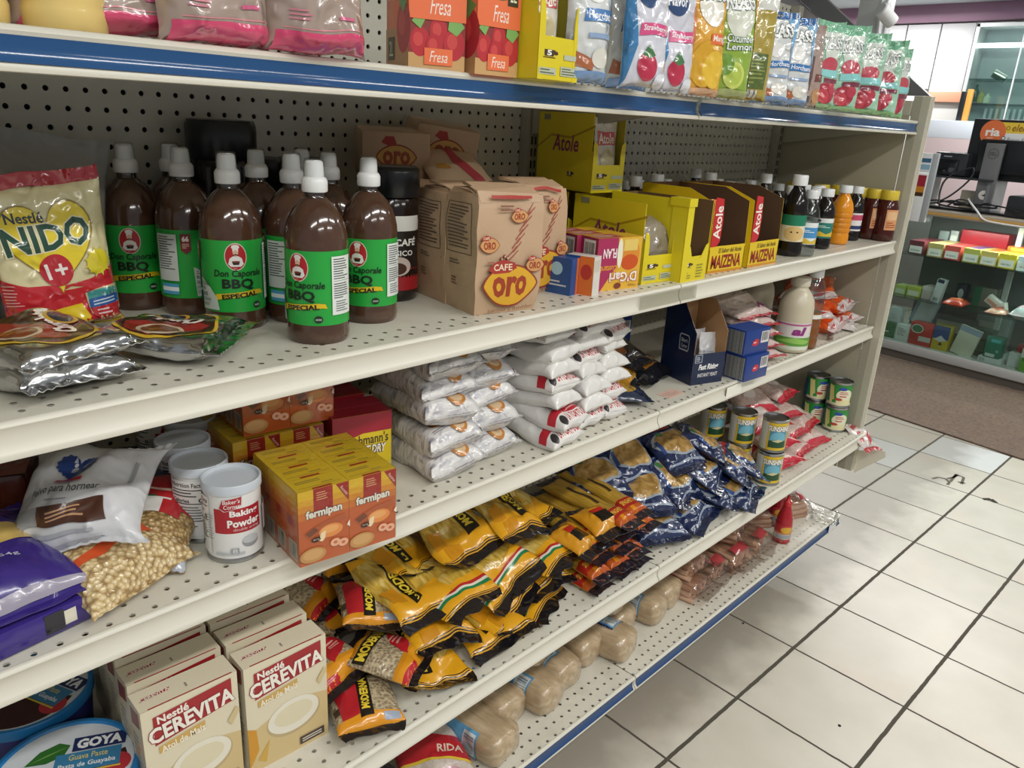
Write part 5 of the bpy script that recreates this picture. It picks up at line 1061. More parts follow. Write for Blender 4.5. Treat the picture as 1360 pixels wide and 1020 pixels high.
def honey():
    K = Kit('honey_bottle', 'bottle'); h = .15; r = .033
    hm = mat('#451710', 'gloss')
    mb = MB(); mb.lathe([(r*.85, 0), (r, .006), (r, .03), (r*.93, .045), (r*.93, .07), (r, .085), (r*.98, .10), (r*.8, .118), (r*.72, .124)], hm, 28); K.add('bottle_body', mb, angle=60)
    mb = MB(); mb.lathe([(r*.74, .122), (r*.80, .124), (r*.80, .146), (r*.76, .15)], mat('#d8bf3c', 'plastic'), 28, rfun=lambda t, z: 1+.01*math.cos(t*28)); K.add('cap', mb, angle=50)
    mb = MB(); prt(mb, cylS(lambda z: r*1.0, .035, .06), 2*PI*r, .06, [Rc(.42, 0, .62, 1, '#d89a6a'), Rc(.44, .5, .6, .9, '#e2b88a'), Ln(.44, .1, .6, .42, 3, '#9c4a2c')], 'card', .006, .0006); K.add('label', mb)
    return K
KH = honey(); GH = 'dark amber bottles with yellow caps'
for px, py, lb in [(1146, 312, 'dark amber honey bottle with yellow cap, left of the front three by the end panel'), (1163, 314, 'dark amber honey bottle with yellow cap, middle of the front three by the end panel'), (1181, 317, 'dark amber honey bottle with yellow cap touching the end panel, label visible')]:
    KH.put(V((1.184, {1146: -.116, 1163: -.158, 1181: -.2}[px], Z2)), lb, GH, rot=(0, 0, -.7))
for x, y, lb in [(1.12, .07, 'left'), (1.15, .0, 'middle'), (1.18, -.05, 'right')]: KH.put(V((x, y, Z2)), 'yellow capped amber bottle in the rear row under the shelf end, '+lb+' one', GH)
for k,(x, y) in enumerate([(1.17, -.045)]): pass
# ================================================================== middle shelf
# almond flour bag, white powder bag, corn and oat bags at the left
K = pillow('snack_bag', 'bag', .18, .21, .075, '#3a2a7c', None, e=(.05, .05), ops=[
    El(.30, .80, .2, .06, '#b98a4a', 26), El(.22, .66, .16, .06, '#c0954f', 26), Po([(.46, .52), (.6, .62), (.86, .60), (.97, .50), (.8, .46), (.55, .45)], '#c9ab62'), Rc(.05, .055, .95, .10, '#9d97a8'), Ln(.1, .06, .6, .095, 1, '#d9d6de', 3), Tx('454g', .52, .30, .68, .35, '#c9c4dc', .01), Ln(.4, .40, .62, .44, 1, '#8f88c0', 2), Tx('y', .08, .38, .16, .46, '#d8d2e8', .02)],
    fin='film', seed=12, amp=.007, kb=.8)
K.put(V((-1.195, -.10, Z3+.055)), 'purple snack bag with cookies pictured, cut off at the left edge of the middle shelf', rot=(.16, .04, .16))
mb = MB(); carton(mb, .16, .06, .035, '#3a2a7c', {'front': [Rc(.55, .2, .68, .9, '#1f1f28'), Rc(.68, .3, .76, .8, '#d8d2c0')]}, 'film', .008); o = mb.build('snack_bag'); o.location = V((-1.17, -.168, Z3)); o.rotation_euler = (0, 0, .16); props(o, 'lower purple packet with a black and cream patch under the purple snack bag', 'bag')
cornm = speckmat('popcorn_kernels', '#e8d6b0', '#a08256', 150, 'voronoi', .22, .9, None, '#d2b884')
oatm = speckmat('oat_flakes', '#d2b684', '#8d6f45', 170, 'voronoi', .25, .9, None, '#b3935c')
F = bagfun(.165, .17, .085, 17, (.02, .04), amp=.008, kb=.5); mbb, _ = bagmesh(F, .165, .17, cornm, None, (.02, .04), [Po([(0, .30), (1, .28), (1, .36), (0, .40)], '#d9582a'), Rc(0, .9, 1, 1, 'film:#b9a98e')], fin='film')
KK = Kit('corn_bag', 'bag').add('film_body', mbb, angle=60, fix=False)
KK.put(V((-1.072, -.108, Z3+.024)), 'clear bag of popcorn kernels with an orange stripe under the white powder bag', rot=(.10, .05, .42))
F = bagfun(.15, .20, .06, 18, (.02, .05), amp=.007); mbb, _ = bagmesh(F, .15, .20, oatm, None, (.02, .05), [Rc(.05, .42, .95, .78, '#b9262c'), Rc(.1, .74, .9, .93, '#2a3358'), Tx('A', .62, .77, .82, .90, '#dcdcd4', .03), Rc(.3, .34, .62, .5, '#1f6a3c'), Rc(.42, .34, .75, .48, '#e2e0da'), Rc(.68, .34, .86, .46, '#b9262c'), Ln(.1, .55, .8, .66, 2, '#e9c8b4'), Rc(.0, .0, 1, .12, '#b6bcc4')], fin='film')
Kit('oat_bag', 'bag').add('film_body', mbb, angle=60, fix=False).put(V((-.992, -.052, Z3+.040)), 'clear bag of oat flakes with red panel and dark blue end beside the cans', rot=(.22, .15, -.62))
# white powder bag standing on them
W, H = .165, .175
heart = Po([(.40+.16*(16*math.sin(t)**3)/16*(1+.05*math.cos(26*t)), .76+.15*(13*math.cos(t)-5*math.cos(2*t)-2*math.cos(3*t)-math.cos(4*t))/16*(1+.05*math.cos(26*t))) for t in [2*PI*k/90 for k in range(90)]], '#1c3f86')
ops = [heart, El(.38, .745, .03, .035, '#c9ced8', 16), El(.37, .80, .016, .018, '#e2e4e8', 14), Po([(.345, .82), (.36, .87), (.375, .82)], '#c9ced8'), Po([(.44, .77), (.50, .80), (.47, .75)], '#c9ced8'), Rc(.31, .575, .52, .61, '#b3262c'), Tx('Polvo para hornear', .14, .47, .66, .545, '#3f444a', .01, .1), Ln(.28, .435, .54, .455, 1, '#8f9498', 3), Rc(.08, .27, .70, .41, '#4a2a1e'), Rc(.08, .27, .22, .41, '#9a9c9e'), Po([(.22, .27), (.26, .34), (.22, .41)], '#5c3a28'), Ln(.3, .30, .66, .38, 3, '#b98f6a', 4), Ln(.05, .17, .72, .25, 2, '#a9adb2', 5), Lv(.80, .62, .83, .86, 3, '#8f9498', 6)]
def _sh(o):
    du, dv = .10, -.15
    if o[0] == 'p': return ('p', [(u+du, v+dv) for u, v in o[1]], o[2])
    if o[0] in 'gG': return (o[0], [_sh(q) for q in o[1]])
    return ('t', o[1], o[2]+du, o[3]+dv, o[4]+du, o[5]+dv)+o[6:]
ops = [_sh(o) for o in ops]
K = pillow('powder_bag', 'bag', W, H, .10, '#d2d3d6', None, e=(.04, .05), ops=ops, fin='softfilm', seed=24, stand=False, amp=.014, pu=2.0, pv=2.0, neck=-.16, blunt=.55, lump=0, poff=.0016, L=.004, nu=40, nv=44, kb=.5)
K.put(V((-1.062, -.068, Z3+.092)), 'white baking powder bag with a blue scalloped badge lying on the kernel bags', rot=(.42, -.16, -.72))
# dark packages in the shade at the back left
for k, (x, y, z, c, c2, tx, lb) in enumerate([(-1.16, .10, 0, '#23304f', '#a8482a', 'OREO', 'dark blue and orange cookie package lying in the shade behind the powder bag'), (-1.15, .11, .055, '#5a2a1e', '#8a3a22', '', 'brown-red package stacked on the dark blue cookie package in the shade'), (-1.0, .13, 0, '#3a2420', '#7a3422', '', 'dark brown package lying in the shade behind the oat bag')]):
    mb = MB(); carton(mb, .15, .12, .05, c, {'front': [Rc(0, 0, .5, .5, c2)]+([Tx(tx, .35, .4, .9, .8, '#a9b0b8', .03)] if tx else []), 'top': [Rc(0, 0, 1, .4, c2)]+([Tx(tx, .2, .5, .9, .9, '#a9b0b8', .03)] if tx else [])}, 'film', .01); o = mb.build('cookie_package'); o.location = V((x, y, Z3+z)); o.rotation_euler = (0, 0, -.4); props(o, lb, 'package')

# baking powder cans
def bpcan():
    K = Kit('baking_powder_can', 'can'); r, h = .0365, .112
    mb = MB(); mb.lathe([(r*.97, .0), (r, .002), (r, .005), (r*.975, .007), (r*.975, h-.014)], mat('#a9abac', 'metal'), 40); K.add('can_body', mb, angle=50)
    mb = MB(); z0, H = .008, .092; mb.lathe([(r*.985, z0), (r*.985, z0+H)], mat('#dfdfdd', 'card'), 48, capb=False, capt=False)
    W = 2*PI*r
    ops = [Rc(.40, .40, .68, .78, '#a81f2c'), Po([(.40, .40), (.68, .40), (.68, .33), (.6, .36), (.5, .34), (.44, .37)], '#dfdfdd'), Po([(.43, .80), (.45, .93), (.565, .97), (.56, .83), (.52, .78), (.46, .74)], '#c8c4c2'), Po([(.435, .80), (.455, .92), (.56, .96), (.555, .83), (.515, .785), (.465, .75)], '#a81f2c'), Tx("Baker's", .455, .865, .55, .93, '#eee6e2', .01, .2, .06), Tx('Corner', .46, .79, .55, .855, '#eee6e2', .01, .2, .06),
           Tx('Baking', .49, .635, .655, .755, '#eeeae6', .035), Tx('Powder', .475, .495, .665, .615, '#eeeae6', .035), Tx('double acting', .505, .425, .66, .48, '#e2c8c8', .0, .2), El(.60, .24, .05, .09, '#8f9294', 24), El(.60, .27, .05, .06, '#b9bcbe', 24), Rc(.40, .06, .56, .1, '#b9bcbe'), Rc(.485, .08, .53, .17, '#9a9da0'), Tx('8', .495, .09, .52, .16, '#dfdfdd'),
           Rc(.16, .06, .37, .94, '#e6e6e4'), Tx('Nutrition Facts', .17, .84, .36, .91, '#2a2a2c', .02), Rc(.17, .79, .36, .805, '#222222'), Ln(.17, .68, .36, .78, 2, '#55585a', 3), Tx('Calories', .17, .60, .28, .66, '#2a2a2c', .02), Tx('0', .33, .6, .355, .67, '#2a2a2c', .03), Rc(.17, .575, .36, .59, '#222222'), Ln(.17, .2, .36, .55, 8, '#6a6d70', 5), Ln(.36, .30, .398, .7, 10, '#a9aaac', 6), Rc(.70, .3, .84, .7, '#cfd0d0'), Lv(.72, .1, .82, .28, 14, '#444444', 2), El(.22, .1, .04, .05, '#3f9ab0', 16)]
    prt(mb, cylS(lambda z: r*.985, z0, H), W, H, ops, 'card', .005, .0003, .0001); K.add('label', mb)
    mb = MB(); mb.lathe([(r*.99, h-.014), (r*1.035, h-.013), (r*1.035, h-.001), (r*1.01, h), (r*.96, h-.0005), (r*.93, h-.005)], mat('#c3cad2', 'plastic'), 44, capb=False); K.add('lid', mb, angle=45)
    return K
KP = bpcan(); GPc = 'baking powder cans'
bottle_at(KP, 315, 749, .0365, -.52, 'white and red baking powder can at the very front', GPc, Z3)
bottle_at(KP, 273, 722, .0365, .55, 'white baking powder can second from the front, its nutrition panel showing', GPc, Z3)
bottle_at(KP, 252, 690, .0365, .8, 'white baking powder can third from the front, lid in the shade', GPc, Z3)
KP.put(V((-.865, .075, Z3)), 'white baking powder can farthest back in the dark', GPc)
o = KP.put(V((-.885, .14, Z3)), 'white baking powder can standing against the pegboard behind the others', GPc)

# yeast boxes in shrink wrap
def yeastbox():
    w, d, h = .071, .036, .108; mb = MB()
    gr = [Rc(0, .0, 1, .62, '#c9602a'), Rc(0, .62, 1, .72, '#d4762a'), Rc(0, .72, 1, .80, '#dc8f2a'), Rc(0, .80, 1, .88, '#e2a82c'), Rc(0, .88, 1, 1, '#e6bc2e')]
    fr = gr+[Rc(.30, .66, .68, 1, '#a62a24'), Ln(.36, .84, .62, .96, 4, '#e2a87a', 3), Tx('fermipan', .14, .60, .86, .74, '#f2ece0', .04, 0, .02, '#5a2a1a', .05), Po([(.74, 1), (1, 1), (1, .74)], '#a62a24'), Tx('Recetas', .80, .87, 1.02, .91, '#f0dccc', .0, 0, -.95),
             Po([(.1, .44), (.5, .54), (.9, .58), (.95, .50), (.5, .42), (.2, .36)], '#b9582a'), Po([(.12, .44), (.3, .50), (.38, .44), (.2, .38)], '#7a3a22'), El(.62, .40, .24, .09, '#d98a4a', 26), El(.6, .42, .18, .05, '#e0a062', 20), Po([(.38, .30), (.42, .40), (.52, .42), (.50, .32), (.44, .28)], '#e6cfa8'), El(.32, .33, .09, .035, '#3a241c', 18), Tx('4x11g', .26, .315, .38, .345, '#e2d2c0'), El(.25, .13, .26, .1, '#b98a52', 24), El(.25, .14, .2, .07, '#c79a64', 20), El(.70, .22, .1, .055, '#e0a98a', 20), El(.70, .22, .04, .02, '#b9683e', 14), El(.86, .19, .1, .055, '#e0a98a', 20), El(.86, .19, .04, .02, '#b9683e', 14), Po([(.94, .42), (1, .48), (1, .38)], '#e8dcc8')]
    side = gr+[Rc(.15, .05, .85, .30, '#c9c0b0'), Lv(.2, .07, .8, .28, 12, '#5a4a42', 4), Rc(.1, .5, .5, .62, '#a62a24')]
    top = [Rc(0, 0, 1, 1, '#dcb92c'), Rc(.30, .0, .68, .12, '#a62a24'), Ln(.1, .55, .6, .8, 2, '#8a7a3a', 2), Rc(.08, .2, .92, .24, '#b3962a'), Ln(.55, .3, .9, .42, 1, '#8a7a3a', 4)]
    carton(mb, w, d, h, '#dcb02c', {'front': fr, 'left': side, 'right': side, 'top': top}, 'card', .001); return mb.data('yeast_box')
YB_ = yeastbox(); wrapm = clearmat('shrink_wrap', '#f4f4f2', .05, .05, .35)
def bundle(loc, yaw, nx, ny, lb, wrap=True, rows=None):
    R_ = empty('yeast_bundle', loc, lb, 'bundle', 'shrink wrapped yeast bundles', (0, 0, yaw))
    for i in range(nx):
        for j in range(ny):
            c = bpy.data.objects.new('yeast_box', YB_); COL.objects.link(c); c.parent = R_; c.location = ((i-(nx-1)/2)*.0716, (j-(ny-1)/2)*.0366, 0)
    mb = MB(); w, d, h = nx*.0716+.003, ny*.0366+.003, .1095
    mb.bbox((-w/2, -d/2, .0006), (w/2, d/2, h), wrapm, .003); mb.build('film_wrap', R_)
    return R_
p = at(466, 735, Z3)
bundle(V((-.795, -.185, Z3)), -.13, 2, 4, 'orange and yellow wrapped bundle of yeast boxes at the front edge')
bundle(V((-.785, .01, Z3)), -.10, 2, 4, 'orange and yellow wrapped bundle of yeast boxes behind the front one, carrying another')
bundle(V((-.765, -.005, Z3+.111)), -.12, 2, 3, 'orange wrapped bundle of yeast boxes stacked on top, tucked under the shelf lip')
# red and yellow instant yeast boxes
def fleisch():
    mb = MB(); w, d, h = .10, .075, .115
    carton(mb, w, d, h, '#d9bf24', {'front': [Rc(0, .0, 1, .06, '#2a4a9c'), Rc(0, .72, 1, 1, '#a01c30'), Po([(0, .72), (.25, .66), (.5, .72)], '#a01c30'), Tx("Fleischmann's", .08, .55, .94, .70, '#35281c', .01), Tx('INSTANT DRY', .12, .40, .9, .53, '#eee9da', .03, .2, 0, '#35281c', .06), Tx('YEAST', .3, .26, .72, .38, '#eee9da', .03, .2, 0, '#35281c', .06), Rc(.55, .12, .95, .22, '#e8dcc0'), Ln(.6, .13, .93, .21, 1, '#a01c30')], 'left': [Rc(0, .72, 1, 1, '#a01c30'), Rc(0, 0, 1, .06, '#2a4a9c'), Ln(.1, .2, .9, .6, 5, '#8f7a2a')], 'top': [Rc(0, 0, 1, 1, '#a01c30'), Rc(0, .48, 1, .5, '#c96a74')]}, 'card'); return Kit('instant_yeast_box', 'box').add('box_body', mb)
KF = fleisch(); 
KF.put(V((-.655, -.055, Z3)), 'crimson and yellow instant yeast box showing its front beside the white packets', 'instant yeast boxes', rot=(0, 0, -.22))
KF.put(V((-.645, .035, Z3)), 'crimson and yellow instant yeast box in the second rank behind the visible one', 'instant yeast boxes', rot=(0, 0, -.2))
KF.put(V((-.635, .125, Z3)), 'crimson and yellow instant yeast box farthest back under the shelf', 'instant yeast boxes', rot=(0, 0, -.2))

# white paper packets with orange ovals in two stacks
paperm = speckmat('printed_white_wrap', '#77788a', '#dad8d6', 42, 'noise', .25, .9, (1, 2.2, 1), '#cfcdcb', .6)
def wpack(seed):
    W, H = .11, .20
    ops = [('g', [El(u, v, .16, .06, '#b9782f', 24), El(u, v, .11, .04, '#d3b48c', 20), Ln(u-.2, v-.12, u+.2, v-.075, 2, '#9a8f94', int(v*9))]) for u, v in [(.35, .22), (.72, .48), (.3, .72), (.62, .10), (.7, .85)]]
    F = bagfun(W, H, .052, seed, (.03, .03), amp=.006, pu=4.5, pv=7, blunt=.35, kb=.8, lump=.0015)
    mbb, _ = bagmesh(F, W, H, paperm, None, (.03, .03), ops, fin='crinkle'); return Kit('napkin_packet', 'packet').add('film_body', mbb, angle=60, fix=False)
KW = [wpack(k+30) for k in range(3)]
for col, (x, y, n, nm) in enumerate([(-.530, -.085, 5, 'left'), (-.425, -.075, 5, 'right')]):
    for k in range(n):
        KW[(k+col) % 3].put(V((x+rnd.uniform(-.008, .008)+.004*k*(0 if col else .6), y+rnd.uniform(-.012, .012)+.006*k, Z3+.024+.0415*k)), 'white wrapped packet with orange ovals, '+['lowest', 'second from bottom', 'middle', 'second from top', 'topmost'][k]+' of the '+nm+' stack', 'white wrapped packets', rot=(rnd.uniform(-.05, .05), rnd.uniform(-.06, .06), -.08+rnd.uniform(-.1, .1)))
# small white sugar bags with red print in three stacks
sugar = '#dcdad6'
def sbag(seed, printed=True):
    W, H = .095, .15
    ops = [Po([(.0, .125), (1, .125), (1, .27), (.7, .30), (.45, .24), (.2, .29), (0, .24)], '#b8202f'), Po([(.3, .14), (.6, .19), (.9, .15), (.9, .17), (.6, .215), (.3, .165)], '#e0a9ac'), Rc(0, .004, 1, .125, '#e0dcd8'), Tx('LA TORTUGA', .26, .022, .96, .105, '#b3202c', .03, .15), El(.14, .06, .085, .05, '#2a2628', 18), Rc(.25, .80, .75, .92, '#b8202f'), Ln(.32, .82, .68, .90, 1, '#e6d8d6')] if printed else [Rc(.3, .8, .8, .93, '#b8202f'), Ln(.2, .1, .8, .2, 3, '#c9c6c2')]
    return bagkit('salt_bag', 'bag', W, H, .046, sugar, None, e=(.0, .05), ops=ops, fin='softfilm', seed=seed, amp=.009, lump=.002, pu=3.4, pv=4.0, blunt=.45, kb=.75, L=.005)
KS1 = [sbag(50), sbag(51), sbag(52)]; KS0 = [sbag(53, False), sbag(54, False)]
GS = 'small white salt bags with red print'
n_of = ['lowest', 'second from bottom', 'third from bottom', 'fourth from bottom', 'fifth from bottom', 'sixth from bottom', 'topmost']
for x, y, seq, nm in [(-.298, -.145, [1, 1, 0, 1, 0, 0, 1], 'left'), (-.198, -.128, [1, 0, 0, 0, 1, 0, 1], 'middle'), (-.108, -.115, [1, 1, 0, 0, 0, 1, 1], 'right')]:
    for k, pr in enumerate(seq):
        (rnd.choice(KS1) if pr else rnd.choice(KS0)).put(V((x+rnd.uniform(-.006, .006), y+rnd.uniform(-.012, .012)+.005*k, Z3+.017+.0305*k)), ('white salt bag with red band' if pr else 'plain white salt bag')+', '+n_of[k]+' of the '+nm+' stack', GS, rot=(rnd.uniform(-.04, .06), rnd.uniform(-.06, .06), rnd.uniform(-.1, .12)+.06))
# loose dark packets in the shade between salt and the navy carton
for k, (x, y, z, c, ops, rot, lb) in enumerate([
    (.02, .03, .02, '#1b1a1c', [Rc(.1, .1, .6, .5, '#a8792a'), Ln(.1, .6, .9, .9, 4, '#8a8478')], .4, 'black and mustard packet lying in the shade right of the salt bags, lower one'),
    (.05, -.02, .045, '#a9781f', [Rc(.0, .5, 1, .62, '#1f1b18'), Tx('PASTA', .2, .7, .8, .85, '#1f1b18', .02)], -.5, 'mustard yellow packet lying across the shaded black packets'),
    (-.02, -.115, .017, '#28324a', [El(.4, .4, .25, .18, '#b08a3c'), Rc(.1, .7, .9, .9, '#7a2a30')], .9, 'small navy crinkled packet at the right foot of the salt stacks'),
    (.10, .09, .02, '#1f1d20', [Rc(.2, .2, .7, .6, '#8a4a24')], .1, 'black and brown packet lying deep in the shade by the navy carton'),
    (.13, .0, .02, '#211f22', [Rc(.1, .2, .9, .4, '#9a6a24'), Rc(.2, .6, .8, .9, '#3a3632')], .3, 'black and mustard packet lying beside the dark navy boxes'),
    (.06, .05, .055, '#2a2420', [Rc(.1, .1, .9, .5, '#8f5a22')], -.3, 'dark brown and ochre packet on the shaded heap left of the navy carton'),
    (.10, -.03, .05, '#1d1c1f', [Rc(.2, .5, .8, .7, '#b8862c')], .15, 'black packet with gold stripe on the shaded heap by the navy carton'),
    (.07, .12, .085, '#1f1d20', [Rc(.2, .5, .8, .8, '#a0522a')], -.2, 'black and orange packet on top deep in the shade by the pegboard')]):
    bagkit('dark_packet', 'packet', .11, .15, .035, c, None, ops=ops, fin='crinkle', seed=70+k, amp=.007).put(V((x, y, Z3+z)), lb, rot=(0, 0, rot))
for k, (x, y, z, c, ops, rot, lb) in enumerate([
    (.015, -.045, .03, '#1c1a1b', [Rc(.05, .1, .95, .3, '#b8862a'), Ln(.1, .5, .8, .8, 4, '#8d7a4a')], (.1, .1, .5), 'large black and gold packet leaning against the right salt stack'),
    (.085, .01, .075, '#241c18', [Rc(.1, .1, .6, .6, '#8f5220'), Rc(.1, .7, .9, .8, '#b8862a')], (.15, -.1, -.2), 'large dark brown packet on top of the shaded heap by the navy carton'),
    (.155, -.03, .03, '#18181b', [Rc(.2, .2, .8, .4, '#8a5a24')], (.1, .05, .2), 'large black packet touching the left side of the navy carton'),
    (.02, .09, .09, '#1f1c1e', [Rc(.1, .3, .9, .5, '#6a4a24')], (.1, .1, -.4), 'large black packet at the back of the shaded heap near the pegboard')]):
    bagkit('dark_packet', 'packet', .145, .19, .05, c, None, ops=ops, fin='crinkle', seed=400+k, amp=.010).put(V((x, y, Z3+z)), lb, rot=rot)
# navy yeast carton with cut-away front
mb = MB()
w, d, h = .098, .112, .19
mb = tray(w, d, h, .075, [(0, 0), (1, 0), (1, 1.0), (.45, 1.0), (0, .66)], '#1b2745', '#b08a63', {'front': [Tx('Fast Rising', .2, .42, .82, .66, '#e6e6e4', .04, .2), Tx('INSTANT YEAST', .2, .24, .82, .36, '#d6d6d4', .02), ('p', [(.06, .72), (.28, .72), (.28, .98), (.06, .98)], '#aab0b8'), ('p', [(.08, .74), (.26, .74), (.26, .96), (.08, .96)], '#1b2745'), Ln(.1, .77, .24, .93, 3, '#c9ced4', 3)],
    'left': [Po([(.52, .40), (.80, .40), (.82, .44), (.82, .58), (.78, .61), (.54, .61), (.51, .58)], '#a3a9b3'), Po([(.545, .42), (.79, .42), (.80, .45), (.80, .57), (.77, .595), (.555, .595), (.535, .57)], '#141d36'), Tx("Baker's", .57, .51, .77, .56, '#b9bec6', .01, .2), Tx('Corner', .58, .44, .77, .49, '#b9bec6', .01, .2)]})
KY = Kit('yeast_carton', 'carton').add('carton_shell', mb, smooth=False)
PY = V((.268, -.130, Z3)); KY.put(PY, 'navy open-front yeast carton with kraft interior standing on the bare middle shelf', rot=(0, 0, -.30))
for k in range(3): packet(90+k, '#c9c9cb', .06, .115, [Rc(.2, .3, .8, .6, '#9aa0a8')]).put(PY+V((.004+.004*k, -.035+.03*k, .003)), ['front', 'middle', 'rear'][k]+' silvery yeast sachet inside the navy open-front carton', 'sachets in the navy carton', rot=(-.12, .1-.1*k, -.3))
# dark navy cartons behind, and the two navy boxes at the shelf edge
def navybox():
    w, d, h = .098, .06, .062; mb = MB(); nv = '#203c80'
    arc = Po([(.30, .40), (.34, .55), (.45, .62), (.56, .58), (.58, .44), (.52, .36), (.36, .34)], '#c22a38')
    carton(mb, w, d, h, nv, {'front': [arc, Ln(.35, .43, .54, .53, 1, '#e8cfd0'), Rc(.64, .42, .96, .88, '#dddcd8'), Lv(.67, .5, .93, .85, 14, '#333338', 2)], 'left': [Rc(.08, .06, .92, .94, '#9c9c98'), Lv(.1, .06, .9, .94, 24, '#4a4a4c', 5)], 'top': [Rc(0, 0, 1, 1, '#24448e')]}, 'card'); return Kit('cooking_box', 'box').add('box_body', mb)
KN = navybox()
KN.put(V((.385, -.212, Z3)), 'navy blue box with barcode at the shelf edge, lower of the two', 'navy blue boxes', rot=(0, 0, -.09))
KN.put(V((.382, -.205, Z3+.063)), 'navy blue box with barcode at the shelf edge, upper of the two', 'navy blue boxes', rot=(0, 0, -.13))
for k in range(3): KN.put(V((.175, .06, Z3+.063*k)), 'dark navy box in the shade left of the open carton, '+['bottom', 'middle', 'top'][k]+' of three', 'navy blue boxes', rot=(0, 0, -.3))
# red and white flour packets behind the navy boxes
def flour(seed, W=.15, H=.21, T=.045):
    return bagkit('flour_bag', 'bag', W, H, T, '#cdbab2', '#c42a3c', e=(.06, .07), ops=[Rc(0, .70, 1, .93, '#aeb6c4'), Po([(.05, .68), (.5, .60), (.95, .66), (.95, .72), (.05, .74)], '#b8283a'), El(.5, .36, .42, .2, '#d3c2b4', 26), El(.4, .34, .2, .1, '#dccdc0', 20), Po([(.6, .93), (1, .93), (1, .72)], '#3a4a5c'), Tx('AL', .62, .12, .9, .22, '#9a3a7a', .03, .2)], fin='crinkle', seed=seed, amp=.008, kb=.6)
KFl = [flour(100), flour(101), flour(102)]
for k in range(5): KFl[k % 3].put(V((.545+.004*k, -.105+.012*k, Z3+.018+.029*k)), 'red edged flour bag lying behind the navy boxes, '+['lowest', 'second from bottom', 'middle', 'second from top', 'topmost'][k]+' of the pile', 'red edged flour bags', rot=(.04*k, -.02, -.25+.05*(k % 3)))
# milky jug, a second one behind, oil bottle
def jug():
    K = Kit('milky_bottle', 'bottle'); m = mat('#c9c0a8', 'plastic')
    mb = MB(); mb.lathe([(.035, 0), (.044, .004), (.046, .012), (.046, .10), (.046, .125), (.043, .145), (.034, .162), (.026, .172), (.022, .176), (.022, .184)], m, 34); K.add('bottle_body', mb, angle=60)
    mb = MB(); mb.lathe([(.0245, .182), (.0255, .184), (.0255, .203), (.0235, .206)], mat('#cfc8b4', 'plastic'), 30); K.add('cap', mb, angle=50)
    mb = MB(); z0, H = .012, .075; mb.lathe([(.0464, z0), (.0464, z0+H)], mat('#d8d4d0', 'card'), 40, capb=False, capt=False); prt(mb, cylS(lambda z: .0464, z0, H), 2*PI*.0464, H, [Rc(0, 0, 1, .14, '#d6dcc8'), Rc(0, .14, 1, .46, '#5f9a3c'), Po([(.3, .28), (.5, .46), (.7, .3), (.6, .22)], '#8fbf5c'), Tx('al', .46, .54, .60, .86, '#8c2a78', .05, .2), Rc(.3, .9, .7, .96, '#b85a8c')], 'card', .006); K.add('label', mb); return K
KJ = jug()
bottle_at(KJ, 1047, 470, .046, -.95, 'milky cream bottle with a green banded label beside the red edged flour bags', 'milky bottles', Z3)
KJ.put(V((.79, -.02, Z3)), 'milky cream bottle half hidden behind the front one', 'milky bottles', rot=(0, 0, -.9))
K = Kit('oil_bottle', 'bottle')
om = mat('#7a4a22', 'gloss')
mb = MB(); mb.lathe([(.026, 0), (.031, .003), (.031, .025), (.029, .03), (.031, .035), (.031, .055), (.029, .06), (.031, .065), (.031, .10), (.029, .105)], om, 28); K.add('oil_fill', mb, angle=60)
mb = MB(); mb.lathe([(.029, .105), (.031, .115), (.031, .15), (.028, .175), (.02, .195), (.016, .205)], clearmat('clear_bottle', '#e2e6e6', .12, .05), 28, capb=False, capt=False); K.add('clear_neck', mb, angle=60)
mb = MB(); mb.lathe([(.018, .20), (.019, .202), (.019, .232), (.017, .235)], mat('#dcdcdc', 'plastic'), 24); K.add('cap', mb, angle=50)
mb = MB(); mb.lathe([(.0314, .088), (.0314, .10)], mat('#e2dfd6', 'card'), 28, capb=False, capt=False); prt(mb, cylS(lambda z: .0314, .088, .012), 2*PI*.0314, .012, [Ln(.42, .25, .58, .75, 1, '#4a4a4a')], 'card', .006); K.add('label', mb)
bottle_at(K, 1067, 464, .031, -1, 'brown oil bottle with clear neck standing right of the milky bottle', None, Z3)
# orange snack bags at the end
def chips(seed):
    return bagkit('snack_bag', 'bag', .16, .22, .06, '#d9571f', '#d8cfce', e=(.06, .05), ops=[Rc(0, .86, 1, .93, '#e2ddd8'), Po([(0, .06), (1, .06), (1, .14), (.7, .12), (.3, .17), (0, .13)], '#d6c8c6'), Po([(.1, .075), (.25, .07), (.4, .12), (.2, .12)], '#b8303a'), Po([(.55, .07), (.75, .07), (.9, .11), (.7, .11)], '#b8303a'), El(.5, .55, .3, .18, '#e27a2c', 26), Po([(.3, .36), (.5, .30), (.75, .4), (.6, .46)], '#7a7f8c'), El(.3, .42, .06, .03, '#30303a', 14), El(.65, .45, .05, .03, '#30303a', 14)], fin='crinkle', seed=seed, amp=.012, kb=.6)
KCp = [chips(110), chips(111), chips(112)]
for k, (x, y, z, rot, lb) in enumerate([(1.03, -.085, .02, (0, 0, .1), 'bottom layer, left'), (1.12, -.08, .025, (0, 0, -.1), 'bottom layer, right'), (1.00, -.07, .062, (.05, 0, -1.0), 'second layer, left'), (1.11, -.07, .066, (0, .05, .12), 'second layer, right'), (1.06, -.055, .115, (.1, -.05, -1.15), 'topmost')]):
    KCp[k % 3].put(V((x, y, Z3+z)), 'orange snack bag with white ends on the middle shelf, '+lb, 'orange snack bags', rot=rot)
K = bagkit('empty_bag', 'bag', .14, .13, .03, clearmat('loose_film', '#efefed', .12, .08, .8), None, seed=120, amp=.014); K.put(V((.955, -.13, Z3+.012)), 'crumpled clear empty plastic bag lying before the orange snack bags', rot=(0, 0, .3))
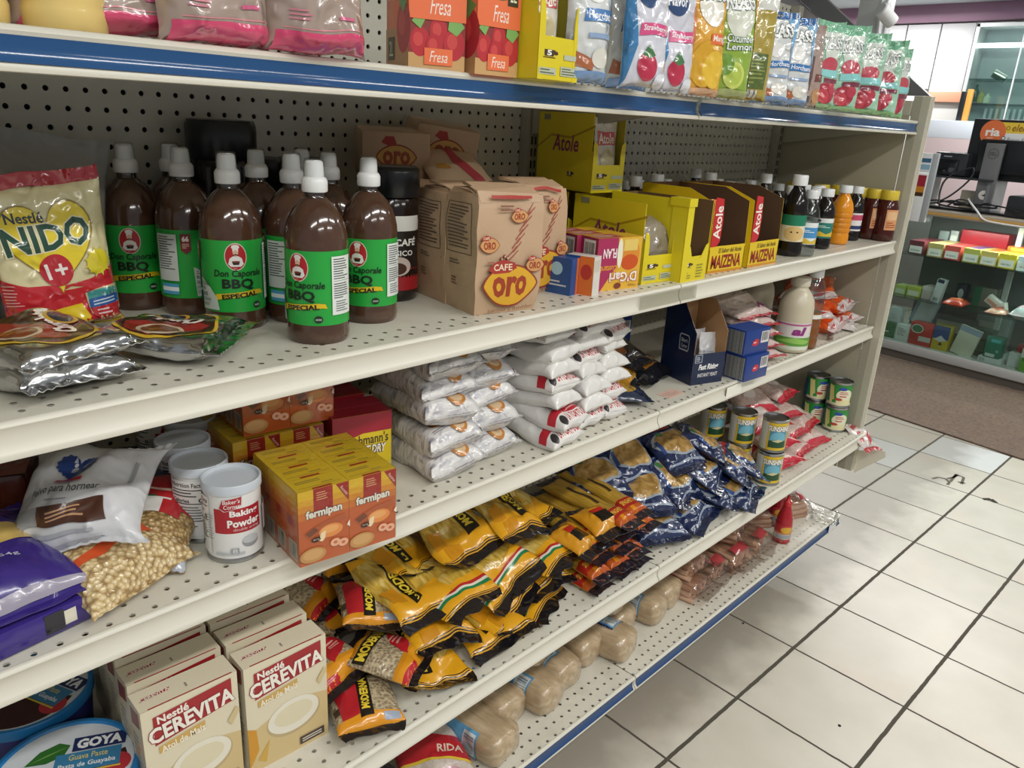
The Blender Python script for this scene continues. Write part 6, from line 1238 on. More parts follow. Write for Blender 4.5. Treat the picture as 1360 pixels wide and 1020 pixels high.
K = bagkit('empty_bag', 'bag', .10, .08, .02, '#d6cfca', None, seed=121, amp=.01, fin='crinkle', ops=[Ln(.2, .3, .8, .7, 2, '#5a4a4a')]); K.put(V((1.11, -.165, Z3+.01)), 'torn white wrapper with dark script lying under the orange snack bags', rot=(0, 0, .2))
# ================================================================== lower shelf
# guava paste tubs
def goya():
    K = Kit('fruit_paste_tub', 'tub'); r, h = .09, .092
    mb = MB(); mb.lathe([(r*.86, 0), (r*.9, .003), (r*.96, h-.014)], mat('#2a2f7c', 'plastic'), 48); K.add('tub_body', mb)
    mb = MB(); mb.lathe([(r*.965, h-.016), (r*1.0, h-.014), (r*1.0, h-.001), (r*.985, h+.001), (r*.93, h+.001), (r*.905, h-.003)], mat('#2276b4', 'plastic'), 56, capb=False, capt=False); K.add('rim', mb, angle=45)
    mb = MB(); mb.lathe([(r*.91, h-.0035), (r*.91, h-.0025)], mat('#cfd6dc', 'card'), 56)
    S = lambda u, v, o: V(((u-.5)*2*r, (v-.5)*2*r, h-.0025+o))
    a = -.42
    def rot(pts): return [(.5+(x-.5)*math.cos(a)-(y-.5)*math.sin(a), .5+(x-.5)*math.sin(a)+(y-.5)*math.cos(a)) for x, y in pts]
    leaf = [(.22, .60), (.30, .72), (.42, .78), (.50, .74), (.47, .64), (.36, .59)]
    dark = [(.5+.40*math.cos(t), .47+.40*math.sin(t)) for t in [PI+.05+k*(PI-.1)/24 for k in range(25)]]
    g = rot([(.52, .66), (.88, .66), (.88, .80), (.52, .80)]); cx = sum(p[0] for p in g)/4; cy = sum(p[1] for p in g)/4
    bl = rot([(.42, .46), (.86, .46), (.86, .65), (.42, .65)])
    c2 = rot([(.64, .60)])[0]; c3 = rot([(.64, .515)])[0]
    prt(mb, S, 2*r, 2*r, [Po(dark, '#38181a'), Po(rot(leaf), '#2f6a2c'), Po(rot([(.24, .61), (.36, .68), (.49, .73), (.36, .66)]), '#6a9a4c'), El(.80, .34, .1, .1, '#b8323c', 24), Po(rot([(.41, .44), (.87, .44), (.87, .455), (.41, .455)]), '#d8c24a'), Po(bl, '#3a7ea8'), Po(g, '#1b2b5c'), Tx('GOYA', cx-.155, cy-.05, cx+.155, cy+.05, '#eef0f0', .05, 0, a),
         Tx('Guava Paste', c2[0]-.13, c2[1]-.027, c2[0]+.13, c2[1]+.03, '#d8cc7a', .01, 0, a), Tx('Pasta de Guayaba', c3[0]-.19, c3[1]-.03, c3[0]+.19, c3[1]+.03, '#e8eef2', .02, 0, a)], 'card'); K.add('lid', mb)
    return K
KG = goya(); 
KG.put(V((-1.142, -.098, Z4)), 'round guava paste tub with a blue rim at the lower left corner, nearest one', 'blue rimmed guava paste tubs', rot=(0, 0, -.05))
KG.put(V((-1.135, .095, Z4)), 'round guava paste tub with a blue rim in the shade behind the nearest one', 'blue rimmed guava paste tubs', rot=(0, 0, -.75))
KG.put(V((-1.128, -.095, Z4+.0)), '', None) if False else None

# corn drink cartons in two columns
def cereal():
    w, d, h = .128, .043, .185; cr = '#d8ccb0'
    fr = [Rc(0, 0, 1, 1, '#d9cfb4'), Po([(0, 0), (1, 0), (1, .45), (.6, .52), (0, .38)], '#cdb583'), El(.56, .36, .34, .17, '#b9a57c', 36), El(.56, .375, .32, .155, '#e2dccb', 36), El(.56, .385, .24, .10, '#d9cfb0', 30), Po([(0, .05), (.12, .2), (.1, .40), (0, .44)], '#c98f2c'), Po([(.1, .1), (.25, .25), (.2, .05)], '#c9a24a'),
          Po([(.11, .68), (.93, .76), (.93, .965), (.11, .925)], '#9e2228'), Po([(.14, .60), (.62, .645), (.62, .705), (.14, .66)], '#c9a45a'), Tx('Nestlé', .15, .86, .47, .925, '#ece6da', .03, 0, .06), Tx('CEREVITA', .05, .73, .95, .865, '#ece6da', .035, 0, .11, '#8a1a20', .04), Tx('Atol de Maíz', .16, .61, .62, .67, '#f1e8d2', .02, 0, .09), Rc(.62, .04, .94, .115, '#4a3c34'), Ln(.65, .055, .91, .1, 2, '#d9d2c4', 2), Po([(.9, .55), (1, .66), (.96, .7), (.86, .6)], '#cbb88a')]
    top = [Rc(0, 0, 1, 1, '#ddd3ba'), Rc(.08, .0, .95, .05, '#9e2228'), Po([(.05, .46), (.34, .50), (.37, .62), (.08, .6)], '#9e2228'), Tx('CEREVITA', .06, .48, .36, .60, '#ece6da', .02, 0, .05), Rc(.5, .30, .52, .5, '#8f8a7c')]
    side = [Rc(0, 0, 1, 1, '#d6ccb2'), Po([(.15, .80), (.85, .84), (.85, .97), (.15, .95)], '#8f4a44'), Ln(.15, .2, .85, .75, 12, '#a39a84', 4)]
    mb = MB(); carton(mb, w, d, h, cr, {'front': fr, 'left': side, 'right': side, 'top': top}); return Kit('cereal_carton', 'carton').add('carton_body', mb)
KCv = cereal(); GCv = 'cream corn drink cartons'
for col, (x0, y0, nm) in enumerate([(-1.003, -.185, 'left'), (-.868, -.196, 'right')]):
    for k in range(5):
        KCv.put(V((x0+.006*k*(1 if col else 1.2), y0+.0615*k+.029, Z4)), 'cream corn drink carton with a red banner, '+['front one', 'second', 'third', 'fourth', 'rearmost'][k]+' of the '+nm+' column', GCv, rot=(0, 0, -.04-.01*col))

# yellow noodle bags
noodm = speckmat('thin_noodles', '#8a6a20', '#e4cf86', 85, 'noise', .2, .8, (1, .3, 1), '#c9a542', .7)
pastm = speckmat('small_pasta', '#857558', '#c2b291', 170, 'voronoi', .2, .6, None, '#a8977a', .6)
ye = '#dc9f1e'
def noodle(seed, W=.15, H=.21, T=.04, front=True):
    F = bagfun(W, H, T, seed, (.11, .09), amp=.018, kb=.6, pu=2.4, pv=2.8, neck=.16, lump=.0035, lscale=32)
    ops = [Rc(0, .11, 1, .30, 'film:'+ye), Po([(0, .30), (1, .30), (.9, .36), (.6, .32), (.3, .37), (.1, .34)], 'film:'+ye), Rc(0, .82, 1, .91, 'film:'+ye), Rc(.0, .115, 1, .122, 'film:#2a2016'), Rc(.0, .13, 1, .136, 'film:#2a2016'), Po([(.05, .28), (.05, .46), (.25, .46), (.25, .28)], 'film:#c9881a')]
    bar = [Po([(.30, .22), (.46, .22), (.46, .84), (.30, .84)], 'film:#1c1712'), Tx('MODERNA', .11, .49, .66, .575, 'film:#e6c93c', .04, 0, PI/2), Tx('La', .33, .25, .43, .29, 'film:#e6c93c', .03, 0, PI/2), Rc(.50, .36, .56, .80, 'film:#c9a23c')]
    if seed % 3 == 0: ops += bar
    elif seed % 3 == 1: ops += [Rc(0, .20, 1, .225, 'film:#1f7a4a'), Rc(0, .225, 1, .245, 'film:#dcd8c8'), Rc(0, .245, 1, .27, 'film:#b8282a'), Po([(.1, .5), (.26, .5), (.26, .84), (.1, .84)], 'film:#1c1712'), Tx('MODERNA', -.06, .635, .42, .70, 'film:#e6c93c', .04, 0, PI/2)]
    else: ops += [Po([(.55, .25), (.75, .25), (.75, .80), (.55, .80)], 'film:#1c1712'), Tx('MODERNA', .38, .48, .92, .57, 'film:#e6c93c', .04, 0, PI/2), Po([(.15, .14), (.4, .14), (.4, .26), (.15, .26)], 'film:#c9881a'), Ln(.8, .3, .95, .7, 3, 'film:#b98a1c', 3)]
    mbb, sl = bagmesh(F, W, H, noodm, '#17151a', (.11, .09), ops, (), 20, 26, 'crinkle', .007)
    K = Kit('noodle_bag', 'bag').add('film_body', mbb, angle=60, fix=False)
    for s in sl: K.add('end_seal', s, 'black crimped end', angle=60, fix=False)
    return K
KNo = [noodle(200+k) for k in range(6)]   # 200%3 = 2
def soup(seed, W=.115, H=.145, T=.042):
    F = bagfun(W, H, T, seed, (.10, .10), amp=.008, kb=.6, pu=2.4, pv=2.8, neck=.18)
    ops = [Rc(0, .10, 1, .26, 'film:#d8901c'), Rc(0, .10, .45, .17, 'film:#b8232a'), Po([(.0, .26), (1, .24), (1, .3), (.0, .3)], 'film:#c9851c'), Po([(.52, .25), (.98, .42), (.98, .64), (.80, .62), (.62, .5), (.5, .36)], 'film:#b3202a'), Ln(.66, .42, .94, .56, 3, 'film:#e0a89a', 3), Po([(.02, .66), (.98, .66), (.98, .82), (.02, .82)], 'film:#1c1712'), Tx('MODERNA', .06, .68, .94, .80, 'film:#e6c93c', .04), Rc(.1, .83, .9, .89, 'film:#d8901c')] if seed % 2 else [Rc(0, .80, 1, .90, 'film:#d8901c'), Rc(0, .10, 1, .22, 'film:#d8901c'), Po([(.1, .22), (.36, .22), (.5, .6), (.3, .8), (.1, .7)], 'film:#b3202a'), Po([(.36, .18), (.56, .18), (.66, .8), (.46, .8)], 'film:#1c1712'), Tx('MODERNA', .2, .44, .82, .54, 'film:#e6c93c', .04, 0, 1.42), Rc(.7, .12, .95, .2, 'film:#9aa4b4'), Rc(.02, .3, .1, .42, 'film:#4a3a2a')]
    mbb, sl = bagmesh(F, W, H, pastm, '#1a171a', (.10, .10), ops, (), 18, 22, 'crinkle', .006)
    K = Kit('soup_pasta_bag', 'bag').add('film_body', mbb, angle=60, fix=False)
    for s in sl: K.add('end_seal', s, 'black crimped end', angle=60, fix=False)
    return K
KSo = [soup(220+k) for k in range(4)]
GSo = 'small pasta bags with black ends'; GNo = 'yellow noodle bags with black ends'
for k, (x, y, z, rot, lb, v) in enumerate([
    (-.742, -.195, .022, (.05, 0, -.35), 'small beige pasta bag lying lowest at the shelf edge beside the cream cartons', 0),
    (-.668, -.165, .060, (.10, .12, .55), 'small beige pasta bag with a red ribbon, second up beside the noodle bags', 1),
    (-.645, -.075, .105, (.12, .0, -.45), 'small beige pasta bag lying highest of the small ones, under the yeast bundle', 2),
    (-.765, -.105, .055, (.10, -.1, .2), 'small beige pasta bag half hidden behind the nearest cream carton', 3),
    (-.735, -.025, .04, (.1, 0, -.3), 'small dark pasta bag behind the cream cartons, lower one', 0),
    (-.70, .045, .09, (.1, .05, .5), 'small dark pasta bag behind the cream cartons, upper one', 1),
    (-.62, .075, .12, (.15, 0, .1), 'small pasta bag deep in the shade under the middle shelf, left', 2),
    (-.52, .10, .15, (.15, 0, -.2), 'small pasta bag deep in the shade under the middle shelf, right', 3),
    (-.66, .02, .05, (.1, .05, .1), 'small pasta bag in the shaded middle of the pasta heap', 0)]):
    KSo[v].put(V((x, y, Z4+z)), lb, GSo, rot=rot)
for k, (x, y, z, rot, lb, v) in enumerate([
    (-.590, -.155, .032, (.05, .06, -.10), 'yellow noodle bag lying on the deck, leftmost of the bottom ones, at the shelf edge', 1),
    (-.455, -.155, .020, (.04, 0, .05), 'yellow noodle bag lying on the deck, second of the bottom ones', 4),
    (-.330, -.135, .020, (.04, 0, .10), 'yellow noodle bag lying on the deck, third of the bottom ones', 2),
    (-.555, -.125, .066, (.08, .08, .0), 'yellow noodle bag second layer, left, black end over the shelf', 3),
    (-.575, -.085, .112, (.20, .22, -.06), 'yellow noodle bag tilted with a long black name bar facing the front', 4),
    (-.430, -.135, .060, (.08, -.05, .12), 'yellow noodle bag second layer, middle', 0),
    (-.300, -.125, .055, (.06, .0, .0), 'yellow noodle bag second layer, right', 3),
    (-.500, -.110, .108, (.18, .05, -.12), 'yellow noodle bag third layer with green white and red stripes, left', 2),
    (-.405, -.115, .112, (.26, -.08, .02), 'yellow noodle bag third layer, big and glossy, with tricolour stripe', 5),
    (-.270, -.120, .098, (.15, .05, .10), 'yellow noodle bag third layer, right', 2),
    (-.430, -.045, .168, (.28, .06, -.08), 'yellow noodle bag on the top layer, left one', 0),
    (-.310, -.065, .172, (.30, .02, .04), 'yellow noodle bag on the top layer, right one with the black name patch', 3),
    (-.540, .0, .158, (.2, .1, .1), 'yellow noodle bag on top deeper under the middle shelf, left', 1),
    (-.23, -.02, .15, (.2, -.1, .15), 'yellow noodle bag on top at the right next to the spaghetti', 1),
    (-.40, .08, .10, (.1, 0, 0), 'yellow noodle bag buried at the back of the heap', 4)]):
    j = rnd.uniform; KNo[v].put(V((x, y, Z4+z)), lb, GNo, rot=(rot[0]+j(-.03, .06), rot[1]+j(-.12, .12), rot[2]+j(-.22, .22)))
# spaghetti packs pointing to the aisle
spam = speckmat('spaghetti_strands', '#93701f', '#c9a548', 300, 'noise', .2, .3, (1, .02, 1), '#b08a30', .6)
def spag(seed):
    W, H, T = .062, .27, .026
    F = bagfun(W, H, T, seed, (.10, .05), amp=.003, kb=.8, pu=4, pv=8, blunt=.4)
    ops = [Rc(0, .10, 1, .16, 'film:#b8541c'), Rc(0, .16, 1, .27, 'film:#a8261c'), Rc(.3, .10, .5, .16, 'film:#d88a1c'), Tx('SPAGHETTI', .12, .19, .88, .24, 'film:#e8c04a', .02), Rc(.35, .40, .5, .75, 'film:#3a2a1a')]
    mbb, sl = bagmesh(F, W, H, spam, '#24202a', (.10, .05), ops, (), 10, 26, 'crinkle', .008)
    K = Kit('spaghetti_pack', 'pack').add('film_body', mbb, angle=60, fix=False)
    for s in sl: K.add('end_seal', s, 'dark crimped end', angle=60, fix=False)
    return K
KSp = [spag(240), spag(241)]; GSp = 'spaghetti packs'
kk = 0
for layer, (n, xs_, yy, zz) in enumerate([(3, (-.175, -.105, -.04), -.125, .015), (3, (-.17, -.10, -.035), -.12, .040), (2, (-.16, -.085), -.115, .065), (3, (-.15, -.075, -.01), -.11, .090), (2, (-.06, .005), -.10, .115)]):
    for i, x in enumerate(xs_):
        KSp[kk % 2].put(V((x+rnd.uniform(-.006, .006), yy+rnd.uniform(-.012, .012), Z4+zz)), 'long spaghetti pack with orange and red front end, '+['bottom', 'second', 'third', 'fourth', 'top'][layer]+' layer, '+(['left', 'middle', 'right'][i] if n == 3 else ['left', 'right'][i])+' one', GSp, rot=(rnd.uniform(.0, .07), 0, rnd.uniform(-.06, .10))); kk += 1
for k, (x, y, z, r_) in enumerate([(-.19, -.175, .10, .2), (-.10, -.17, .108, -.1)]):
    bagkit('pasta_packet', 'packet', .10, .12, .03, '#d0901c', '#1d1a1e', e=(.2, .1), ops=[Rc(.3, .35, .8, .6, 'film:#1c1712'), Rc(.3, .60, .7, .72, 'film:#b8281c')], fin='crinkle', seed=250+k, amp=.007).put(V((x, y, Z4+z)), ['left', 'right'][k]+' short orange packet with black end lying on the spaghetti ends', 'short orange packets', rot=(.15, 0, r_))

# navy bags of noodle nests
nestm = speckmat('noodle_nests', '#7a5a24', '#d0b078', 40, 'noise', .2, .9, None, '#ab8648', .7)
navy = '#1d2c54'
def nest(seed, W=.15, H=.18, T=.055):
    F = bagfun(W, H, T, seed, (.10, .10), amp=.012, kb=.6, pu=2.2, pv=2.4, neck=.12, lump=.004, lscale=38)
    w1 = [(.5+.43*math.cos(t)*(1+.12*math.sin(3*t+seed)), .50+.30*math.sin(t)*(1+.15*math.cos(2*t))) for t in [2*PI*k/30 for k in range(30)]]
    w2 = [(.5+.385*math.cos(t)*(1+.12*math.sin(3*t+seed)), .50+.265*math.sin(t)*(1+.15*math.cos(2*t))) for t in [2*PI*k/30 for k in range(30)]]
    ops = [Po(w1, 'crinkle:#9aa4b0'), Po(w2, nestm), Po([(.0, .80), (1, .78), (1, .86), (0, .90)], 'crinkle:#a3262f' if seed % 2 else 'crinkle:#2a4480'), Ln(.22, .82, .62, .88, 1, 'crinkle:#c9ced8'), El(.3, .70, .07, .05, 'crinkle:#3f7a4a', 14), Po([(.1, .12), (.5, .16), (.9, .12), (.9, .15), (.5, .19), (.1, .15)], 'crinkle:#8f9aac'), Rc(.08, .35, .14, .6, 'crinkle:#2f4a86')]
    mbb, sl = bagmesh(F, W, H, navy, '#16203e', (.10, .10), ops, (), 20, 24, 'crinkle', .006, off=.0012)
    K = Kit('noodle_nest_bag', 'bag').add('film_body', mbb, angle=60, fix=False)
    for s in sl: K.add('end_seal', s, 'dark navy crimped end', angle=60, fix=False)
    return K
KNn = [nest(260+k) for k in range(4)]
for k, (x, y, z, rot, lb) in enumerate([
    (.105, -.165, .03, (.1, 0, -.4), 'bottom, left by the spaghetti'), (.225, -.175, .03, (.1, 0, .2), 'bottom, middle of the shelf edge'), (.345, -.175, .035, (.1, .1, .5), 'bottom, right before the cans'),
    (.115, -.120, .085, (.35, -.1, -.55), 'second layer, left, window facing the aisle'), (.225, -.135, .092, (.45, .05, .1), 'second layer, middle, pale nest window facing out'), (.345, -.140, .095, (.4, .1, .4), 'second layer, right, touching the yellow cans'),
    (.150, -.060, .145, (.45, -.05, -.3), 'top layer, left, large round window'), (.285, -.095, .145, (.4, .1, -.15), 'top layer, middle'), (.395, -.115, .135, (.4, .15, .5), 'top layer, right under the first yellow can'),
    (.43, -.195, .03, (.15, 0, .3), 'bottom, far right before the can stack'), (.44, -.165, .085, (.4, .1, .5), 'second layer, far right, hiding the lower cans'), (.50, -.170, .075, (.5, .25, .75), 'second layer, leaning on the can stack'), (.475, -.12, .05, (.2, 0, .8), 'low, squeezed between the can stacks'),
    (.24, .02, .165, (.35, 0, .2), 'topmost at the back below the shelf lip'), (.10, .02, .10, (.2, 0, 0), 'back left, in the shade'), (.36, .04, .10, (.2, 0, .3), 'back right, in the shade'), (.04, -.04, .12, (.3, -.2, -.6), 'far left, leaning on the spaghetti')]):
    KNn[k % 4].put(V((x, y, Z4+z)), 'navy noodle nest bag, '+lb, 'navy noodle nest bags', rot=rot)

# cans
def tin(r, h, base, ops, lidc='#8f9294', band=None):
    K = Kit('food_can', 'can')
    mb = MB(); mb.lathe([(r*.95, 0), (r, .001), (r, .005), (r*.965, .0075), (r*.965, h-.0075), (r, h-.005), (r, h-.001), (r*.96, h), (r*.94, h-.004)], mat('#a6a8a8', 'metal'), 40, capb=True, capt=False); K.add('can_body', mb, angle=50)
    mb = MB(); mb.lathe([(r*.94, h-.004), (r*.8, h-.0038), (r*.78, h-.003), (r*.5, h-.003), (r*.48, h-.0036), (.002, h-.0036)], mat(lidc, 'metal'), 36, capb=False); K.add('lid', mb, angle=40)
    mb = MB(); z0, H = .008, h-.016; mb.lathe([(r*.975, z0), (r*.975, z0+H)], mat(base, 'card'), 44, capb=False, capt=False); prt(mb, cylS(lambda z: r*.975, z0, H), 2*PI*r, H, ops, 'card', .006, .0003, .0001); K.add('label', mb); return K
sun = [Rc(.36, 0, .64, 1, '#d8b52c'), Po([(.385, .10), (.615, .10), (.615, .78), (.385, .78)], '#4f8fa8'), El(.5, .45, .1, .24, '#6fb0c4', 24), Po([(.385, .10), (.615, .10), (.615, .34), (.5, .42), (.385, .34)], '#1f4a2c'), Po([(.42, .34), (.5, .42), (.58, .36), (.5, .30)], '#c9c49a'), Tx('SUNSHINE', .365, .70, .635, .90, '#f0ede2', .04, 0, 0, '#3a2e14', .05), Rc(.64, .03, .76, .97, '#e2dfd6'), Lv(.66, .1, .74, .9, 9, '#8f8c84', 2), Rc(.24, .0, .36, 1, '#cfccc2')]
KU = tin(.0355, .095, '#d8b52c', sun); GU = 'yellow labelled cans'
bottle_at(KU, 1016, 645, .0355, -.75, 'yellow labelled can at the bottom of the stack beside the navy bags', GU, Z4)
p = at(1016, 645, Z4); dd = (p-CAM); dd.z = 0; dd.normalize(); C0 = p+dd*.0355
KU.put(C0+V((.006, .004, .0955)), 'yellow labelled can on top of the front stack, sunrise scene showing', GU, rot=(0, 0, -.75))
C1 = C0+V((-.02, .085, 0)); C2 = C0+V((-.045, .165, 0))
KU.put(C1, 'yellow labelled can under the second stacked can, hidden low behind the front stack', GU, rot=(0, 0, -.7)); KU.put(C1+V((0, 0, .0955)), 'yellow labelled can on top of the second stack behind the front one', GU, rot=(0, 0, -.72))
KU.put(C2, 'yellow labelled can under the third stacked can, hidden low at the back', GU, rot=(0, 0, -.7)); KU.put(C2+V((0, 0, .0955)), 'yellow labelled can on top of the third stack, farthest back', GU, rot=(0, 0, -.6))
gre = [Rc(0, 0, 1, 1, '#2c8a3a'), Rc(0, 0, 1, .12, '#d8d2b0'), El(.5, .50, .12, .3, '#e2dfc4', 26), Rc(.39, .0, .62, .3, '#dfd8a8'), El(.46, .82, .06, .08, '#2a4a9c', 20), Ln(.43, .54, .58, .70, 2, '#b83a2a', 3), Ln(.43, .40, .57, .52, 1, '#b83a2a', 4), El(.42, .3, .05, .07, '#b8402a', 14), Po([(.60, .20), (.66, .34), (.63, .15)], '#1f5a2c'), Po([(.26, .95), (.3, .95), (.34, .1), (.30, .1)], '#e2d99a'), Po([(.30, .9), (.33, .95), (.36, .3), (.33, .2)], '#d2c478'), Rc(.14, .0, .24, .9, '#23508a')]
KGr = tin(.0375, .085, '#2c8a3a', gre, '#7f8486'); GG = 'green vegetable cans'
G0 = V((1.168, -.178, Z4)); G1 = V((1.172, -.100, Z4))
KGr.put(G0, 'green vegetable can at the shelf end, bottom of the front stack', GG, rot=(0, 0, -.75)); KGr.put(G0+V((0, .002, .0855)), 'green vegetable can at the shelf end, top of the front stack', GG, rot=(0, 0, -.72))
KGr.put(G1, 'green vegetable can at the shelf end, bottom of the rear stack', GG, rot=(0, 0, -.6)); KGr.put(G1+V((0, .002, .0855)), 'green vegetable can at the shelf end, top of the rear stack', GG, rot=(0, 0, -.4))
# red and white bean bags
def bean(seed):
    bm_ = speckmat('pink_grains', '#b59a92', '#d8c4bc', 90, 'noise', .25, .5, None, '#c9b2a8', .5)
    F = bagfun(.14, .19, .058, seed, (.06, .06), amp=.011, kb=.6, lump=.002)
    ops = [Po([(0, .62), (1, .58), (1, .94), (0, .94)], 'crinkle:#b9bcc6'), Po([(0, .50), (1, .46), (1, .56), (.5, .60), (0, .56)], 'crinkle:#c2263a'), Rc(0, .06, 1, .11, 'crinkle:#c2263a'), Po([(.7, .65), (1, .62), (1, .8)], 'crinkle:#3f5a4a'), El(.4, .33, .18, .1, 'crinkle:#ddd2cc', 20), Ln(.1, .7, .6, .88, 3, 'crinkle:#8f96a4', 3)]
    mbb, sl = bagmesh(F, .14, .19, bm_, '#c2263a', (.06, .06), ops, (), 18, 22, 'crinkle', .007); K = Kit('rice_bag', 'bag').add('film_body', mbb, angle=60, fix=False)
    for s in sl: K.add('end_seal', s, 'red crimped end', angle=60, fix=False)
    return K
KBn = [bean(280+k) for k in range(3)]
for k, (x, y, z, rot, lb) in enumerate([(.74, -.145, .022, (.06, 0, -.2), 'bottom left at the shelf edge'), (.865, -.135, .022, (.06, 0, .1), 'bottom middle'), (.985, -.125, .022, (.06, 0, -.1), 'bottom right'),
    (.75, -.115, .072, (.14, -.05, -.25), 'second layer left'), (.875, -.105, .072, (.12, 0, .05), 'second layer middle'), (.985, -.09, .070, (.1, .05, .2), 'second layer right'), (.77, -.075, .118, (.18, -.05, -.3), 'third layer left'), (.90, -.065, .118, (.16, .0, -.1), 'third layer right'), (.80, -.02, .158, (.18, 0, -.4), 'topmost left'), (.93, -.02, .155, (.15, 0, .1), 'topmost right')]):
    KBn[k % 3].put(V((x, y, Z4+z)), 'red and white rice bag, '+lb+' of the heap', 'red and white rice bags', rot=rot)
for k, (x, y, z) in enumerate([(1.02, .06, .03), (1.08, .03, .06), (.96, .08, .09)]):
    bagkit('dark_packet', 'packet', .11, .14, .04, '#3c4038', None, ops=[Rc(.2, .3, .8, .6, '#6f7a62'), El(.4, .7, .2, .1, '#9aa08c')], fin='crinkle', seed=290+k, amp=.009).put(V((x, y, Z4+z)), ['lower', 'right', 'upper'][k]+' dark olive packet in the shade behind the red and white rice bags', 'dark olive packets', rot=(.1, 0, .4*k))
# bag hanging over the lip at the end
K = bagkit('snack_bag', 'bag', .10, .12, .02, '#d2c6c0', None, e=(.08, .08), ops=[Rc(0, 0, 1, .12, '#b8303a'), Po([(.1, .3), (.3, .3), (.5, .6), (.3, .7)], '#c23a44'), Po([(.55, .2), (.8, .3), (.9, .6), (.7, .5)], '#c23a44'), Po([(.2, .75), (.6, .8), (.8, .95), (.3, .95)], '#c23a44')], fin='crinkle', seed=300, amp=.010)
K.put(V((1.205, -.262, Z4-.012)), 'red and white empty packet drooping over the lip at the end of the lower shelf', rot=(.55, .1, -.15))

# ================================================================== bottom shelf
ricem = speckmat('pressed_beige', '#9c8464', '#cbb698', 60, 'noise', .28, .6, (1, .25, 1), '#b59e7e', .7)
def loaf(seed, r=.042, L=.17):
    """film wrapped block with folded end, lying with its axis to the aisle"""
    K = Kit('rice_paper_pack', 'pack'); mb = MB(); off = V((seed*2.3, seed, 0)); n = 26; rows = [(.35, 0), (.8, .004), (.95, .014), (1, .03)]+[(1, .03+k*.012) for k in range(1, int((L-.04)/.012))]+[(1, L-.01), (.9, L)]
    vs = []
    for q, (f, yy) in enumerate(rows):
        for k in range(n):
            t = 2*PI*k/n; sq = (abs(math.cos(t))**4+abs(math.sin(t))**4)**-.25
            p = V((r*1.12*f*sq*math.cos(t), yy-L/2, r*.86*f*sq*math.sin(t)))
            g = noise.noise(p*28+off)*.0048+noise.noise(p*70+off)*.0022
            p += V((math.cos(t)*g, noise.noise(p*40+off)*.002*(1 if q < 4 else .2), math.sin(t)*g)); p.z = max(p.z, -r*.82); vs.append(p+V((0, 0, r*.82)))
    fs = [(q*n+k, q*n+(k+1) % n, (q+1)*n+(k+1) % n, (q+1)*n+k) for q in range(len(rows)-1) for k in range(n)]+[tuple(range(n-1, -1, -1)), tuple((len(rows)-1)*n+k for k in range(n))]
    mb.add(vs, fs, ricem); K.add('wrapped_block', mb, angle=50)
    mb = MB()
    def S(u, v, o):
        t = 2*PI*(u); sq = (abs(math.cos(t))**4+abs(math.sin(t))**4)**-.25; yy = .03+v*(L-.04)-L/2
        p = V((r*1.12*sq*math.cos(t), yy, r*.86*sq*math.sin(t))); g = noise.noise(p*28+off)*.0048+noise.noise(p*70+off)*.0022+.0006
        p += V((math.cos(t)*(g+o), 0, math.sin(t)*(g+o))); p.z = max(p.z, -r*.82-.0005); return p+V((0, 0, r*.82))
    a = {0: .36, 1: .22, 2: .04, 3: .30}[seed % 4]
    prt(mb, S, 2*PI*r, L-.04, [Rc(a, .15, a+.26, .98, 'film:#5f9cc4'), Rc(a+.235, .15, a+.26, .98, 'film:#1f2c5c'), Rc(a+.02, .18, a+.22, .42, 'film:#cdd2d4'), Lv(a+.04, .2, a+.2, .4, 9, 'film:#7f8c96', 2), El(a+.12, .68, .06, .14, 'film:#3f7cb0', 18), Rc(a+.03, .85, a+.2, .92, 'film:#dfe6ea')], 'film', .005, .0008)
    K.add('blue_label', mb, 'pale blue printed band'); return K
KL = [loaf(0), loaf(1), loaf(2), loaf(3)]; GL = 'film wrapped beige packs'
for k, (x, y, z, yaw, lb, v) in enumerate([
    (-.415, -.135, 0, .12, 'nearest one with a large blue label', 0), (-.330, -.075, 0, .05, 'second from the left, plain side up', 2), (-.235, -.105, 0, .08, 'third from the left, blue band at its foot', 3), (-.150, -.085, 0, .05, 'fourth from the left, blue label facing out', 1),
    (-.045, -.065, 0, .08, 'fifth from the left, blue band on top edge', 2), (.030, -.115, 0, .14, 'sixth along, nearest to the blue edge', 2), (.115, -.055, 0, .0, 'seventh along, behind the sixth', 3), (.075, -.045, .076, .1, 'upper one resting on the sixth and seventh', 3),
    (.215, -.085, 0, .12, 'eighth along, large and square ended', 3), (.305, -.07, 0, .1, 'last one before the pinkish bags, blue patch on top', 2), (-.20, -.045, .078, -.55, 'upper one lying across under the lip', 1), (-.01, -.0, .074, .05, 'upper one under the shelf lip in the middle', 3)]):
    KL[v].put(V((x, y, Z5+z)), 'film wrapped beige pack low down, '+lb, GL, rot=(0, 0, yaw))
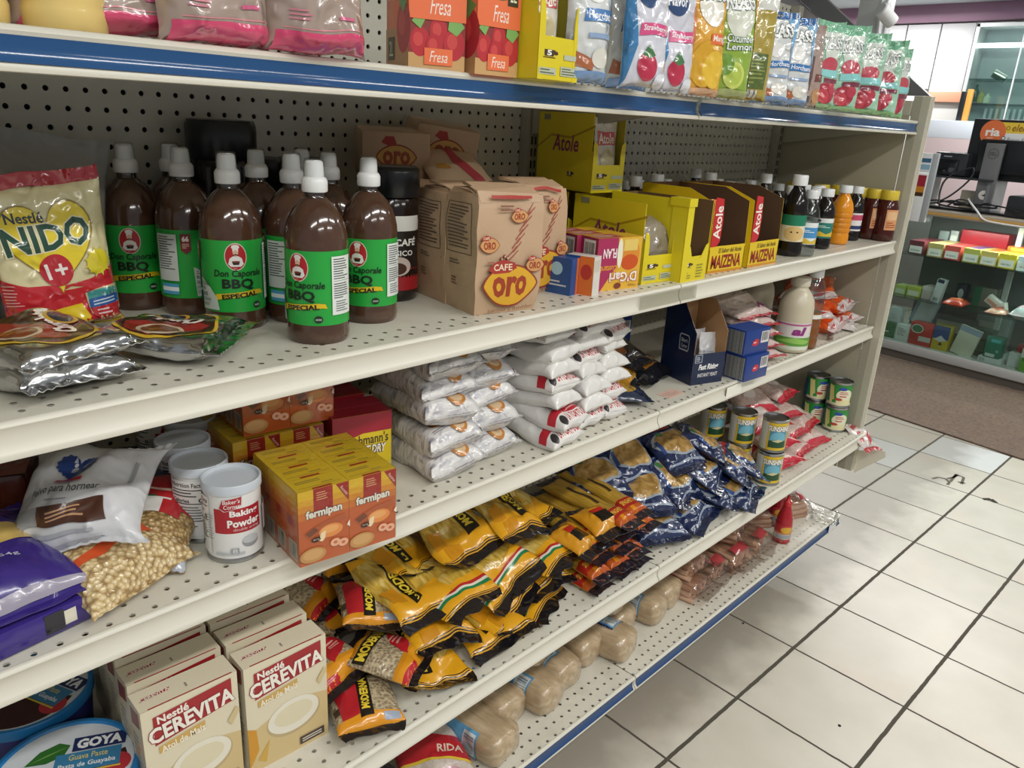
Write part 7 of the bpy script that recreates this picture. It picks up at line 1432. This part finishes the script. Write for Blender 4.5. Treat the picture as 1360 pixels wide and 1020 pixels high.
# red and white rice bag at the near end
K = bagkit('rice_bag', 'bag', .15, .20, .06, speckmat('white_rice_bag', '#b9aca2', '#d2c6bc', 120, 'noise', .25, .4, None, None, .5), None, e=(.04, .05), ops=[Po([(.0, .52), (1, .30), (1, .62), (0, .82)], 'film:#b3222c'), Po([(.0, .49), (1, .27), (1, .30), (0, .52)], 'film:#d8b83c'), Tx('RIDA', .55, .43, .92, .53, 'film:#dcc9b8', .02, 0, -.28), El(.6, .16, .22, .12, 'film:#c49aa0', 20)], fin='film', seed=310, amp=.006)
K.put(V((-.535, -.135, Z5+.03)), 'red banded rice bag at the near end of the bottom shelf, partly under the lip', rot=(.1, 0, -.35))
bagkit('dark_packet', 'packet', .13, .16, .05, '#3a3d44', None, ops=[Rc(.3, .2, .7, .5, '#a8adb4'), Rc(.1, .6, .5, .8, '#8f948f')], fin='film', seed=311, amp=.007).put(V((-.66, -.12, Z5+.03)), 'dark grey and silver packet at the picture bottom left of the red banded rice bag', rot=(.1, 0, .2))
# pinkish cinnamon stick bags
stickm = speckmat('stick_bundle', '#9a6a56', '#cfa88e', 130, 'noise', .3, .5, (1, .02, 1), '#b98a72', .5)
clr = clearmat('bag_film', '#f0ecea', .12, .08, .9)
def sticks(seed, lab=True, n=9, L=.15, filmw=.12):
    K = Kit('cracker_stick_bag', 'bag'); mb = MB(); r = random.Random(seed)
    for row in range(3):
        for i in range(6):
            x = (i-2.5)*.0165+r.uniform(-.002, .002); z = .009+row*.0165; mb.lathe([(.0078, 0), (.0085, .002), (.0085, L), (.0078, L+.002)], stickm if False else mat(r.choice(['#c9a085', '#b98e74', '#d2ad92']), 'paper'), 10, M=Matrix.Translation((x, -L/2+r.uniform(-.008, .008), z)) @ Matrix.Rotation(-PI/2, 4, 'X'))
    K.add('sticks', mb, 'bundle of pinkish tan sticks', angle=50)
    F = bagfun(filmw, L+.07, .072, seed, (.14, .02), amp=.010, kb=.75, pu=3.2, pv=4.5, blunt=.4)
    mbb, sl = bagmesh(F, filmw, L+.07, clr, None, (.14, .02), [Rc(.12, .52, .9, .86, 'film:#8f2430'), Ln(.3, .62, .7, .74, 2, 'film:#d8b8b4'), Rc(.2, .80, .8, .84, 'film:#c9a23c')] if lab else [Rc(.3, .75, .7, .92, 'film:#d8d6d2'), Lv(.34, .78, .66, .9, 10, 'film:#444444', 2), Rc(.2, .2, .7, .36, 'film:#a83a40')], (), 14, 18, 'film', .008)
    for i, v in enumerate(mbb.v): mbb.v[i] = (v[0], v[1]-.02, v[2]+.030)
    K.add('film_bag', mbb, angle=60, fix=False); return K
KSt = [sticks(320), sticks(321, False), sticks(322, False)]
GSt = 'bags of pinkish sticks'
for x, y, z, rot, lb, v in [(.395, -.095, 0, .10, 'bag of tan sticks with dark red label, lower one right of the beige packs', 0), (.405, -.075, .056, .06, 'bag of pinkish tan sticks with a dark red label, stacked on the other one', 0), (.520, -.085, 0, .02, 'bag of pinkish sticks with loose clear film end, left of the middle ones', 1),
                    (.635, -.10, 0, -.1, 'bag of pinkish sticks in crinkled film, in the middle under the lip', 2), (.755, -.095, 0, .18, 'bag of pinkish sticks with small barcode, left of the red bottle', 1), (.66, -.06, .058, .3, 'bag of pinkish sticks lying on top in the middle', 2),
                    (.90, -.04, 0, .9, 'bag of tan sticks lying crosswise behind the red bottle, lower one', 2), (.93, -.03, .055, 1.0, 'bag of tan sticks lying crosswise behind the red bottle, upper one', 1), (1.05, -.10, 0, 1.2, 'bag of tan sticks at the very end of the bottom shelf with loose film', 2)]:
    KSt[v].put(V((x, y, Z5+z)), lb, GSt, rot=(0, 0, rot))
# red squeeze bottles
def redbottle():
    K = Kit('sauce_bottle', 'bottle'); r = .026
    mb = MB(); mb.lathe([(r*.9, 0), (r, .004), (r, .075), (r*.92, .095), (r*.6, .125), (r*.42, .14)], mat('#a8222c', 'gloss'), 28); K.add('bottle_body', mb, angle=60)
    mb = MB(); mb.lathe([(r*.5, .139), (r*.5, .152), (r*.3, .156), (r*.16, .175), (r*.14, .178)], mat('#c22a30', 'plastic'), 22); K.add('cap', mb, angle=45)
    mb = MB(); z0, H = .012, .06; mb.lathe([(r*1.012, z0), (r*1.012, z0+H)], mat('#b8323a', 'card'), 30, capb=False, capt=False); prt(mb, cylS(lambda z: r*1.012, z0, H), 2*PI*r, H, [Rc(0, .12, 1, .45, '#cfc0b8'), Rc(.3, .16, .7, .4, '#9aa0a4'), El(.5, .72, .12, .2, '#d8a83c', 18), Rc(0, .5, 1, .54, '#d8a83c')], 'card', .006); K.add('label', mb); return K
KRb = redbottle()
KRb.put(V((.885, -.185, Z5)), 'red sauce bottle standing at the edge of the bottom shelf', 'red sauce bottles', rot=(0, 0, -.7), scale=(1, 1, .92))
KRb.put(V((.975, -.12, Z5)), 'red sauce bottle standing behind the front one near the shelf end', 'red sauce bottles', rot=(0, 0, -.7))
KRb.put(V((.90, -.10, Z5)), 'red sauce bottle half hidden between stick bags behind the front one', 'red sauce bottles', rot=(0, 0, -.7), scale=(.9, .9, .9)) if False else None
K = bagkit('empty_bag', 'bag', .10, .09, .03, clearmat('loose_film', '#efefed', .12, .08, .8), None, seed=330, amp=.014); K.put(V((1.15, -.215, Z5+.012)), 'crumpled clear plastic film at the end of the blue edged bottom shelf', rot=(0, .1, .4))
mb = MB(); c = V((1.145, YF[5]-.004, Z5-.02)); mb.bbox((c.x-.03, c.y-.004, c.z-.012), (c.x+.03, c.y-.002, c.z+.016), mat('#dfe0e2'), .0008); props(mb.build('price_tag'), 'small white paper tag on the blue strip at the end of the bottom shelf', 'price tag')
